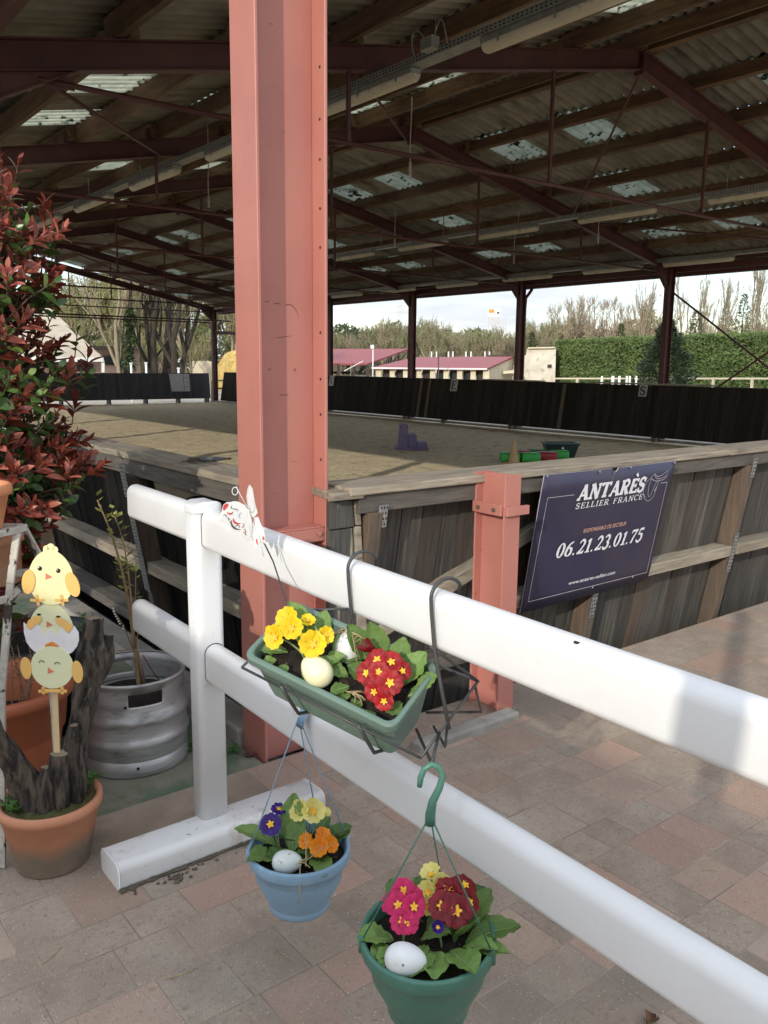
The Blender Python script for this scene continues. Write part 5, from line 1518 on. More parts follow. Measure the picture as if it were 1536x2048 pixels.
# big terracotta planter behind
BIGC = Vector((0.70, 3.10, 0))
bt = thing('terracotta_planter', 'large terracotta coloured planter behind the stump pot', 'pot', BIGC)
MB().lathe([(.001, 0), (.165, 0), (.17, .01), (.205, .22), (.209, .235), (.218, .245), (.232, .36), (.246, .366), (.258, .38), (.258, .405), (.25, .415), (.236, .415), (.226, .40), (.212, .26), (.18, .05)], BIGC, 64).build('bowl', M_TERRA2, bt)
sb = MB().disc(BIGC + Vector((0, 0, .26)), .212, 40); sb.build('soil', M_SOIL, bt)
M_TWIG = mat('dry_twig', (0.24, 0.17, 0.10), (0.15, 0.10, 0.06), rough=0.8, scale=30)
dry = thing('dry_stems', 'dry brown weed stems standing in the large terracotta planter', 'dead plant', BIGC + Vector((0, 0, .26)))
rq = random.Random(9)
for q in range(9):
    a = rq.uniform(0, 6.28); b0 = BIGC + Vector((rq.uniform(-.05, .18), rq.uniform(-.15, .05), .26)); tp = b0 + Vector((rq.uniform(-.06, .06), rq.uniform(-.05, .05), rq.uniform(.25, .46)))
    s_ = MB().tube(bez(b0, b0 + Vector((0, 0, .1)), tp + Vector((.02, 0, -.1)), tp, 6), [.0035, .003, .003, .0025, .002, .002, .0015], 5)
    for k_ in range(8):
        pp_ = b0.lerp(tp, rq.uniform(.35, 1)); s_.tube([pp_, pp_ + Vector((rq.uniform(-.03, .03), rq.uniform(-.03, .03), rq.uniform(-.015, .03)))], [.0016, .001], 4)
    s_.build('stem', M_TWIG, dry)
# black tub behind
BLK = Vector((0.98, 3.62, 0))
bk = thing('black_tub', 'low black plastic tub behind the keg and the chick stake', 'tub', BLK)
M_BLKP = mat('black_plastic', (0.035, 0.037, 0.04), (0.025, 0.027, 0.03), rough=0.4)
MB().lathe([(.001, 0), (.19, 0), (.24, .36), (.268, .365), (.275, .385), (.268, .402), (.25, .402), (.235, .385), (.19, .1)], BLK, 56).build('bowl', M_BLKP, bk)
MB().disc(BLK + Vector((0, 0, .35)), .236, 40).build('soil', M_SOIL, bk)
M_WEED = leafmat('weed_leaf', (0.12, 0.26, 0.05), (0.07, 0.16, 0.03))
def weed(label, c, n, h, spread, seed, m=M_WEED, lw_=.4):
    t = thing('weed', label, 'weed', c, None)
    rr = random.Random(seed); c = Vector(c)
    for q in range(n):
        a = rr.uniform(0, 6.28); tip = c + Vector((math.cos(a) * spread * rr.random(), math.sin(a) * spread * rr.random(), h * rr.uniform(.5, 1)))
        b0 = c + Vector((rr.uniform(-.5, .5) * spread, rr.uniform(-.5, .5) * spread, 0))
        s_ = MB().tube([b0, b0.lerp(tip, .5) + Vector((0, 0, .01)), tip], [.002, .0017, .0012], 5); so = s_.build('stem', m, t)
        lf = MB()
        for k_ in range(rr.randint(5, 8)):
            p = b0.lerp(tip, rr.uniform(.3, 1.0)); b = rr.uniform(0, 6.28); d = Vector((math.cos(b), math.sin(b), rr.uniform(-.1, .7))).normalized(); sd_ = d.cross(Vector((0, 0, 1))).normalized(); ln = rr.uniform(.6, 1.2) * h * lw_
            u_ = Vector((0, 0, 1))
            lf.add([p, p + d * ln * .45 + sd_ * ln * .28 - u_ * ln * .02, p + d * ln - u_ * ln * .12, p + d * ln * .45 - sd_ * ln * .28 - u_ * ln * .02, p + d * ln * .5 + u_ * ln * .07], [(0, 1, 4), (1, 2, 4), (2, 3, 4), (3, 0, 4)], 0, True)
        lf.build('leaf_cluster', m, so)
    return t
weed('small green weed on the left rim of the stump pot', (0.585, 2.535, .205), 6, .055, .05, 1)
weed('small green weed on the right rim of the stump pot', (0.822, 2.56, .205), 5, .06, .04, 2)
weed('leafy weeds with tiny white flowers in the black tub behind the stump', BLK + Vector((.05, -.10, .34)), 9, .16, .16, 3, lw_=.22)
weed('green sprouts at the right edge of the black tub', BLK + Vector((.20, -.08, .34)), 5, .14, .06, 4, lw_=.25)

# stump
M_BARK = mat('old_bark', (0.125, 0.098, 0.074), (0.020, 0.016, 0.013), rough=0.95, scale=10, stretch=(3.6, 3.6, 0.8), bump=1.0, bscale=12, lo=.42, hi=.60, layer=((0.24, 0.21, 0.17), 18, .62, .74, (2, 2, .5)))
M_CUT = mat('cut_wood', (0.30, 0.24, 0.16), (0.20, 0.155, 0.10), rough=0.85, scale=30)
stump = thing('pruned_stump', 'old pruned shrub stump with two thick forked stems in the terracotta pot', 'stump', (0.70, 2.55, .2))
def limb(pts, rad, nm='limb', cut=True, m=M_BARK, wob=.30):
    P = []
    RR = []
    for i in range(len(pts) - 1):
        a, b = Vector(pts[i]), Vector(pts[i + 1])
        n = max(3, int((b - a).length / .018))
        for q in range(n):
            t = q / n; P.append(a.lerp(b, t)); RR.append(rad[i] + (rad[i + 1] - rad[i]) * t)
    P.append(Vector(pts[-1])); RR.append(rad[-1])
    P = [p + Vector((noise.noise(p * 8) * .008, noise.noise(p * 8 + Vector((5, 1, 2))) * .008, 0)) for p in P]
    mb = MB().tube(P, RR, 28, wob=wob)
    if cut: mb.mi[-1] = 1
    return mb.build(nm, [m, M_CUT], stump)
limb([(.745, 2.53, .17), (.785, 2.54, .36), (.835, 2.57, .52), (.862, 2.585, .60), (.885, 2.60, .745)], [.048, .034, .032, .038, .027])
limb([(.665, 2.54, .17), (.610, 2.53, .33), (.555, 2.52, .46), (.52, 2.5, .58), (.46, 2.48, .80)], [.048, .034, .032, .030, .027])
limb([(.862, 2.585, .56), (.91, 2.60, .615), (.925, 2.605, .68)], [.030, .028, .018])
limb([(.715, 2.49, .17), (.712, 2.478, .30), (.716, 2.47, .385)], [.027, .024, .020])
limb([(.67, 2.50, .17), (.672, 2.49, .28), (.678, 2.485, .345)], [.028, .021, .012])
limb([(.755, 2.50, .17), (.757, 2.49, .34), (.765, 2.485, .455)], [.028, .021, .012])
limb([(.70, 2.54, .15), (.70, 2.535, .26)], [.072, .040])
# chick stake
chick = thing('chick_stake', 'painted wooden stake of three stacked yellow chicks in the stump pot', 'garden stake', (0.712, 2.455, .3))
KC = Vector((0.712, 2.44, 0.888)); KU = Vector((0.80, -0.60, 0)); KV = Vector((0.012, 0.012, 1)).normalized(); KN = KU.cross(KV).normalized()
ks = 0.000286
def kp(x, y, d=0): return KC + KU * ((x - 610) * ks) + KV * (-(y - 1200) * ks) + KN * d
M_K1 = mat('chick_yellow', (0.80, 0.76, 0.42), (0.78, 0.73, 0.38), rough=0.5, scale=2)
M_K2 = mat('chick_yellow_shaded', (0.70, 0.71, 0.45), (0.68, 0.69, 0.43), rough=0.5, scale=2)  # greyer copy of the chick yellow, lower chicks' shade mixed into the colour
M_K3 = mat('chick_wing', (0.78, 0.48, 0.14), (0.75, 0.45, 0.13), rough=0.5, scale=2)
M_KO = mat('chick_orange', (0.80, 0.28, 0.05), rough=0.5)
M_KB = mat('chick_beak', (0.72, 0.22, 0.13), rough=0.5)
M_KW = mat('chick_shell', (0.80, 0.79, 0.80), rough=0.5)
M_KE = mat('chick_eye', (0.02, 0.016, 0.01), rough=0.3)
M_STICK = mat('pine_stick', (0.62, 0.48, 0.28), (0.55, 0.41, 0.22), rough=0.7, scale=4, stretch=(20, 20, 1))
def cutout(pts, d, th, m, parent, nm): return MB().prism([kp(x, y, d) for x, y in pts], KN * th).build(nm, m, parent, bevel=0.0006, seg=1)
def ell(cx, cy, rx, ry, n=32, a0=0, a1=360, rot=0):
    out = []
    for i in range(n + (0 if a1 - a0 == 360 else 1)):
        a = math.radians(a0 + (a1 - a0) * i / n); x, y_ = rx * math.cos(a), ry * math.sin(a)
        c_, s_ = math.cos(math.radians(rot)), math.sin(math.radians(rot))
        out.append((cx + x * c_ - y_ * s_, cy + x * s_ + y_ * c_))
    return out
def egg_out(cx, top, bot, rx, n=40):
    out = []
    for i in range(n):
        a = 2 * PI * i / n
        yy = (top + bot) / 2 + (bot - top) / 2 * math.cos(a)
        t = (yy - top) / (bot - top)
        out.append((cx + rx * math.sin(a) * (0.86 + 0.20 * t), yy))
    return out
MB().bar(kp(585, 1780, -.003), kp(575, 2900, -.003), .017, .005, up=KN).build('stick', M_STICK, chick)
c1 = cutout(egg_out(620, 745, 1310, 235), .008, .004, M_K1, chick, 'top_chick')
for e in ((590, 740, 34, 40), (632, 722, 40, 42), (672, 745, 32, 36)): cutout(ell(*e, n=18), .0078, .004, M_K1, c1, 'head_tuft')
cutout(ell(400, 1070, 66, 125, rot=8), .0123, .003, M_K3, c1, 'wing'); cutout(ell(835, 1095, 66, 130, rot=-16), .0123, .003, M_K3, c1, 'wing')
for (ex, ey) in ((517, 932), (698, 955)):
    eo = cutout(ell(ex, ey, 22, 24, n=16), .0123, .0012, M_KE, c1, 'eye'); cutout(ell(ex - 8, ey - 9, 7, 7, n=10), .0137, .0006, M_KW, c1, 'eye_glint')
cutout([(572, 978), (638, 1020), (568, 1045)], .0123, .0015, M_KB, c1, 'beak')
for fx, s in ((480, 1), (725, -1)):
    for (dx, dy) in ((-72, -8), (62, -8), (-12, -60), (8, 50)):
        MB().bar(kp(fx, 1262, .0135), kp(fx + dx * 1.0, 1262 + dy, .0135), .0075, .0025, up=KN).build('toe', M_K3, c1)
c2 = cutout(egg_out(590, 1290, 1850, 235), .003, .004, M_K2, chick, 'middle_chick')
shell = [(322, 1490), (395, 1565), (460, 1500), (530, 1620), (597, 1565), (645, 1625), (700, 1535), (765, 1610), (825, 1525), (868, 1600), (868, 1680), (845, 1745), (800, 1800), (740, 1840), (650, 1862), (560, 1860), (460, 1830), (390, 1775), (340, 1700), (320, 1600)]
cutout(shell, .0072, .003, M_KW, c2, 'eggshell')
cutout([(345, 1535), (372, 1470), (440, 1425), (500, 1425), (505, 1460), (480, 1510), (460, 1500), (395, 1565)], .0103, .002, M_K3, c2, 'wing'); cutout([(640, 1445), (690, 1440), (760, 1480), (822, 1530), (765, 1605), (700, 1535), (660, 1500)], .0103, .002, M_K3, c2, 'wing')
cutout([(552, 1478), (612, 1520), (546, 1545)], .0073, .0015, M_KB, c2, 'beak')
for (ex, ey) in ((478, 1412), (670, 1435)): cutout(ell(ex, ey, 22, 12, n=14), .0073, .0012, M_KE, c2, 'eye')
c3 = cutout(ell(590, 1960, 215, 225, n=40), .0105, .004, M_K2, chick, 'bottom_chick')
for e in ((560, 1740, 32, 30), (597, 1722, 34, 30), (635, 1745, 28, 28)): cutout(ell(*e, n=16), .0103, .004, M_KO, c3, 'head_tuft')
cutout(ell(330, 1965, 56, 115, rot=-4), .0145, .003, M_K3, c3, 'wing'); cutout(ell(845, 2005, 56, 118, rot=-4), .0145, .003, M_K3, c3, 'wing')
cutout([(548, 1955), (612, 2005), (546, 2025)], .0147, .0015, M_KB, c3, 'beak')
for ex, ey in ((490, 1912), (645, 1930)):
    MB().tube([kp(x, y_, .0155) for x, y_ in arc2(ex, ey, 26, 190, 350, 8, 26)], .0011, 5).build('eye', M_KE, c3)
for fx in (500, 690):
    for (dx, dy) in ((-50, 12), (46, 12), (0, 40), (0, -40)):
        MB().bar(kp(fx - 10, 2205, .0135), kp(fx - 10 + dx, 2205 + dy, .0135), .0085, .0025, up=KN).build('toe', M_K3, c3)
MB().bar(kp(480, 2205, .0133), kp(700, 2210, .0133), .010, .0022, up=KN).build('perch', M_K3, c3)

# keg
KEG = Vector((1.185, 3.085, 0))
keg = thing('keg_planter', 'cut steel beer keg used as a planter beside the white fence post', 'keg', KEG)
M_KEG = mat('dull_steel', (0.50, 0.49, 0.48), (0.38, 0.375, 0.365), rough=0.42, metal=0.55, scale=5, stretch=(1, 1, 4), bump=0.12, bscale=12, layer=((0.20, 0.195, 0.185), 7, .55, .75, (1, 1, 3)))
KR = .203
prof = [(KR * .98, .000), (KR, .006), (KR, .060), (KR * .99, .062), (KR, .066), (KR, .105), (KR * 1.012, .112), (KR * 1.035, .122), (KR * 1.035, .132), (KR * 1.010, .144), (KR, .150), (KR, .195), (KR * 1.012, .202), (KR * 1.035, .212), (KR * 1.035, .222), (KR * 1.010, .234), (KR * .995, .240), (KR * .985, .250), (KR * .965, .266), (KR * .965, .272), (KR * .97, .280), (KR * .972, .300), (KR * .972, .330), (KR * .975, .352), (KR * 1.0, .356), (KR * 1.005, .362), (KR * .995, .368), (KR * .975, .366)]
cam_dir = math.degrees(math.atan2(-KEG.y, -KEG.x))
def hole(i, a):
    a = math.degrees(a)
    d = (a - (cam_dir + 14) + 180) % 360 - 180
    d2 = (a - (cam_dir + 196) + 180) % 360 - 180
    return i in (20, 21) and (abs(d) < 20 or abs(d2) < 18)
MB().lathe(prof, KEG, 96, skip=hole).build('shell', M_KEG, keg, solid=.004)
MB().lathe([(KR * .94, .255), (KR * .80, .262), (KR * .78, .255), (.02, .25)], KEG, 48).build('top_plate', M_KEG, keg)
MB().disc(KEG + Vector((0, 0, .262)), KR * .76, 36).build('soil', M_SOIL, keg)
for a, z in ((cam_dir - 8, .285), (cam_dir + 2, .040), (cam_dir + 150, .32)):
    p = KEG + Vector((math.cos(math.radians(a)) * (KR + .003), math.sin(math.radians(a)) * (KR + .003), z)); d = Vector((math.cos(math.radians(a)), math.sin(math.radians(a)), 0))
    MB().tube([p - d * .001, p + d * .001], .006, 10).build('drain_hole', M_DARK, keg)
# sapling in the keg
sap = thing('sapling', 'young leafy twig sapling growing from the keg', 'sapling', KEG + Vector((0, 0, .26)))
M_SAP = mat('sapling_stem', (0.30, 0.20, 0.095), (0.20, 0.125, 0.06), rough=0.7, scale=20)
M_SAPL = leafmat('sapling_leaf', (0.46, 0.50, 0.15), (0.34, 0.38, 0.10))
sbz = bez(KEG + Vector((.03, .01, .25)), KEG + Vector((.02, .02, .55)), KEG + Vector((-.005, .0, .80)), KEG + Vector((-.10, .01, 1.04)), 18)
MB().tube(sbz, [.0095 - .0004 * i for i in range(19)], 7).build('stem', M_SAP, sap)
sb2 = bez(KEG + Vector((.02, .01, .44)), KEG + Vector((.005, .0, .7)), KEG + Vector((.01, .0, .85)), KEG + Vector((-.045, .0, .985)), 12)
MB().tube(sb2, [.005 - .0003 * i for i in range(13)], 6).build('stem', M_SAP, sap)
sb3 = bez(KEG + Vector((.015, .01, .50)), KEG + Vector((.03, .0, .6)), KEG + Vector((.025, .0, .68)), KEG + Vector((.035, .0, .77)), 8)
MB().tube(sb3, [.0035 - .0003 * i for i in range(9)], 5).build('stem', M_SAP, sap)
for a, b in (((.01, .0, .44), (-.07, -.01, .62)), ((.02, 0, .44), (.055, .02, .55)), ((0, 0, .44), (-.10, -.02, .42))):
    MB().tube([KEG + Vector(a), KEG + Vector(a).lerp(Vector(b), .5) + Vector((0, 0, .02)), KEG + Vector(b)], [.0025, .002, .0015], 5).build('side_twig', M_SAP, sap)
rs2 = random.Random(31)
for path, n in ((sbz, 26), (sb2, 20), (sb3, 8)):
    for q in range(n):
        p = path[rs2.randint(len(path) // 2, len(path) - 1)] + Vector((0, 0, rs2.uniform(-.02, .02)))
        a = rs2.uniform(0, 6.28); d = Vector((math.cos(a), math.sin(a), rs2.uniform(.2, 1.0))).normalized(); sd_ = d.cross(Vector((0, 0, 1))).normalized(); ln = rs2.uniform(.022, .045)
        lf = MB().add([p, p + d * ln * .5 + sd_ * ln * .3, p + d * ln, p + d * ln * .5 - sd_ * ln * .3, p + d * ln * .5 - Vector((0, 0, ln * .1))], [(0, 1, 4), (1, 2, 4), (2, 3, 4), (3, 0, 4)], 0, True)
        lf.build('leaf', M_SAPL, sap)
wl = MB()
for q in range(9):
    p = (KEG + Vector((-.07, -.01, .62))).lerp(KEG + Vector((-.02, 0, .52)), q / 9); wl.ball(p + Vector((rs2.uniform(-.004, .004), 0, 0)), .0045, 6, 5)
wl.build('catkin', mat('catkin_white', (0.6, 0.6, 0.55), rough=.8), sap)
cutst = thing('dead_stick', 'pale cut stick leaning inside the keg beside the sapling', 'stick', KEG + Vector((.05, .02, .26)))
MB().tube([KEG + Vector((.06, .02, .25)), KEG + Vector((.035, .03, .415))], [.010, .008], 8).build('stick', M_TWIG, cutst)
dst = thing('thin_twig', 'thin dark red twig leaning across the keg', 'twig', KEG + Vector((.1, .0, .27)))
MB().tube([KEG + Vector((.125, -.02, .26)), KEG + Vector((.085, .0, .33)), KEG + Vector((.055, .02, .40))], .0025, 5).build('twig', mat('red_twig', (.12, .03, .03), rough=.6), dst)

# old white plant stand with pots
stand = thing('plant_stand', 'old iron plant stand with peeling white paint at the left edge', 'plant stand', (0.55, 2.8, 0))
M_PEEL = mat('peeling_white_iron', (0.56, 0.53, 0.46), (0.40, 0.37, 0.31), rough=0.75, scale=12, bump=0.5, bscale=40, layer=((0.05, 0.038, 0.03), 26, .56, .60, (1, 1, .45)))
def flatbar(a, b, w=.022, h=.012, nm='bar'): return MB().bar(a, b, w, h, up=(0.6, .77, .1)).build(nm, M_PEEL, stand, bevel=.002)
A_ = Vector((.722, 2.70, 1.040)); B_ = Vector((.50, 2.62, 1.030))
flatbar(A_, B_, .022, .018); flatbar(A_ + Vector((-.03, -.01, -.01)), Vector((.655, 2.66, .88))); flatbar(Vector((.655, 2.66, .88)), Vector((.600, 2.62, .56))); flatbar(Vector((.600, 2.62, .56)), Vector((.56, 2.60, 0)))
flatbar(A_ + Vector((.0, .02, -.01)), Vector((.775, 2.75, .92))); flatbar(Vector((.775, 2.75, .92)), Vector((.80, 2.80, .60))); flatbar(Vector((.80, 2.80, .60)), Vector((.815, 2.85, 0)))
flatbar(Vector((.645, 2.655, .835)), Vector((.77, 2.75, .885))); flatbar(Vector((.645, 2.655, .835)), Vector((.40, 2.58, .83)))
flatbar(Vector((.40, 2.95, 1.03)), Vector((.40, 2.98, 0))); flatbar(Vector((.50, 2.62, 1.03)), Vector((.40, 2.95, 1.03))); flatbar(Vector((.40, 2.58, .83)), Vector((.38, 2.97, .83))); flatbar(A_, Vector((.42, 2.98, 1.03))); flatbar(Vector((.77, 2.75, .885)), Vector((.38, 2.97, .84)))
simple_pot('terracotta_pot', 'bright orange terracotta pot standing on top of the white iron stand', (.575, 2.70, 1.052), .078, .112, .135, M_TERRA3)
simple_pot('terracotta_pot', 'dull brown terracotta pot standing inside the white iron stand', (.64, 2.86, .845), .10, .115, .165, M_TERRA)
M_CERB = mat('blue_grey_ceramic', (0.19, 0.27, 0.28), (0.15, 0.21, 0.22), rough=.4)
simple_pot('ceramic_pot', 'blue grey ceramic pot beside the brown pot in the iron stand', (.50, 2.72, .848), .06, .08, .13, M_CERB)

# ------------------------------------------------------------------ red-leaved shrub
shrub = thing('photinia_shrub', 'tall shrub with glossy red young leaves and green older ones', 'shrub', (0.70, 3.5, 0))
M_PR = mat('photinia_red', (0.30, 0.066, 0.042), (0.17, 0.036, 0.024), rough=0.28, scale=6, translucent=0.22, rnd=0.4, spec=.6, rndhue=((0.42, 0.15, 0.07), .75, 1.0))
M_PR2 = mat('photinia_young', (0.52, 0.185, 0.135), (0.40, 0.11, 0.08), rough=0.30, scale=6, translucent=0.28, rnd=0.3, spec=.6)
M_PG = mat('photinia_green', (0.13, 0.235, 0.060), (0.075, 0.15, 0.036), rough=0.30, scale=6, translucent=0.2, rnd=0.35, spec=.6, rndhue=((0.27, 0.36, 0.08), .75, 1.0))
M_STEM = mat('shrub_stem', (0.14, 0.085, 0.055), (0.09, 0.055, 0.038), rough=.8, scale=20)
def pleaf_mesh(ln, wd, nm, m, fold=.35, droop=.2):
    mb = MB()
    rows = [(0, .06), (.15, .45), (.35, .88), (.55, 1.0), (.75, .80), (.9, .42), (1, .02)]
    for t, w in rows:
        z = -droop * t * t * ln
        mb.v += [Vector((t * ln, -w * wd / 2, z + fold * w * wd / 2)), Vector((t * ln, 0, z)), Vector((t * ln, w * wd / 2, z + fold * w * wd / 2))]
    for i in range(6):
        for j in range(2):
            a = 3 * i + j; mb.f.append((a, a + 3, a + 4, a + 1)); mb.mi.append(0); mb.sm.append(True)
    return mb.mesh(nm, m)
LM = {}
for k_, m in (('r', M_PR), ('y', M_PR2), ('g', M_PG)):
    for v_, (ln, wd, fo, dr) in enumerate(((.078, .029, .45, .15), (.064, .024, .5, .05), (.092, .036, .3, .3))):
        if k_ == 'g': wd *= 1.35; fo *= .6
        LM[k_, v_] = pleaf_mesh(ln, wd, 'leaf', m, fo, dr)
rb = random.Random(77)
leaves = []
def shoot(p, d, kind, n, spread=.55, whorl=True):
    d = d.normalized(); u, w = frame_of(d)
    for q in range(n):
        t = q / max(1, n - 1)
        a = q * 2.4 + rb.uniform(-.3, .3)
        open_ = (1.05 - .75 * t) * spread * 1.6
        dd = (d * math.cos(open_) + (u * math.cos(a) + w * math.sin(a)) * math.sin(open_)).normalized()
        pos = p - d * (.075 * (1 - t)) 
        up_ = (d - dd * d.dot(dd)).normalized()
        side = up_.cross(dd).normalized()
        sc = (1.0 - .45 * t) * rb.uniform(.75, 1.2)
        Mx = Matrix((dd, side, up_)).transposed().to_4x4()
        leaves.append((kind, rb.randint(0, 2), pos, Mx.to_quaternion(), sc))
def rad_at(z):
    # outline of the shrub, measured from its axis
    if z < .55: return .30
    return max(0.10, .44 * math.sin(PI * min(1, max(.12, (2.45 - z) / 2.1)) ** .8) + .06 * math.sin(z * 7) + .03 * math.sin(z * 17 + 1))
axis = lambda z: Vector((0.70 + .05 * math.sin(z * 1.7), 3.50, z))
stems = MB()
tips = []
for q in range(1000):
    z = rb.uniform(.55, 2.22) if q % 7 else rb.uniform(.75, 1.35)
    a = rb.uniform(-PI, PI)
    # most of the crown toward the light and the path
    r_ = rad_at(z) * (rb.random() ** .35)
    if rb.random() < .12: r_ += rb.uniform(.03, .13)
    c = axis(z)
    p = c + Vector((math.cos(a) * r_, math.sin(a) * r_, rb.uniform(-.05, .05)))
    d = Vector((math.cos(a) * .8 + rb.uniform(-.4, .4), math.sin(a) * .8 + rb.uniform(-.4, .4), rb.uniform(.25, 1.1)))
    if z > 2.1: d = Vector((math.cos(a) * .4, math.sin(a) * .4, 1))
    tips.append((p, d.normalized(), r_ / rad_at(z), z))
# leading shoots that stick up above the rest
for (x, y_, z) in ((.97, 3.42, 2.27), (.93, 3.44, 2.20), (.90, 3.40, 2.26), (1.05, 3.40, 2.13), (1.08, 3.40, 2.02), (1.14, 3.38, 1.66), (1.18, 3.38, 1.58), (1.10, 3.36, 1.52), (1.12, 3.38, 1.40), (1.06, 3.36, 2.05), (1.0, 3.36, 1.95)):
    tips.append((Vector((x, y_, z)), Vector((rb.uniform(-.1, .35), -.1, 1)).normalized(), 1.1, z))
for (p, d, k_, z) in tips:
    outer = k_ > .72
    hi_ = z > 1.9
    if outer and rb.random() < .70:
        kind = 'y' if (hi_ and rb.random() < .75) or rb.random() < .12 else 'r'
        shoot(p, d, kind, rb.randint(7, 10), .55)
        if rb.random() < .75: shoot(p - d * .11, d, 'g', rb.randint(4, 6), .85)
    else:
        shoot(p, d, 'g' if rb.random() < .72 else 'r', rb.randint(5, 7), .8)
    c = axis(max(.3, z - .35))
    stems.tube([c.lerp(p, .15), c.lerp(p, .6) + Vector((0, 0, .02)), p - d * .1, p + d * .01], [.006, .0045, .003, .002], 4, cap=False)
stems.tube([(0.68, 3.5, 0), axis(.5), axis(1.2), axis(1.9), axis(2.3)], [.035, .03, .022, .014, .008], 8)
stems.tube([(0.75, 3.45, 0), (0.80, 3.42, .6), (.86, 3.4, 1.2)], [.025, .02, .012], 8)
stems.build('stems', M_STEM, shrub)
inv = cam_o.matrix_world.inverted()
def leaf_rank(l):
    p = inv @ l[2]
    if p.z > -.3: return 99
    u_ = p.x / -p.z * 1690 / 768; v_ = p.y / -p.z * 1690 / 1024
    vis = abs(u_) < 1.0 and abs(v_) < 1
    return (-p.z) if vis else 50
leaves.sort(key=leaf_rank)
folr = {k_: MB() for k_ in 'ryg'}
for i, (kind, v_, pos, q, sc) in enumerate(leaves):
    if i < 299:
        inst('leaf', LM[kind, v_], shrub, pos, q, (sc, sc, sc))
    else:
        me = LM[kind, v_]; mb = folr[kind]; n0 = len(mb.v)
        for v in me.vertices: mb.v.append(pos + q @ (v.co * sc))
        for p in me.polygons: mb.f.append(tuple(k2 + n0 for k2 in p.vertices)); mb.mi.append(0); mb.sm.append(True)
shrub2 = thing('photinia_shrub', 'second red-leaved shrub hidden behind the tall one near the left edge', 'shrub', (0.40, 4.75, 0))
for k_, m, nm in (('r', M_PR, 'red_foliage'), ('y', M_PR2, 'young_foliage'), ('g', M_PG, 'green_foliage')):
    o = folr[k_].build(nm, m, shrub); tag(o, kind='stuff')
    o2 = inst(nm, o.data, shrub2, (0.40, 4.75, 0), (0, 0, 0.5)); tag(o2, kind='stuff')
st2 = inst('stems', bpy.data.objects['stems'].data, shrub2, (0.40, 4.75, 0), (0, 0, 0.5))

# ------------------------------------------------------------------ things inside the arena
def steps_block():
    t = thing('mounting_block', 'purple plastic three-step mounting block standing on the sand', 'mounting block', (10.15, 11.98, 0))
    m = mat('purple_plastic', (0.16, 0.12, 0.22), (0.12, 0.09, 0.17), rough=.5)
    U = Vector((0.79, -0.61, 0)); D = Vector((.61, .79, 0)); O = Vector((9.86, 12.12, 0))
    for (a0, a1, h) in ((0.03, .20, .46), (.20, .36, .28), (.36, .55, .14)):
        pts = [O + U * a0 - D * .2, O + U * a1 - D * .2, O + U * a1 + D * .2, O + U * a0 + D * .2]
        mb = MB().hexa([p - U * (.02 if a0 < .1 else 0) for p in pts[:1]] + pts[1:3] + [pts[3] - U * (.02 if a0 < .1 else 0)] + [p + Vector((0, 0, h)) + (U * .015 if i in (0, 3) and a0 < .1 else Vector((0, 0, 0))) for i, p in enumerate(pts)])
        mb.build('step', m, t, bevel=.015)
    MB().hexa([O - U * .03 - D * .23, O + U * .58 - D * .23, O + U * .58 + D * .23, O - U * .03 + D * .23] + [p + Vector((0, 0, .05)) for p in (O - U * .03 - D * .23, O + U * .58 - D * .23, O + U * .58 + D * .23, O - U * .03 + D * .23)]).build('base_flange', m, t, bevel=.01)
    c = O + U * .06 - D * .203 + Vector((0, 0, .42))
    MB().tube([c + D * .004, c - D * .002], .014, 10).build('grip_hole', M_DARK, t)
steps_block()
cone = thing('marker_cone', 'pale tan marker cone standing beside the green blocks', 'cone', (9.95, 9.27, 0))
m_cone = mat('tan_cone', (0.55, 0.36, 0.18), (0.48, 0.31, 0.15), rough=.6)
MB().lathe([(.09, .02), (.02, .36), (.012, .37), (.001, .37)], (9.95, 9.27, 0), 20).build('cone', m_cone, cone)
MB().box((9.83, 9.15, -.01), (10.07, 9.39, .022)).build('base', m_cone, cone, bevel=.01)
M_BG = mat('green_block', (0.05, 0.42, 0.07), (0.04, 0.36, 0.06), rough=.45); M_BR = mat('red_block', (0.36, 0.025, 0.035), (0.30, 0.02, 0.03), rough=.45)
blk = [((10.02, 9.42), M_BG, 'light green jump block left of the cone', 'green'), ((10.28, 9.22), M_BG, 'light green jump block in front of the red ones', 'green'), ((10.62, 9.16), M_BR, 'red jump block in the front row', 'red'),
       ((10.42, 9.55), M_BR, 'red jump block in the back row', 'red'), ((10.78, 9.52), mat('dull_green_block', (.05, .20, .07), rough=.5), 'dull green jump block in the back row', 'green'), ((10.98, 9.22), M_BG, 'light green jump block at the right end of the row', 'green')]
for (x, y_), m, lb, _c in blk:
    t = thing('jump_block', lb, 'jump block', (x, y_, 0), 'plastic jump blocks')
    pr = rrect(.26, .15, .05, 4)
    mb = MB(); U = Vector((.79, -.61, 0)); D = Vector((.61, .79, 0))
    sweep(mb, pr, [Vector((x, y_, .085)) - U * .15, Vector((x, y_, .085)) + U * .15], D, (0, 0, 1)); mb.build('body', m, t, bevel=.012)
    MB().tube([Vector((x, y_, .085)) - U * .155, Vector((x, y_, .085)) + U * .155], .03, 12).build('hub', m, t)
tub = thing('feed_tub', 'dark green rectangular tub behind the jump blocks', 'tub', (11.35, 9.5, 0))
m_tub = mat('dark_green_tub', (.018, .05, .045), (.014, .04, .036), rough=.4)
O = Vector((11.35, 9.50, 0)); U = Vector((.79, -.61, 0)); D = Vector((.61, .79, 0))
tb = MB()
lo_ = [O + U * a * .22 + D * b * .14 for a, b in ((-1, -1), (1, -1), (1, 1), (-1, 1))]; hi_ = [O + U * a * .29 + D * b * .19 + Vector((0, 0, .25)) for a, b in ((-1, -1), (1, -1), (1, 1), (-1, 1))]
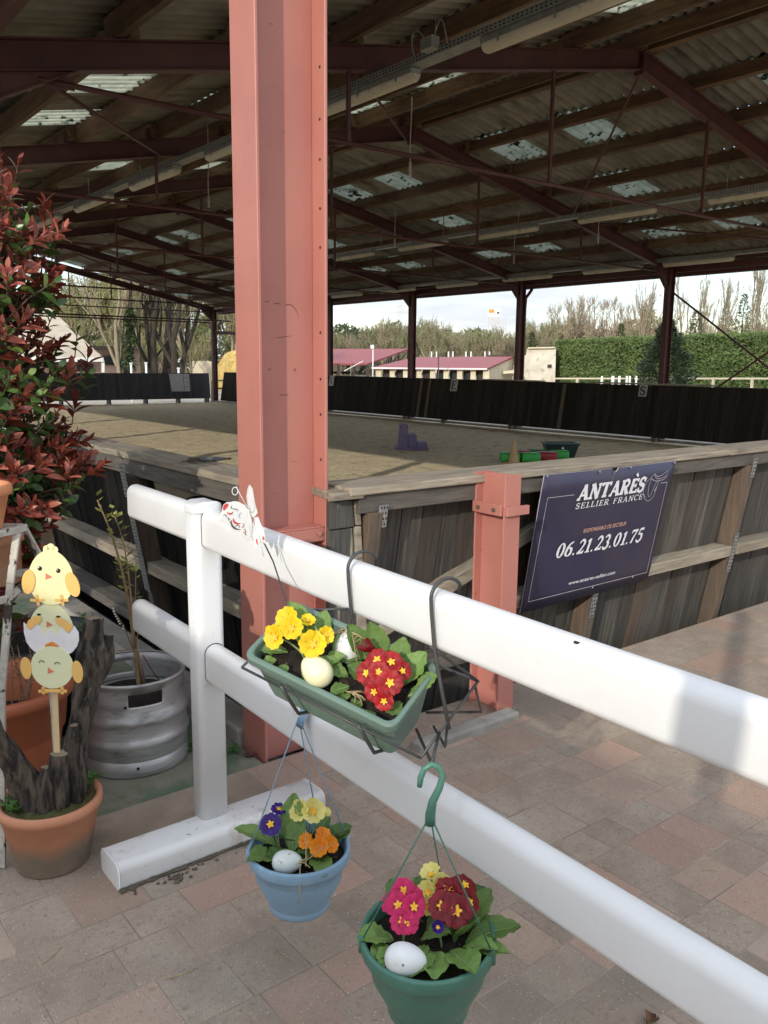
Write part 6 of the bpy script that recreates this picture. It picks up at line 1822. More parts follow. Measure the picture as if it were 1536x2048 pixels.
ih = [O + U * a * .265 + D * b * .165 + Vector((0, 0, .25)) for a, b in ((-1, -1), (1, -1), (1, 1), (-1, 1))]; il = [O + U * a * .20 + D * b * .12 + Vector((0, 0, .04)) for a, b in ((-1, -1), (1, -1), (1, 1), (-1, 1))]
tb.add(lo_ + hi_ + ih + il, [(3, 2, 1, 0)] + [(i, (i + 1) % 4, 4 + (i + 1) % 4, 4 + i) for i in range(4)] + [(4 + i, 4 + (i + 1) % 4, 8 + (i + 1) % 4, 8 + i) for i in range(4)] + [(8 + i, 8 + (i + 1) % 4, 12 + (i + 1) % 4, 12 + i) for i in range(4)] + [(12, 13, 14, 15)])
tb.build('body', m_tub, tub, bevel=.008)
for i in range(4): MB().bar(hi_[i] - Vector((0, 0, .012)), hi_[(i + 1) % 4] - Vector((0, 0, .012)), .03, .024).build('rim', m_tub, tub)
MB().tube([O - D * .18 + Vector((0, 0, .17)), O - D * .20 + Vector((0, 0, .17))], .02, 10).build('badge', M_WHITEP, tub)
# brush on the left cap
br_ = thing('hand_brush', 'grey-handled hand brush lying on the cap of the left wall', 'brush', (1.84, 3.75, 1.067))
a = Vector((1.775, 3.77, 1.083)); b = Vector((1.925, 3.70, 1.086)); d_ = (b - a)
MB().tube([a + d_ * .28, a + d_ * .36, a + d_ * .8, b], [.009, .013, .012, .007], 8).build('handle', mat('grey_plastic', (.12, .125, .13), rough=.5), br_)
MB().tube([b, b + d_ * .22], [.006, .005], 6).build('tip', M_BLACKM, br_)
bs_ = MB().bar(a - d_ * .02, a + d_ * .28, .032, .02); 
rr_ = random.Random(2)
for q in range(60):
    p = a + d_ * rr_.uniform(-.05, .2) + Vector((rr_.uniform(-.012, .012), rr_.uniform(-.012, .012), -.004)); bs_.tube([p, p + Vector((-.012 - .02 * rr_.random(), rr_.uniform(-.006, .008), -.01 + .014 * rr_.random()))], .0009, 3)
bs_.build('bristles', mat('brown_bristle', (.12, .09, .06), rough=.9), br_)
hs_ = thing('steel_clip', 'small steel clip lying on the left wall cap beside the column', 'clip', (1.80, 3.28, 1.067))
MB().box((1.77, 3.24, 1.067), (1.81, 3.30, 1.071)).box((1.775, 3.30, 1.067), (1.785, 3.33, 1.078)).build('clip', M_GALV, hs_, bevel=.001)
# bits on the paving
rg = random.Random(12)
def ground_pt(x, y_): return Vector((x, y_, .0025))
for i, (x, y_, lb) in enumerate(((.80, 1.83, 'pale straw stalk on the paving near the bottom left'), (2.05, 1.46, 'pale straw stalk lying on the paving between the fence rails'), (1.05, 1.73, 'short curled straw on the paving below the blue pot'), (1.52, 1.02, 'straw wisp on the paving right of the green pot'), (1.42, .93, 'loose curl of straw on the paving at the bottom edge'), (2.3, 1.25, 'long straw stalk on the paving at the right edge'), (.55, 2.1, 'straw stalk on the paving below the terracotta pot'))):
    a = rg.uniform(0, 6.28); d_ = Vector((math.cos(a), math.sin(a), 0)) * rg.uniform(.025, .05); n_ = Vector((-d_.y, d_.x, 0)) * rg.uniform(-.5, .5)
    straw(lb, [bez(ground_pt(x, y_) - d_, ground_pt(x, y_) + n_, ground_pt(x, y_) + n_ * .5, ground_pt(x, y_) + d_, 6)], .0014)
dl = thing('dead_leaf', 'small curled brown leaf on the paving right of the green pot', 'leaf', (1.62, .995, .0))
mb = MB(); mb.grid(lambda u, v: Vector((1.60 + .04 * u, .985 + .024 * (v - .5) * math.sin(PI * max(.05, min(.97, u))) * 1.6 + .01, .004 + .016 * (2 * v - 1) ** 2 + .008 * math.sin(u * 5))), 8, 6)
mb.build('blade', mat('brown_leaf', (.18, .09, .04), (.11, .055, .028), rough=.8, scale=40), dl)
weed('tiny weeds in the joint beside the salmon column foot', (1.515, 2.88, .0), 6, .035, .06, 8, lw_=.5)
weed('small reddish weed at the foot of the salmon column', (1.545, 2.80, .0), 5, .03, .03, 9, m=mat('weed_red', (.16, .07, .06), rough=.7), lw_=.5)
weed('sparse moss tufts right of the keg', (1.38, 2.98, .0), 6, .03, .08, 10, lw_=.5)

# ------------------------------------------------------------------ surroundings
_cm = cam_o.matrix_world.to_3x3()
def far(px, py, D):
    """point seen in the direction of photo pixel (px, py) at horizontal distance D metres"""
    d = _cm @ Vector(((px - 768) / 1690, -(py - 1024) / 1690, -1))
    d = d / math.hypot(d.x, d.y)
    return Vector((0, 0, 1.55)) + d * D
def hdir(px):
    d = far(px, 730, 1) - Vector((0, 0, 1.55)); d.z = 0
    return d.normalized()
GZ = -1.1            # the yard beyond the arena lies lower
M_REDROOF = mat('red_metal_roof', (0.30, 0.060, 0.060), (0.24, 0.048, 0.048), rough=0.55, scale=2, stretch=(6, 6, 1))
M_CREAM = mat('cream_render', (0.66, 0.58, 0.42), (0.55, 0.48, 0.34), rough=0.9, scale=1.5, bump=.2, bscale=20)
M_CREAMW = mat('white_crumbling_render', (0.66, 0.62, 0.52), (0.50, 0.45, 0.36), rough=0.9, scale=1.2, layer=((0.33, 0.27, 0.20), 1.5, .58, .7))
M_TIMB = mat('barn_timber', (0.10, 0.075, 0.055), (0.06, 0.045, 0.035), rough=.85, scale=6)
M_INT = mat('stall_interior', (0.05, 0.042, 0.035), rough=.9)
M_WHT = mat('white_paint', (0.78, 0.78, 0.76), (0.70, 0.70, 0.68), rough=.5)

# stable block with the long red roof
st_ = thing('stable_block', 'low cream stable block with a long red metal roof beyond the far wall', 'stable', far(860, 745, 60) * 1.0)
st_.location.z = GZ
F0, F1 = far(743, 735, 60), far(974, 737, 60)
B0, B1 = far(827, 714.5, 67), far(1028, 712.5, 67)
MB().add([F0, F1, B1, B0] + [p - Vector((0, 0, .12)) for p in (F0, F1, B1, B0)], [(0, 1, 2, 3), (7, 6, 5, 4), (0, 4, 5, 1), (1, 5, 6, 2), (2, 6, 7, 3), (3, 7, 4, 0)]).build('roof', M_REDROOF, st_)
wdv = (F1 - F0); wdv.z = 0; wl_ = wdv.length; wd_ = wdv.normalized(); bk_ = (B1 - F1); bk_.z = 0; bk_.normalize()
base = Vector((F0.x, F0.y, GZ)) + bk_ * .5
n_st = 8
for i in range(n_st + 1):
    c = base + wd_ * (wl_ * (.04 + .94 * i / n_st)); h = F0.z - .12 - GZ
    MB().bar(c, c + Vector((0, 0, h)), .42 if i % 2 == 0 else .34, .35, up=(wd_.x, wd_.y, 0)).build('pier', M_CREAM, st_)
    if i < n_st:
        a = c + wd_ * .17; b = c + wd_ * (wl_ * .94 / n_st - .17)
        o = MB().bar(a.lerp(b, .5) + bk_ * .3, a.lerp(b, .5) + bk_ * .3 + Vector((0, 0, h)), (b - a).length, .08, up=bk_).build('stall_opening', M_INT, st_)
        MB().bar(a + Vector((0, 0, h * .60)), b + Vector((0, 0, h * .60)), .10, .07).build('stall_bar', M_CREAM, st_)
        MB().bar(a.lerp(b, .5), a.lerp(b, .5) + Vector((0, 0, h * .38)), (b - a).length, .1, up=bk_).build('half_door', M_CREAM, st_)
        if i in (2, 4, 5, 6):
            MB().bar(a.lerp(b, .55) + bk_ * .22 + Vector((0, 0, h * .62)), a.lerp(b, .55) + bk_ * .22 + Vector((0, 0, h * .92)), .55, .03, up=bk_).build('window', mat('dark_pane', (.02, .022, .025), rough=.2), st_)
ge = Vector((F1.x, F1.y, GZ)) + bk_ * .3 - wd_ * .1; gf = Vector((B1.x, B1.y, GZ)) - wd_ * .1
MB().add([ge, gf, Vector((gf.x, gf.y, B1.z - .12)), Vector((ge.x, ge.y, F1.z - .10))] + [p - wd_ * .25 for p in (ge, gf, Vector((gf.x, gf.y, B1.z - .12)), Vector((ge.x, ge.y, F1.z - .10)))], [(0, 1, 2, 3), (4, 7, 6, 5), (0, 3, 7, 4), (1, 5, 6, 2)]).build('end_wall', M_CREAM, st_)
MB().bar(far(974, 738, 60), far(743, 736, 60), .10, .10).build('gutter', M_WHT, st_)
PPW = dict(zip((863, 873, 897, 906, 932, 942, 970, 979), ('leftmost', 'second from the left', 'third from the left', 'fourth from the left', 'fourth from the right', 'third from the right', 'second from the right', 'rightmost')))
for px in (863, 873, 897, 906, 932, 942, 970, 979):
    p = far(px, 714, 70)
    tag(MB().bar(Vector((p.x, p.y, GZ)), far(px, 703, 70), .11, .11).build('paddock_post', M_WHT, label=PPW[px] + ' white paddock post showing above the red stable roof', cat='post', group='white posts behind the stable roof'))

# open barn with the red roof, left of it
bn = thing('open_barn', 'open timber barn with a wide red roof left of the stable block', 'barn', far(720, 745, 75) * 1.0)
bn.location.z = GZ
A0, A1 = far(560, 726, 74), far(735, 727, 74); C0_, C1_ = far(590, 698, 82), far(817, 697.5, 82)
MB().add([A0, A1, C1_, C0_] + [p - Vector((0, 0, .15)) for p in (A0, A1, C1_, C0_)], [(0, 1, 2, 3), (7, 6, 5, 4), (0, 4, 5, 1), (1, 5, 6, 2), (2, 6, 7, 3), (3, 7, 4, 0)]).build('roof', M_REDROOF, bn)
for k_ in range(7):
    p = A0.lerp(A1, k_ / 6)
    MB().bar(Vector((p.x, p.y, GZ)), p - Vector((0, 0, .1)), .2, .2).build('post', M_TIMB, bn)
    q = p + (p - A0.lerp(A1, .5)).normalized() * 0
    MB().bar(p + Vector((0, 0, -1.0)), p.lerp(A0.lerp(A1, min(1, (k_ + .5) / 6)), 1) - Vector((0, 0, .15)), .12, .12).build('knee_brace', M_TIMB, bn)
for k_ in range(5):
    p = A1.lerp(C1_, k_ / 4)
    MB().bar(Vector((p.x, p.y, GZ)), p - Vector((0, 0, .1)), .18, .18).build('post', M_TIMB, bn)
    if k_ < 4:
        q = A1.lerp(C1_, (k_ + 1) / 4)
        MB().bar(p - Vector((0, 0, .9)), q - Vector((0, 0, .2)), .11, .11).build('knee_brace', M_TIMB, bn)
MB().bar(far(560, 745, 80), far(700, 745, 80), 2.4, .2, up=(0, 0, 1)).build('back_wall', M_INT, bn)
MB().bar(far(688, 742, 73), far(726, 722, 73), .25, .06).build('ladder', M_WHT, bn)
lamp_p = far(746, 725, 72)
yl = thing('yard_lamp', 'thin pole with a small white floodlight at the barn corner', 'lamp post', (lamp_p.x, lamp_p.y, GZ))
MB().tube([(lamp_p.x, lamp_p.y, GZ), far(746, 696, 72)], .05, 6).build('pole', M_WHT, yl)
MB().bar(far(741, 694, 72), far(748, 693, 72), .22, .3).build('head', M_WHT, yl)
dp = far(878, 720, 58)
pl_ = thing('yard_pole', 'thin dark pole in front of the red stable roof', 'pole', (dp.x, dp.y, GZ)); MB().tube([(dp.x, dp.y, GZ), far(877, 711, 58)], .045, 6).build('pole', M_TIMB, pl_); MB().bar(far(874, 712, 58), far(881, 712, 58), .1, .1).build('cross_head', M_TIMB, pl_)

# crumbling white building at the right of the stable
cw = thing('old_outbuilding', 'crumbling whitewashed outbuilding between the stable block and the hedge', 'building', far(1078, 745, 66) * 1.0); cw.location.z = GZ
W0, W1 = far(1040, 733, 66), far(1112, 733, 66); wv = (W1 - W0).normalized(); bkd = hdir(1078)
top = [far(x, y_, 66) for x, y_ in ((1040, 711), (1052, 710), (1054, 697), (1070, 695), (1090, 697), (1112, 696))]
poly = [Vector((W0.x, W0.y, GZ))] + top + [Vector((W1.x, W1.y, GZ))]
MB().prism(poly, bkd * 4).build('wall', M_CREAMW, cw)
MB().bar(far(975, 712, 68), far(1055, 708, 68), 2.0, .12).build('lean_to_roof', M_TIMB, cw)
MB().bar(far(1056, 696, 65.9), far(1110, 695, 65.9), .3, .1).build('coping', M_CREAM, cw)
MB().bar(far(1005, 745, 65), far(1040, 742, 65), 1.9, .2, up=(0, 0, 1)).build('side_wall', M_CREAM, cw)
for (x, y_) in ((1099, 729),): MB().bar(far(x, y_ + 6, 65.9), far(x, y_, 65.9), .3, .1, up=bkd).build('opening', M_INT, cw)

# billboard and pylon
bb = thing('billboard', 'distant white billboard with an orange corner above the trees', 'billboard', far(990, 700, 210) * 1.0); bb.location.z = GZ
P0, P1 = far(976, 634, 210), far(1000, 634, 210); up_h = far(976, 617, 210).z - P0.z
U_ = (P1 - P0).normalized(); bkv = hdir(990)
MB().bar((P0 + P1) / 2, (P0 + P1) / 2 + Vector((0, 0, up_h)), (P1 - P0).length, .4, up=bkv).build('panel', M_WHT, bb)
MB().bar(P0 + U_ * .8 - bkv * .25 + Vector((0, 0, up_h - 1.0)), P0 + U_ * .8 - bkv * .25 + Vector((0, 0, up_h - .2)), 1.3, .05, up=bkv).build('orange_logo', mat('orange_print', (.75, .30, .03), rough=.6), bb)
MB().bar(P0 + U_ * 2.4 - bkv * .25 + Vector((0, 0, up_h * .35)), P0 + U_ * 2.4 - bkv * .25 + Vector((0, 0, up_h * .62)), .5, .05, up=bkv).build('dark_logo', mat('dark_green_print', (.05, .12, .08), rough=.6), bb)
M_STEEL = mat('pale_steel', (.52, .52, .52), (.42, .42, .42), rough=.5)
for x in (977, 984, 992, 999): MB().bar(far(x, 655, 210), far(x, 634, 210), .25, .25).build('support', M_STEEL, bb)
for y_ in (638, 643, 648): MB().bar(far(976, y_, 210), far(1000, y_, 210), .22, .5).build('cross_rail', M_STEEL, bb)
for x in (1007, 1012): MB().bar(far(x, 668, 205), far(x, 638, 205), .35, .35).build('mast', M_STEEL, bb)
py_ = thing('pylon', 'distant lattice electricity pylon above the woods', 'pylon', far(800, 700, 300) * 1.0); py_.location.z = GZ
for (xa, xb) in ((793, 797), (807, 803)): MB().bar(far(xa, 700, 300), far(xb, 606, 300), .22, .22).build('leg', M_STEEL, py_)
for k_ in range(9):
    y0_ = 690 - k_ * 9; w0 = 7 - k_ * .4
    MB().bar(far(800 - w0, y0_, 300), far(800 + w0 - .4, y0_ - 9, 300), .14, .14).build('lattice', M_STEEL, py_); MB().bar(far(800 + w0, y0_, 300), far(800 - w0 + .4, y0_ - 9, 300), .14, .14).build('lattice', M_STEEL, py_)
for y_ in (612, 624): MB().bar(far(788, y_, 300), far(812, y_, 300), .2, .2).build('cross_arm', M_STEEL, py_)

# ---------------------------------------------------------------- trees
M_TWIGB = mat('bare_twigs', (0.36, 0.30, 0.20), (0.26, 0.21, 0.14), rough=.9, scale=1.0)
M_TWIGP = mat('pale_twigs', (0.40, 0.335, 0.23), (0.29, 0.235, 0.155), rough=.9, scale=1.0)
M_TRUNK = mat('tree_trunk', (0.060, 0.047, 0.034), (0.034, 0.027, 0.020), rough=.95, scale=3, stretch=(4, 4, .6), bump=.6)
M_TRUNKP = mat('pale_trunk', (0.30, 0.255, 0.17), (0.20, 0.165, 0.11), rough=.95, scale=3, stretch=(4, 4, .6), bump=.4)
M_BUDS = mat('spring_leaves', (0.33, 0.36, 0.12), (0.24, 0.27, 0.08), rough=.7, scale=1.5, translucent=.35)
M_BUDS2 = mat('spring_leaves_dark', (0.22, 0.26, 0.10), (0.15, 0.185, 0.07), rough=.7, scale=1.5, translucent=.3)
M_CONIF = mat('conifer', (0.040, 0.065, 0.030), (0.020, 0.034, 0.016), rough=.8, scale=2, rnd=.2)
M_HEDGE = mat('hedge_leaf', (0.155, 0.215, 0.070), (0.10, 0.155, 0.045), rough=.7, scale=.8, translucent=.2, layer=((0.22, 0.28, 0.09), .5, .5, .75))

def grow(trunk, twig, p, d, ln, r, lev, rr, up=.25, spread=.6, kids=4, leaf=None, minr=.012, lsz=.12, nleaf=2):
    """recursive bare branching; first level into trunk, the rest into twig"""
    q = p + d * ln * .5 + Vector((rr.uniform(-1, 1), rr.uniform(-1, 1), 0)) * ln * .05
    e = p + d * ln
    tgt = trunk if lev >= 3 else twig
    tgt.tube([p, q, e], [r, r * .8, r * .55], 6 if lev >= 3 else 3, cap=False)
    if lev <= 0:
        if leaf is not None:
            for _ in range(nleaf):
                c = p.lerp(e, rr.random()) + Vector((rr.uniform(-1, 1), rr.uniform(-1, 1), rr.uniform(-1, 1))) * lsz
                a = Vector((rr.uniform(-1, 1), rr.uniform(-1, 1), rr.uniform(-1, 1))) * lsz; b = Vector((rr.uniform(-1, 1), rr.uniform(-1, 1), rr.uniform(-1, 1))) * lsz
                leaf.add([c, c + a, c + b], [(0, 1, 2)])
        return
    for k_ in range(kids):
        t = rr.uniform(.35, 1.0) if k_ else 1.0
        b = p.lerp(e, t)
        dd = (d + Vector((rr.uniform(-1, 1), rr.uniform(-1, 1), rr.uniform(-.3, .6))) * spread * (1 if k_ else .4) + Vector((0, 0, up))).normalized()
        grow(trunk, twig, b, dd, ln * rr.uniform(.55, .8), max(minr, r * (.55 if k_ else .65)), lev - 1, rr, up, spread, kids, leaf, minr, lsz, nleaf)

def bare_tree(name, label, base, h, seed, lev=4, kids=4, up=.25, spread=.6, r=.14, m=M_TWIGB, mt=M_TRUNK, leaf_m=None, lsz=.12, group=None, minr=.014, nleaf=2, lean_=(0, 0)):
    rr = random.Random(seed); base = Vector(base)
    t = thing(name, label, 'tree', base, group)
    a, b = MB(), MB(); lf = MB() if leaf_m else None
    grow(a, b, base, Vector((rr.uniform(-.06, .06) + lean_[0], rr.uniform(-.06, .06) + lean_[1], 1)).normalized(), h * .40, r, lev, rr, up, spread, kids, lf, minr, lsz, nleaf)
    a.build('trunk', mt, t)
    c = b.build('crown', m, t)
    if lf: tag(lf.build('young_leaves', leaf_m, c), kind='stuff')
    return t

def poplar(label, base, h, seed, m, group):
    rr = random.Random(seed); base = Vector(base)
    t = thing('poplar_tree', label, 'tree', base, group)
    a, b = MB(), MB()
    tp = base + Vector((rr.uniform(-.3, .3), rr.uniform(-.3, .3), h))
    a.tube([base, base.lerp(tp, .5), tp], [h * .014, h * .009, .02], 5, cap=False)
    for k_ in range(44):
        tt = rr.uniform(.14, .95); p = base.lerp(tp, tt); an = rr.uniform(0, 6.28)
        out = h * rr.uniform(.05, .11) * (1.1 - tt * .6)
        e = p + Vector((math.cos(an) * out, math.sin(an) * out, h * rr.uniform(.12, .26) * (1.15 - tt)))
        b.tube([p, p.lerp(e, .5) + Vector((math.cos(an), math.sin(an), 0)) * out * .2, e], [.045, .03, .016], 3, cap=False)
        for j in range(5):
            s = p.lerp(e, rr.uniform(.3, 1)); b.tube([s, s + Vector((rr.uniform(-.5, .5), rr.uniform(-.5, .5), rr.uniform(.5, 1.5))) * (h * .045)], [.018, .012], 3, cap=False)
    a.build('trunk', M_TRUNKP, t); b.build('crown', m, t)

# row of bare poplars above the hedge
pw = ['leftmost bare poplar of the row above the hedge', 'second bare poplar from the left above the hedge', 'third bare poplar from the left above the hedge', 'fourth bare poplar from the left above the hedge', 'fifth bare poplar from the left above the hedge', 'sixth bare poplar from the left above the hedge', 'seventh bare poplar from the left above the hedge', 'eighth bare poplar from the left above the hedge', 'ninth bare poplar from the left above the hedge', 'tenth bare poplar from the left above the hedge', 'eleventh bare poplar from the left above the hedge', 'twelfth bare poplar from the left above the hedge', 'rightmost bare poplar of the row above the hedge']
rr0 = random.Random(40)
for i, (px, ty) in enumerate(zip((1098, 1112, 1126, 1139, 1150, 1161, 1172, 1186, 1198, 1212, 1225, 1236, 1246), (608, 604, 598, 594, 592, 590, 596, 592, 598, 600, 596, 606, 612))):
    D = 118 + rr0.uniform(-6, 10); p = far(px, 735, D); tz_ = far(px, ty, D).z
    poplar(pw[i], (p.x, p.y, GZ), tz_ - GZ, 50 + i, M_TWIGP if i % 2 else M_TWIGB, 'row of bare poplars above the hedge')
for i, (px, ty, D, lb) in enumerate(((1272, 585, 85, 'pale bare tree standing just right of the poplar row'), (1362, 560, 80, 'pale bare tree just right of the nearest dark red column'), (1400, 590, 95, 'slim bare tree right of the column beside the dark conifer'), (1440, 560, 85, 'bare tree left of the tall fir above the hedge'), (1500, 545, 78, 'tall pale bare tree near the right edge'), (1530, 535, 82, 'tall bare tree cut by the right edge'))):
    p = far(px, 735, D); tz_ = far(px, ty, D).z
    bare_tree('bare_tree', lb, (p.x, p.y, GZ), (tz_ - GZ) * 1.05, 70 + i, lev=5, kids=3, up=.35, spread=.42, r=.15, m=M_TWIGP, mt=M_TRUNKP, minr=.020, group='bare trees above the hedge')

def conifer(label, base, h, w, seed, m=M_CONIF, n=3200, lsz=.16):
    rr = random.Random(seed); base = Vector(base)
    t = thing('conifer_tree', label, 'tree', base)
    MB().tube([base, base + Vector((0, 0, h * .9))], [h * .02, .02], 6).build('trunk', M_TRUNK, t)
    cr = MB()
    for k_ in range(n):
        z = rr.random() ** 1.25; an = rr.uniform(0, 6.28)
        wob_ = 1 + .22 * math.sin(an * 3 + z * 20) + .2 * math.sin(z * 34 + an)
        r_ = w / 2 * (1 - z) ** .8 * wob_ * rr.uniform(.45, 1.05) + .05
        c = base + Vector((math.cos(an) * r_, math.sin(an) * r_, h * (.02 + .98 * z)))
        d = Vector((math.cos(an), math.sin(an), rr.uniform(-.2, .9))).normalized() * lsz * rr.uniform(.7, 1.6); s = d.cross(Vector((rr.uniform(-1, 1), rr.uniform(-1, 1), 1))).normalized() * lsz * .28
        cr.add([c - s, c + s, c + d], [(0, 1, 2)])
    tag(cr.build('crown', m, t), kind='stuff')
p = far(1330, 740, 46)
conifer('dark cone-shaped conifer in front of the hedge behind the nearest column', (p.x, p.y, GZ), far(1325, 641, 46).z - GZ, 4.4, 5, n=8000, lsz=.17)
M_CONIF2 = mat('fir_pale', (0.12, 0.14, 0.06), (0.07, 0.085, 0.035), rough=.8, scale=2)
for i, (px, ty, D, w, lb) in enumerate(((1386, 622, 80, 3.6, 'olive fir above the hedge right of the column'), (1478, 588, 84, 3.4, 'tall olive fir above the hedge near the right edge'), (1443, 608, 90, 2.6, 'slim olive fir above the hedge'), (1238, 648, 90, 2.2, 'small green conifer peeping over the hedge'), (1062, 664, 90, 2.6, 'green conifer beyond the outbuilding'))):
    p = far(px, 735, D); conifer(lb, (p.x, p.y, GZ), far(px, ty, D).z - GZ, w, 20 + i, m=M_CONIF2, n=1500, lsz=.24)

# clipped hedge
hd = thing('clipped_hedge', 'tall clipped green hedge running along the right background', 'hedge', far(1330, 745, 62) * 1.0); hd.location.z = GZ
H0, H1 = far(1108, 735, 68), far(1620, 735, 56); H0.z = H1.z = GZ
hu = (H1 - H0); hl = hu.length; hu.normalize(); hn = Vector((hu.y, -hu.x, 0))
if hn.dot(-H0) < 0: hn = -hn
t0, t1 = far(1110, 682, 68).z, far(1620, 664, 56).z
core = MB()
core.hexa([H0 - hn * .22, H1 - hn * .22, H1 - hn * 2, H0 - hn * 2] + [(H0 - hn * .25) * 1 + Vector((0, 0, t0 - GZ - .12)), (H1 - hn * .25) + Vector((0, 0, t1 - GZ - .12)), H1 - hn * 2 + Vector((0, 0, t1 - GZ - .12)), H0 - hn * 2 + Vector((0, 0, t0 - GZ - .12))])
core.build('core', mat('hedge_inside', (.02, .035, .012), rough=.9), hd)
hl_ = MB(); rh = random.Random(66)
for k_ in range(34000):
    u = rh.random() * hl; zt = t0 + (t1 - t0) * u / hl - GZ
    face = rh.random()
    if face < .86:
        z = rh.random() * zt; c = H0 + hu * u + hn * (rh.uniform(-.12, .05) + .24 * noise.noise(Vector((u * .7, z * .9, 1))) + .10 * noise.noise(Vector((u * 3, z * 3, 4)))) + Vector((0, 0, z))
    else:
        c = H0 + hu * u - hn * rh.uniform(-.05, 1.9) + Vector((0, 0, zt - .1 + rh.uniform(0, .22) + .12 * noise.noise(Vector((u * 2, 3, 4)))))
    a = Vector((rh.uniform(-1, 1), rh.uniform(-1, 1), rh.uniform(-.4, 1))).normalized() * rh.uniform(.08, .2); b = a.cross(Vector((rh.uniform(-1, 1), rh.uniform(-1, 1), rh.uniform(-1, 1)))).normalized() * rh.uniform(.04, .09)
    hl_.add([c - b, c + b, c + a], [(0, 1, 2)])
for k_ in range(1500):
    z = rh.random() * (t0 - GZ); c = H0 - hn * rh.uniform(0, 2) + Vector((0, 0, z)) + hu * rh.uniform(-.1, .05)
    a = Vector((rh.uniform(-1, 1), rh.uniform(-1, 1), rh.uniform(-.4, 1))).normalized() * .15; b = a.cross(Vector((1, 0, .3))).normalized() * .06
    hl_.add([c - b, c + b, c + a], [(0, 1, 2)])
tag(hl_.build('foliage', M_HEDGE, hd), kind='stuff')

# white jump posts and the paddock rail
for i, (px, w) in enumerate(((1204, .11), (1226, .16), (1239, .13), (1254, .11), (1260, .11), (1273, .10))):
    p = far(px, 752, 42)
    tag(MB().bar(Vector((p.x, p.y, GZ)), p, w * .85, .06, up=(p.x, p.y, 0)).build('jump_post', M_WHT, bevel=.01), ('leftmost white jump post before the hedge', 'broad white jump post, second from the left before the hedge', 'third white jump post from the left before the hedge', 'fourth white jump post from the left before the hedge', 'fifth white jump post from the left before the hedge', 'rightmost white jump post before the hedge')[i], 'jump post', 'white jump posts')
pf = thing('paddock_fence', 'pale wooden paddock rail in front of the hedge', 'fence', far(1300, 760, 50) * 1.0); pf.location.z = GZ
M_PALEW = mat('pale_rail', (.58, .52, .40), (.48, .42, .31), rough=.8, scale=4)
xs_ = [1085, 1155, 1204, 1273, 1350, 1427, 1505, 1590]
for i, px in enumerate(xs_):
    p = far(px, 757, 52 - i * .6); MB().bar(Vector((p.x, p.y, GZ)), p + Vector((0, 0, .05)), .12, .12).build('post', M_PALEW, pf)
    if i < len(xs_) - 1:
        q = far(xs_[i + 1], 757, 52 - (i + 1) * .6)
        MB().bar(p, q, .05, .09).build('rail', M_PALEW, pf)
        MB().bar(p - Vector((0, 0, .62)), q - Vector((0, 0, .62)), .05, .09).build('rail', M_PALEW, pf)

# far woodland, read as one mass
def woodland(name, label, spots, leaf_frac, seed, m=M_TWIGB, lm=M_BUDS2, lsz=.28, nl=2):
    rr = random.Random(seed)
    protos = []
    for k_ in range(5):
        a, b, lf = MB(), MB(), MB()
        r2 = random.Random(seed * 10 + k_)
        grow(a, b, Vector((0, 0, 0)), Vector((r2.uniform(-.1, .1), r2.uniform(-.1, .1), 1)).normalized(), .38, .018, 4, r2, .32, .55, 4, lf, .0030, .02, nl)
        protos.append((a, b, lf))
    tw, lv = MB(), MB()
    for (p, h) in spots:
        a, b, lf = protos[rr.randint(0, 4)]
        rot = Matrix.Rotation(rr.uniform(0, 6.28), 3, 'Z') * h
        w = rr.uniform(.8, 1.25)
        rot = rot @ Matrix.Diagonal((w, w, 1))
        for src in (a, b):
            n0 = len(tw.v)
            tw.v.extend(rot @ v + p for v in src.v); tw.f.extend(tuple(i + n0 for i in f) for f in src.f); tw.mi.extend([0] * len(src.f)); tw.sm.extend([True] * len(src.f))
        if rr.random() < leaf_frac:
            n0 = len(lv.v)
            lv.v.extend(rot @ v + p for v in lf.v); lv.f.extend(tuple(i + n0 for i in f) for f in lf.f); lv.mi.extend([0] * len(lf.f)); lv.sm.extend([False] * len(lf.f))
    o = tw.build(name, m, None, label, 'woodland', kind='stuff')
    if lv.v: tag(lv.build('young_leaves', lm, o), kind='stuff')
    # dark understorey bank behind the trunks so that the mass closes
    return o
rw2 = random.Random(90)
spots = []
for k_ in range(150):
    px = rw2.uniform(600, 1130); D = rw2.uniform(115, 165); p = far(px, 735, D); p.z = GZ
    ty = 648 + 10 * math.sin(px * .021) + rw2.uniform(-4, 22)
    spots.append((p, far(px, ty, D).z - GZ))
woodland('far_woodland', 'brown and olive spring woodland behind the stable roofs', spots, .75, 3, lm=M_BUDS2, nl=3)
spots = []
for k_ in range(46):
    px = rw2.uniform(60, 560); D = rw2.uniform(62, 105); p = far(px, 735, D); p.z = GZ
    ty = rw2.uniform(520, 600)
    spots.append((p, far(px, ty, D).z - GZ))
for k_ in range(40):
    px = rw2.uniform(60, 560); D = rw2.uniform(58, 80); p = far(px, 735, D); p.z = GZ
    spots.append((p, far(px, rw2.uniform(640, 690), D).z - GZ))
woodland('left_woodland', 'yellow-green spring woodland beyond the far end of the arena', spots, 1.0, 4, lm=M_BUDS, nl=4)
spots = []
for k_ in range(26):
    px = rw2.uniform(1085, 1560); D = rw2.uniform(100, 140); p = far(px, 735, D); p.z = GZ
    spots.append((p, far(px, rw2.uniform(600, 655), D).z - GZ))
woodland('right_woodland', 'thin bare woodland showing above the hedge', spots, .3, 6, m=M_TWIGP, lm=M_BUDS2, nl=2)
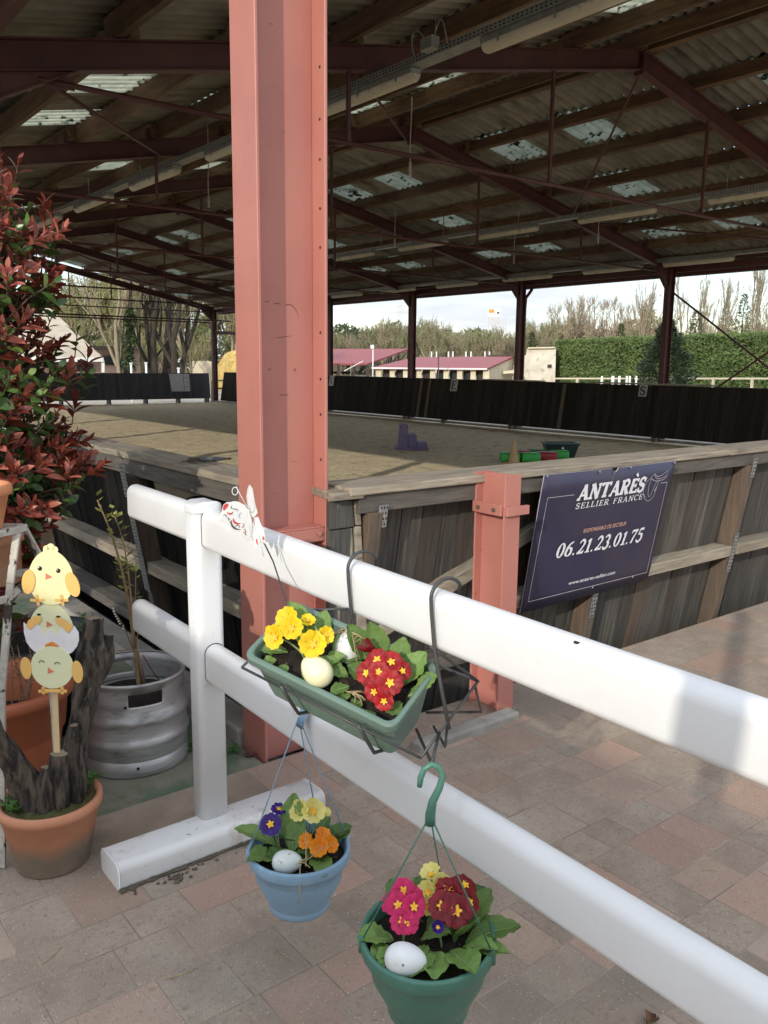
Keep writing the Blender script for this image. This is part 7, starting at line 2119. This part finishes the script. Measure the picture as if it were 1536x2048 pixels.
# banks of undergrowth that close the woods near the ground
def bank(name, label, pxs, D, ty, seed, m, n=9000, sz=.5):
    rr = random.Random(seed); mb = MB()
    for k_ in range(n):
        px = rr.uniform(*pxs); d = D + rr.uniform(-4, 8); top_ = far(px, ty + 8 * math.sin(px * .05 + seed) + 6 * math.sin(px * .013), d).z
        z = GZ + (top_ - GZ) * rr.random() ** .8; p = far(px, 735, d); c = Vector((p.x, p.y, z))
        a = Vector((rr.uniform(-1, 1), rr.uniform(-1, 1), rr.uniform(-.3, 1))) * sz; b = a.cross(Vector((rr.uniform(-1, 1), rr.uniform(-1, 1), rr.uniform(-1, 1)))).normalized() * sz * .3
        mb.add([c - b, c + b, c + a], [(0, 1, 2)])
    mb.build(name, m, None, label, 'undergrowth', kind='stuff')
M_UNDER = mat('undergrowth', (0.25, 0.24, 0.13), (0.17, 0.165, 0.085), rough=.9, scale=.4, translucent=.2, layer=((0.20, 0.25, 0.09), .25, .45, .65))
M_UNDER2 = mat('evergreen_bank', (0.075, 0.10, 0.045), (0.045, 0.06, 0.028), rough=.9, scale=.4, layer=((0.14, 0.17, 0.06), .2, .5, .7))
bank('undergrowth_bank', 'dense olive undergrowth filling the far woodland', (590, 1130), 150, 668, 1, M_UNDER, 9000, .8)
bank('evergreen_bank', 'dark green thicket left of the far woodland', (640, 800), 135, 655, 2, M_UNDER2, 2500, .7)
bank('left_undergrowth', 'brushwood bank beyond the far end of the arena', (60, 600), 78, 668, 3, M_UNDER, 8000, .45)
bank('poplar_undergrowth', 'brown brushwood at the foot of the poplars', (1085, 1300), 122, 652, 4, mat('brown_brush', (.30, .225, .14), (.20, .15, .09), rough=.9, scale=.4), 4500, .6)

# trees at the far end of the arena
def trunks(label, spec, D, seed, m=M_TRUNK, leaf_m=None, name='tree', group=None):
    """spec: list of (px base, px top, top y, radius)"""
    pass
for i, (px, tx, ty, r_, D, lb, mt) in enumerate(((302, 285, 545, .20, 46, 'dark forked tree with spreading lower limbs behind the end wall', M_TRUNK), (318, 305, 530, .24, 45, 'thick dark trunk left of the middle behind the notice board', M_TRUNK), (334, 335, 520, .26, 47, 'thick dark trunk in the middle of the clump', M_TRUNK), (347, 352, 530, .22, 45, 'dark trunk right of the middle of the clump', M_TRUNK), (360, 372, 530, .20, 46, 'rightmost leaning dark trunk of the clump', M_TRUNK), (233, 214, 560, .17, 44, 'pale slender forked trunk beside the house', M_TRUNKP))):
    p = far(px, 740, D); tp = far(tx, ty, D)
    bare_tree('bare_tree', lb, (p.x, p.y, GZ), (tp.z - GZ) * 1.25, 120 + i, lev=5, kids=3, up=.30, spread=.5 if i else .75, r=r_, m=M_TWIGB, mt=mt, leaf_m=M_BUDS, lsz=.12, minr=.018, nleaf=1, lean_=((tp.x - p.x) / (tp.z - GZ) * 1.0, (tp.y - p.y) / (tp.z - GZ)), group='bare trees behind the end wall')
iv = thing('ivy_tree', 'tree trunk wrapped in dense dark ivy behind the end wall', 'tree', far(252, 745, 44) * 1.0); iv.location.z = GZ
pb0, pt0 = far(250, 745, 44), far(262, 560, 44); pb0.z = GZ
MB().tube([pb0, pt0], [.18, .08], 8).build('trunk', M_TRUNK, iv)
im = MB(); ri_ = random.Random(15)
for k_ in range(2600):
    t = ri_.random() ** .8; c = pb0.lerp(pt0, t * .80); an = ri_.uniform(0, 6.28); r_ = (.42 * (1 - t * .45) + .12 * math.sin(t * 30)) * math.sqrt(ri_.random()); c = c + Vector((math.cos(an) * r_, math.sin(an) * r_, 0))
    a = Vector((ri_.uniform(-1, 1), ri_.uniform(-1, 1), ri_.uniform(-1, .6))).normalized() * .12; b = a.cross(Vector((ri_.uniform(-1, 1), 0, 1))).normalized() * .06
    im.add([c - b, c + b, c + a], [(0, 1, 2)])
tag(im.build('ivy', mat('ivy_leaf', (.055, .10, .03), (.03, .06, .018), rough=.5, scale=3), iv), kind='stuff')

# house with the steep pale roof
hs = thing('farm_house', 'house with a steep pale beige roof half hidden by the shrub', 'house', far(140, 745, 50) * 1.0); hs.location.z = GZ
M_BROOF = mat('pale_tile_roof', (.50, .43, .32), (.40, .345, .26), rough=.9, scale=1.2, bump=.3, bscale=12)
M_PINK = mat('pinkish_render', (.50, .36, .30), (.42, .30, .25), rough=.9, scale=2)
a0, a1, a2, a3 = far(-60, 716, 46), far(207, 716, 46), far(100, 617, 54), far(-60, 600, 54)
MB().add([a0, a1, a2, a3] + [v - Vector((0, 0, .2)) for v in (a0, a1, a2, a3)], [(0, 1, 2, 3), (7, 6, 5, 4), (0, 4, 5, 1), (1, 5, 6, 2), (2, 6, 7, 3)]).build('roof', M_BROOF, hs)
a4 = far(150, 716, 58)
MB().add([a1, a4, a2], [(0, 1, 2)]).build('roof_hip', M_BROOF, hs)
wl0, wl1 = far(-40, 730, 47), far(200, 730, 47); wl0.z = wl1.z = GZ; hh = a1.z - GZ - .15
MB().bar(wl0.lerp(wl1, .5), wl0.lerp(wl1, .5) + Vector((0, 0, hh)), (wl1 - wl0).length, .3, up=hdir(100)).build('wall', M_PINK, hs)
MB().bar(far(-60, 719, 45.9), far(207, 719, 45.9), .12, .22).build('fascia', M_WHT, hs)
for px in (120, 170): MB().bar(far(px, 742, 46.7), far(px, 727, 46.7), .8, .06, up=hdir(px)).build('window', mat('house_pane', (.03, .035, .04), rough=.15), hs)
MB().bar(far(206, 745, 46), far(206, 720, 46), .15, .15).build('downpipe', M_WHT, hs)
sh = thing('low_shed', 'low dark-roofed pinkish shed between the house and the ivy tree', 'shed', far(245, 745, 60) * 1.0); sh.location.z = GZ
s0, s1 = far(190, 730, 60), far(280, 730, 60); s0.z = s1.z = GZ
MB().bar(s0.lerp(s1, .5), s0.lerp(s1, .5) + Vector((0, 0, far(240, 700, 60).z - GZ)), (s1 - s0).length, 2, up=hdir(240)).build('wall', M_PINK, sh)
MB().bar(far(186, 696, 59), far(284, 696, 59), 3.2, .2).build('roof', M_TIMB, sh)
MB().bar(far(222, 730, 58.8), far(222, 712, 58.8), 1.0, .06, up=hdir(222)).build('window', MATS['house_pane'], sh)
# pale container, post and hay
ct = thing('concrete_bay', 'pale concrete storage bay wall behind the end wall near the hay', 'wall', far(400, 745, 62) * 1.0); ct.location.z = GZ
k0, k1 = far(381, 730, 62), far(424, 730, 62); k0.z = k1.z = GZ
MB().bar(k0.lerp(k1, .5), k0.lerp(k1, .5) + Vector((0, 0, far(400, 722, 62).z - GZ)), (k1 - k0).length, .4, up=hdir(400)).build('slab', M_CREAM, ct)
for i, (px, ty) in enumerate(((292, 727), (357, 738), (262, 728))):
    p = far(px, 745, 40); q = far(px, ty, 40)
    t = thing('white_post', ('slim white post left of the tree clump', 'short white post with a round cap right of the clump', 'thin white post beside the ivy tree')[i], 'post', (p.x, p.y, GZ)); MB().tube([(p.x, p.y, GZ), q], .05, 8).build('post', M_WHT, t); MB().bar(q, q + Vector((0, 0, .06)), .11, .11).build('cap', M_WHT, t)
hay = thing('hay_stack', 'golden hay stack beyond the gap at the far corner', 'hay stack', far(500, 750, 56) * 1.0); hay.location.z = GZ
M_HAY = mat('hay', (.56, .41, .15), (.42, .29, .09), rough=.95, scale=3, bump=.9, bscale=14)
hc = far(505, 740, 58); hc.z = GZ; hr = (far(575, 740, 58) - far(435, 740, 58)).length / 2; hz = far(470, 698, 58).z - GZ
hm = MB(); hm.ball(hc, (hr, hr * .8, hz), 40, 24, fn=lambda p: Vector((math.copysign(abs(p.x) ** .6, p.x), math.copysign(abs(p.y) ** .6, p.y), math.copysign(abs(p.z) ** .55, p.z))) * (1 + .06 * noise.noise(p * 3)))
hm.build('bales', M_HAY, hay)
hst = MB(); rhh = random.Random(8)
for k_ in range(2500):
    p = Vector((rhh.gauss(0, 1), rhh.gauss(0, 1), abs(rhh.gauss(0, 1)))).normalized(); p = Vector((math.copysign(abs(p.x) ** .6, p.x) * hr, math.copysign(abs(p.y) ** .6, p.y) * hr * .8, abs(p.z) ** .55 * hz)) * 1.01 + hc
    d = Vector((rhh.uniform(-1, 1), rhh.uniform(-1, 1), rhh.uniform(-.6, .3))) * .18; s = d.cross(Vector((.3, .2, 1))).normalized() * .02
    hst.add([p - s, p + s, p + d], [(0, 1, 2)])
tag(hst.build('loose_hay', M_HAY, hay), kind='stuff')
bfn = thing('brown_fence', 'brown post and rail fence in front of the hay stack', 'fence', far(460, 780, 42) * 1.0); bfn.location.z = -.4
xs_ = [424, 454, 490, 530, 575]
for i, px in enumerate(xs_):
    p = far(px, 761, 42); MB().bar(Vector((p.x, p.y, -.5)), p, .1, .1).build('post', M_STUD, bfn)
    if i < len(xs_) - 1:
        for dy in (761, 777): MB().bar(far(px, dy, 42), far(xs_[i + 1], dy, 42), .05, .09).build('rail', M_STUD, bfn)

# unseen building added behind the camera so that its roof shades the foreground
sb_ = thing('shade_building', 'long low building out of view, added so that its roof shades the paving', 'stable', (-7.5, -7, 0))
MB().box((-9.6, -6.6, -.3), (-6.0, 0.3, 3.05)).build('wall', M_CREAM, sb_)
MB().prism([(-10.0, -7.0, 3.05), (-5.5, -7.0, 3.42), (-5.5, -7.0, 3.57), (-10.0, -7.0, 3.19)], (0, 7.7, 0)).build('roof', M_REDROOF, sb_)
for yy in (-5, -2): MB().box((-6.02, yy - .55, -.1), (-5.96, yy + .55, 2.1)).build('door', M_TIMB, sb_)
# unseen pole, added to stand in for the camera holder's shadow on the rails
pole = thing('shadow_pole', 'unseen leaning pole added to cast a shadow band across the white rails', 'pole', (-0.95, -0.56, 0))
MB().tube([(-0.95, -0.42, -0.2), (-0.95, -0.44, 1.5), (-0.95, -0.53, 2.6)], [.055, .052, .05], 12).build('pole', M_STUD, pole)
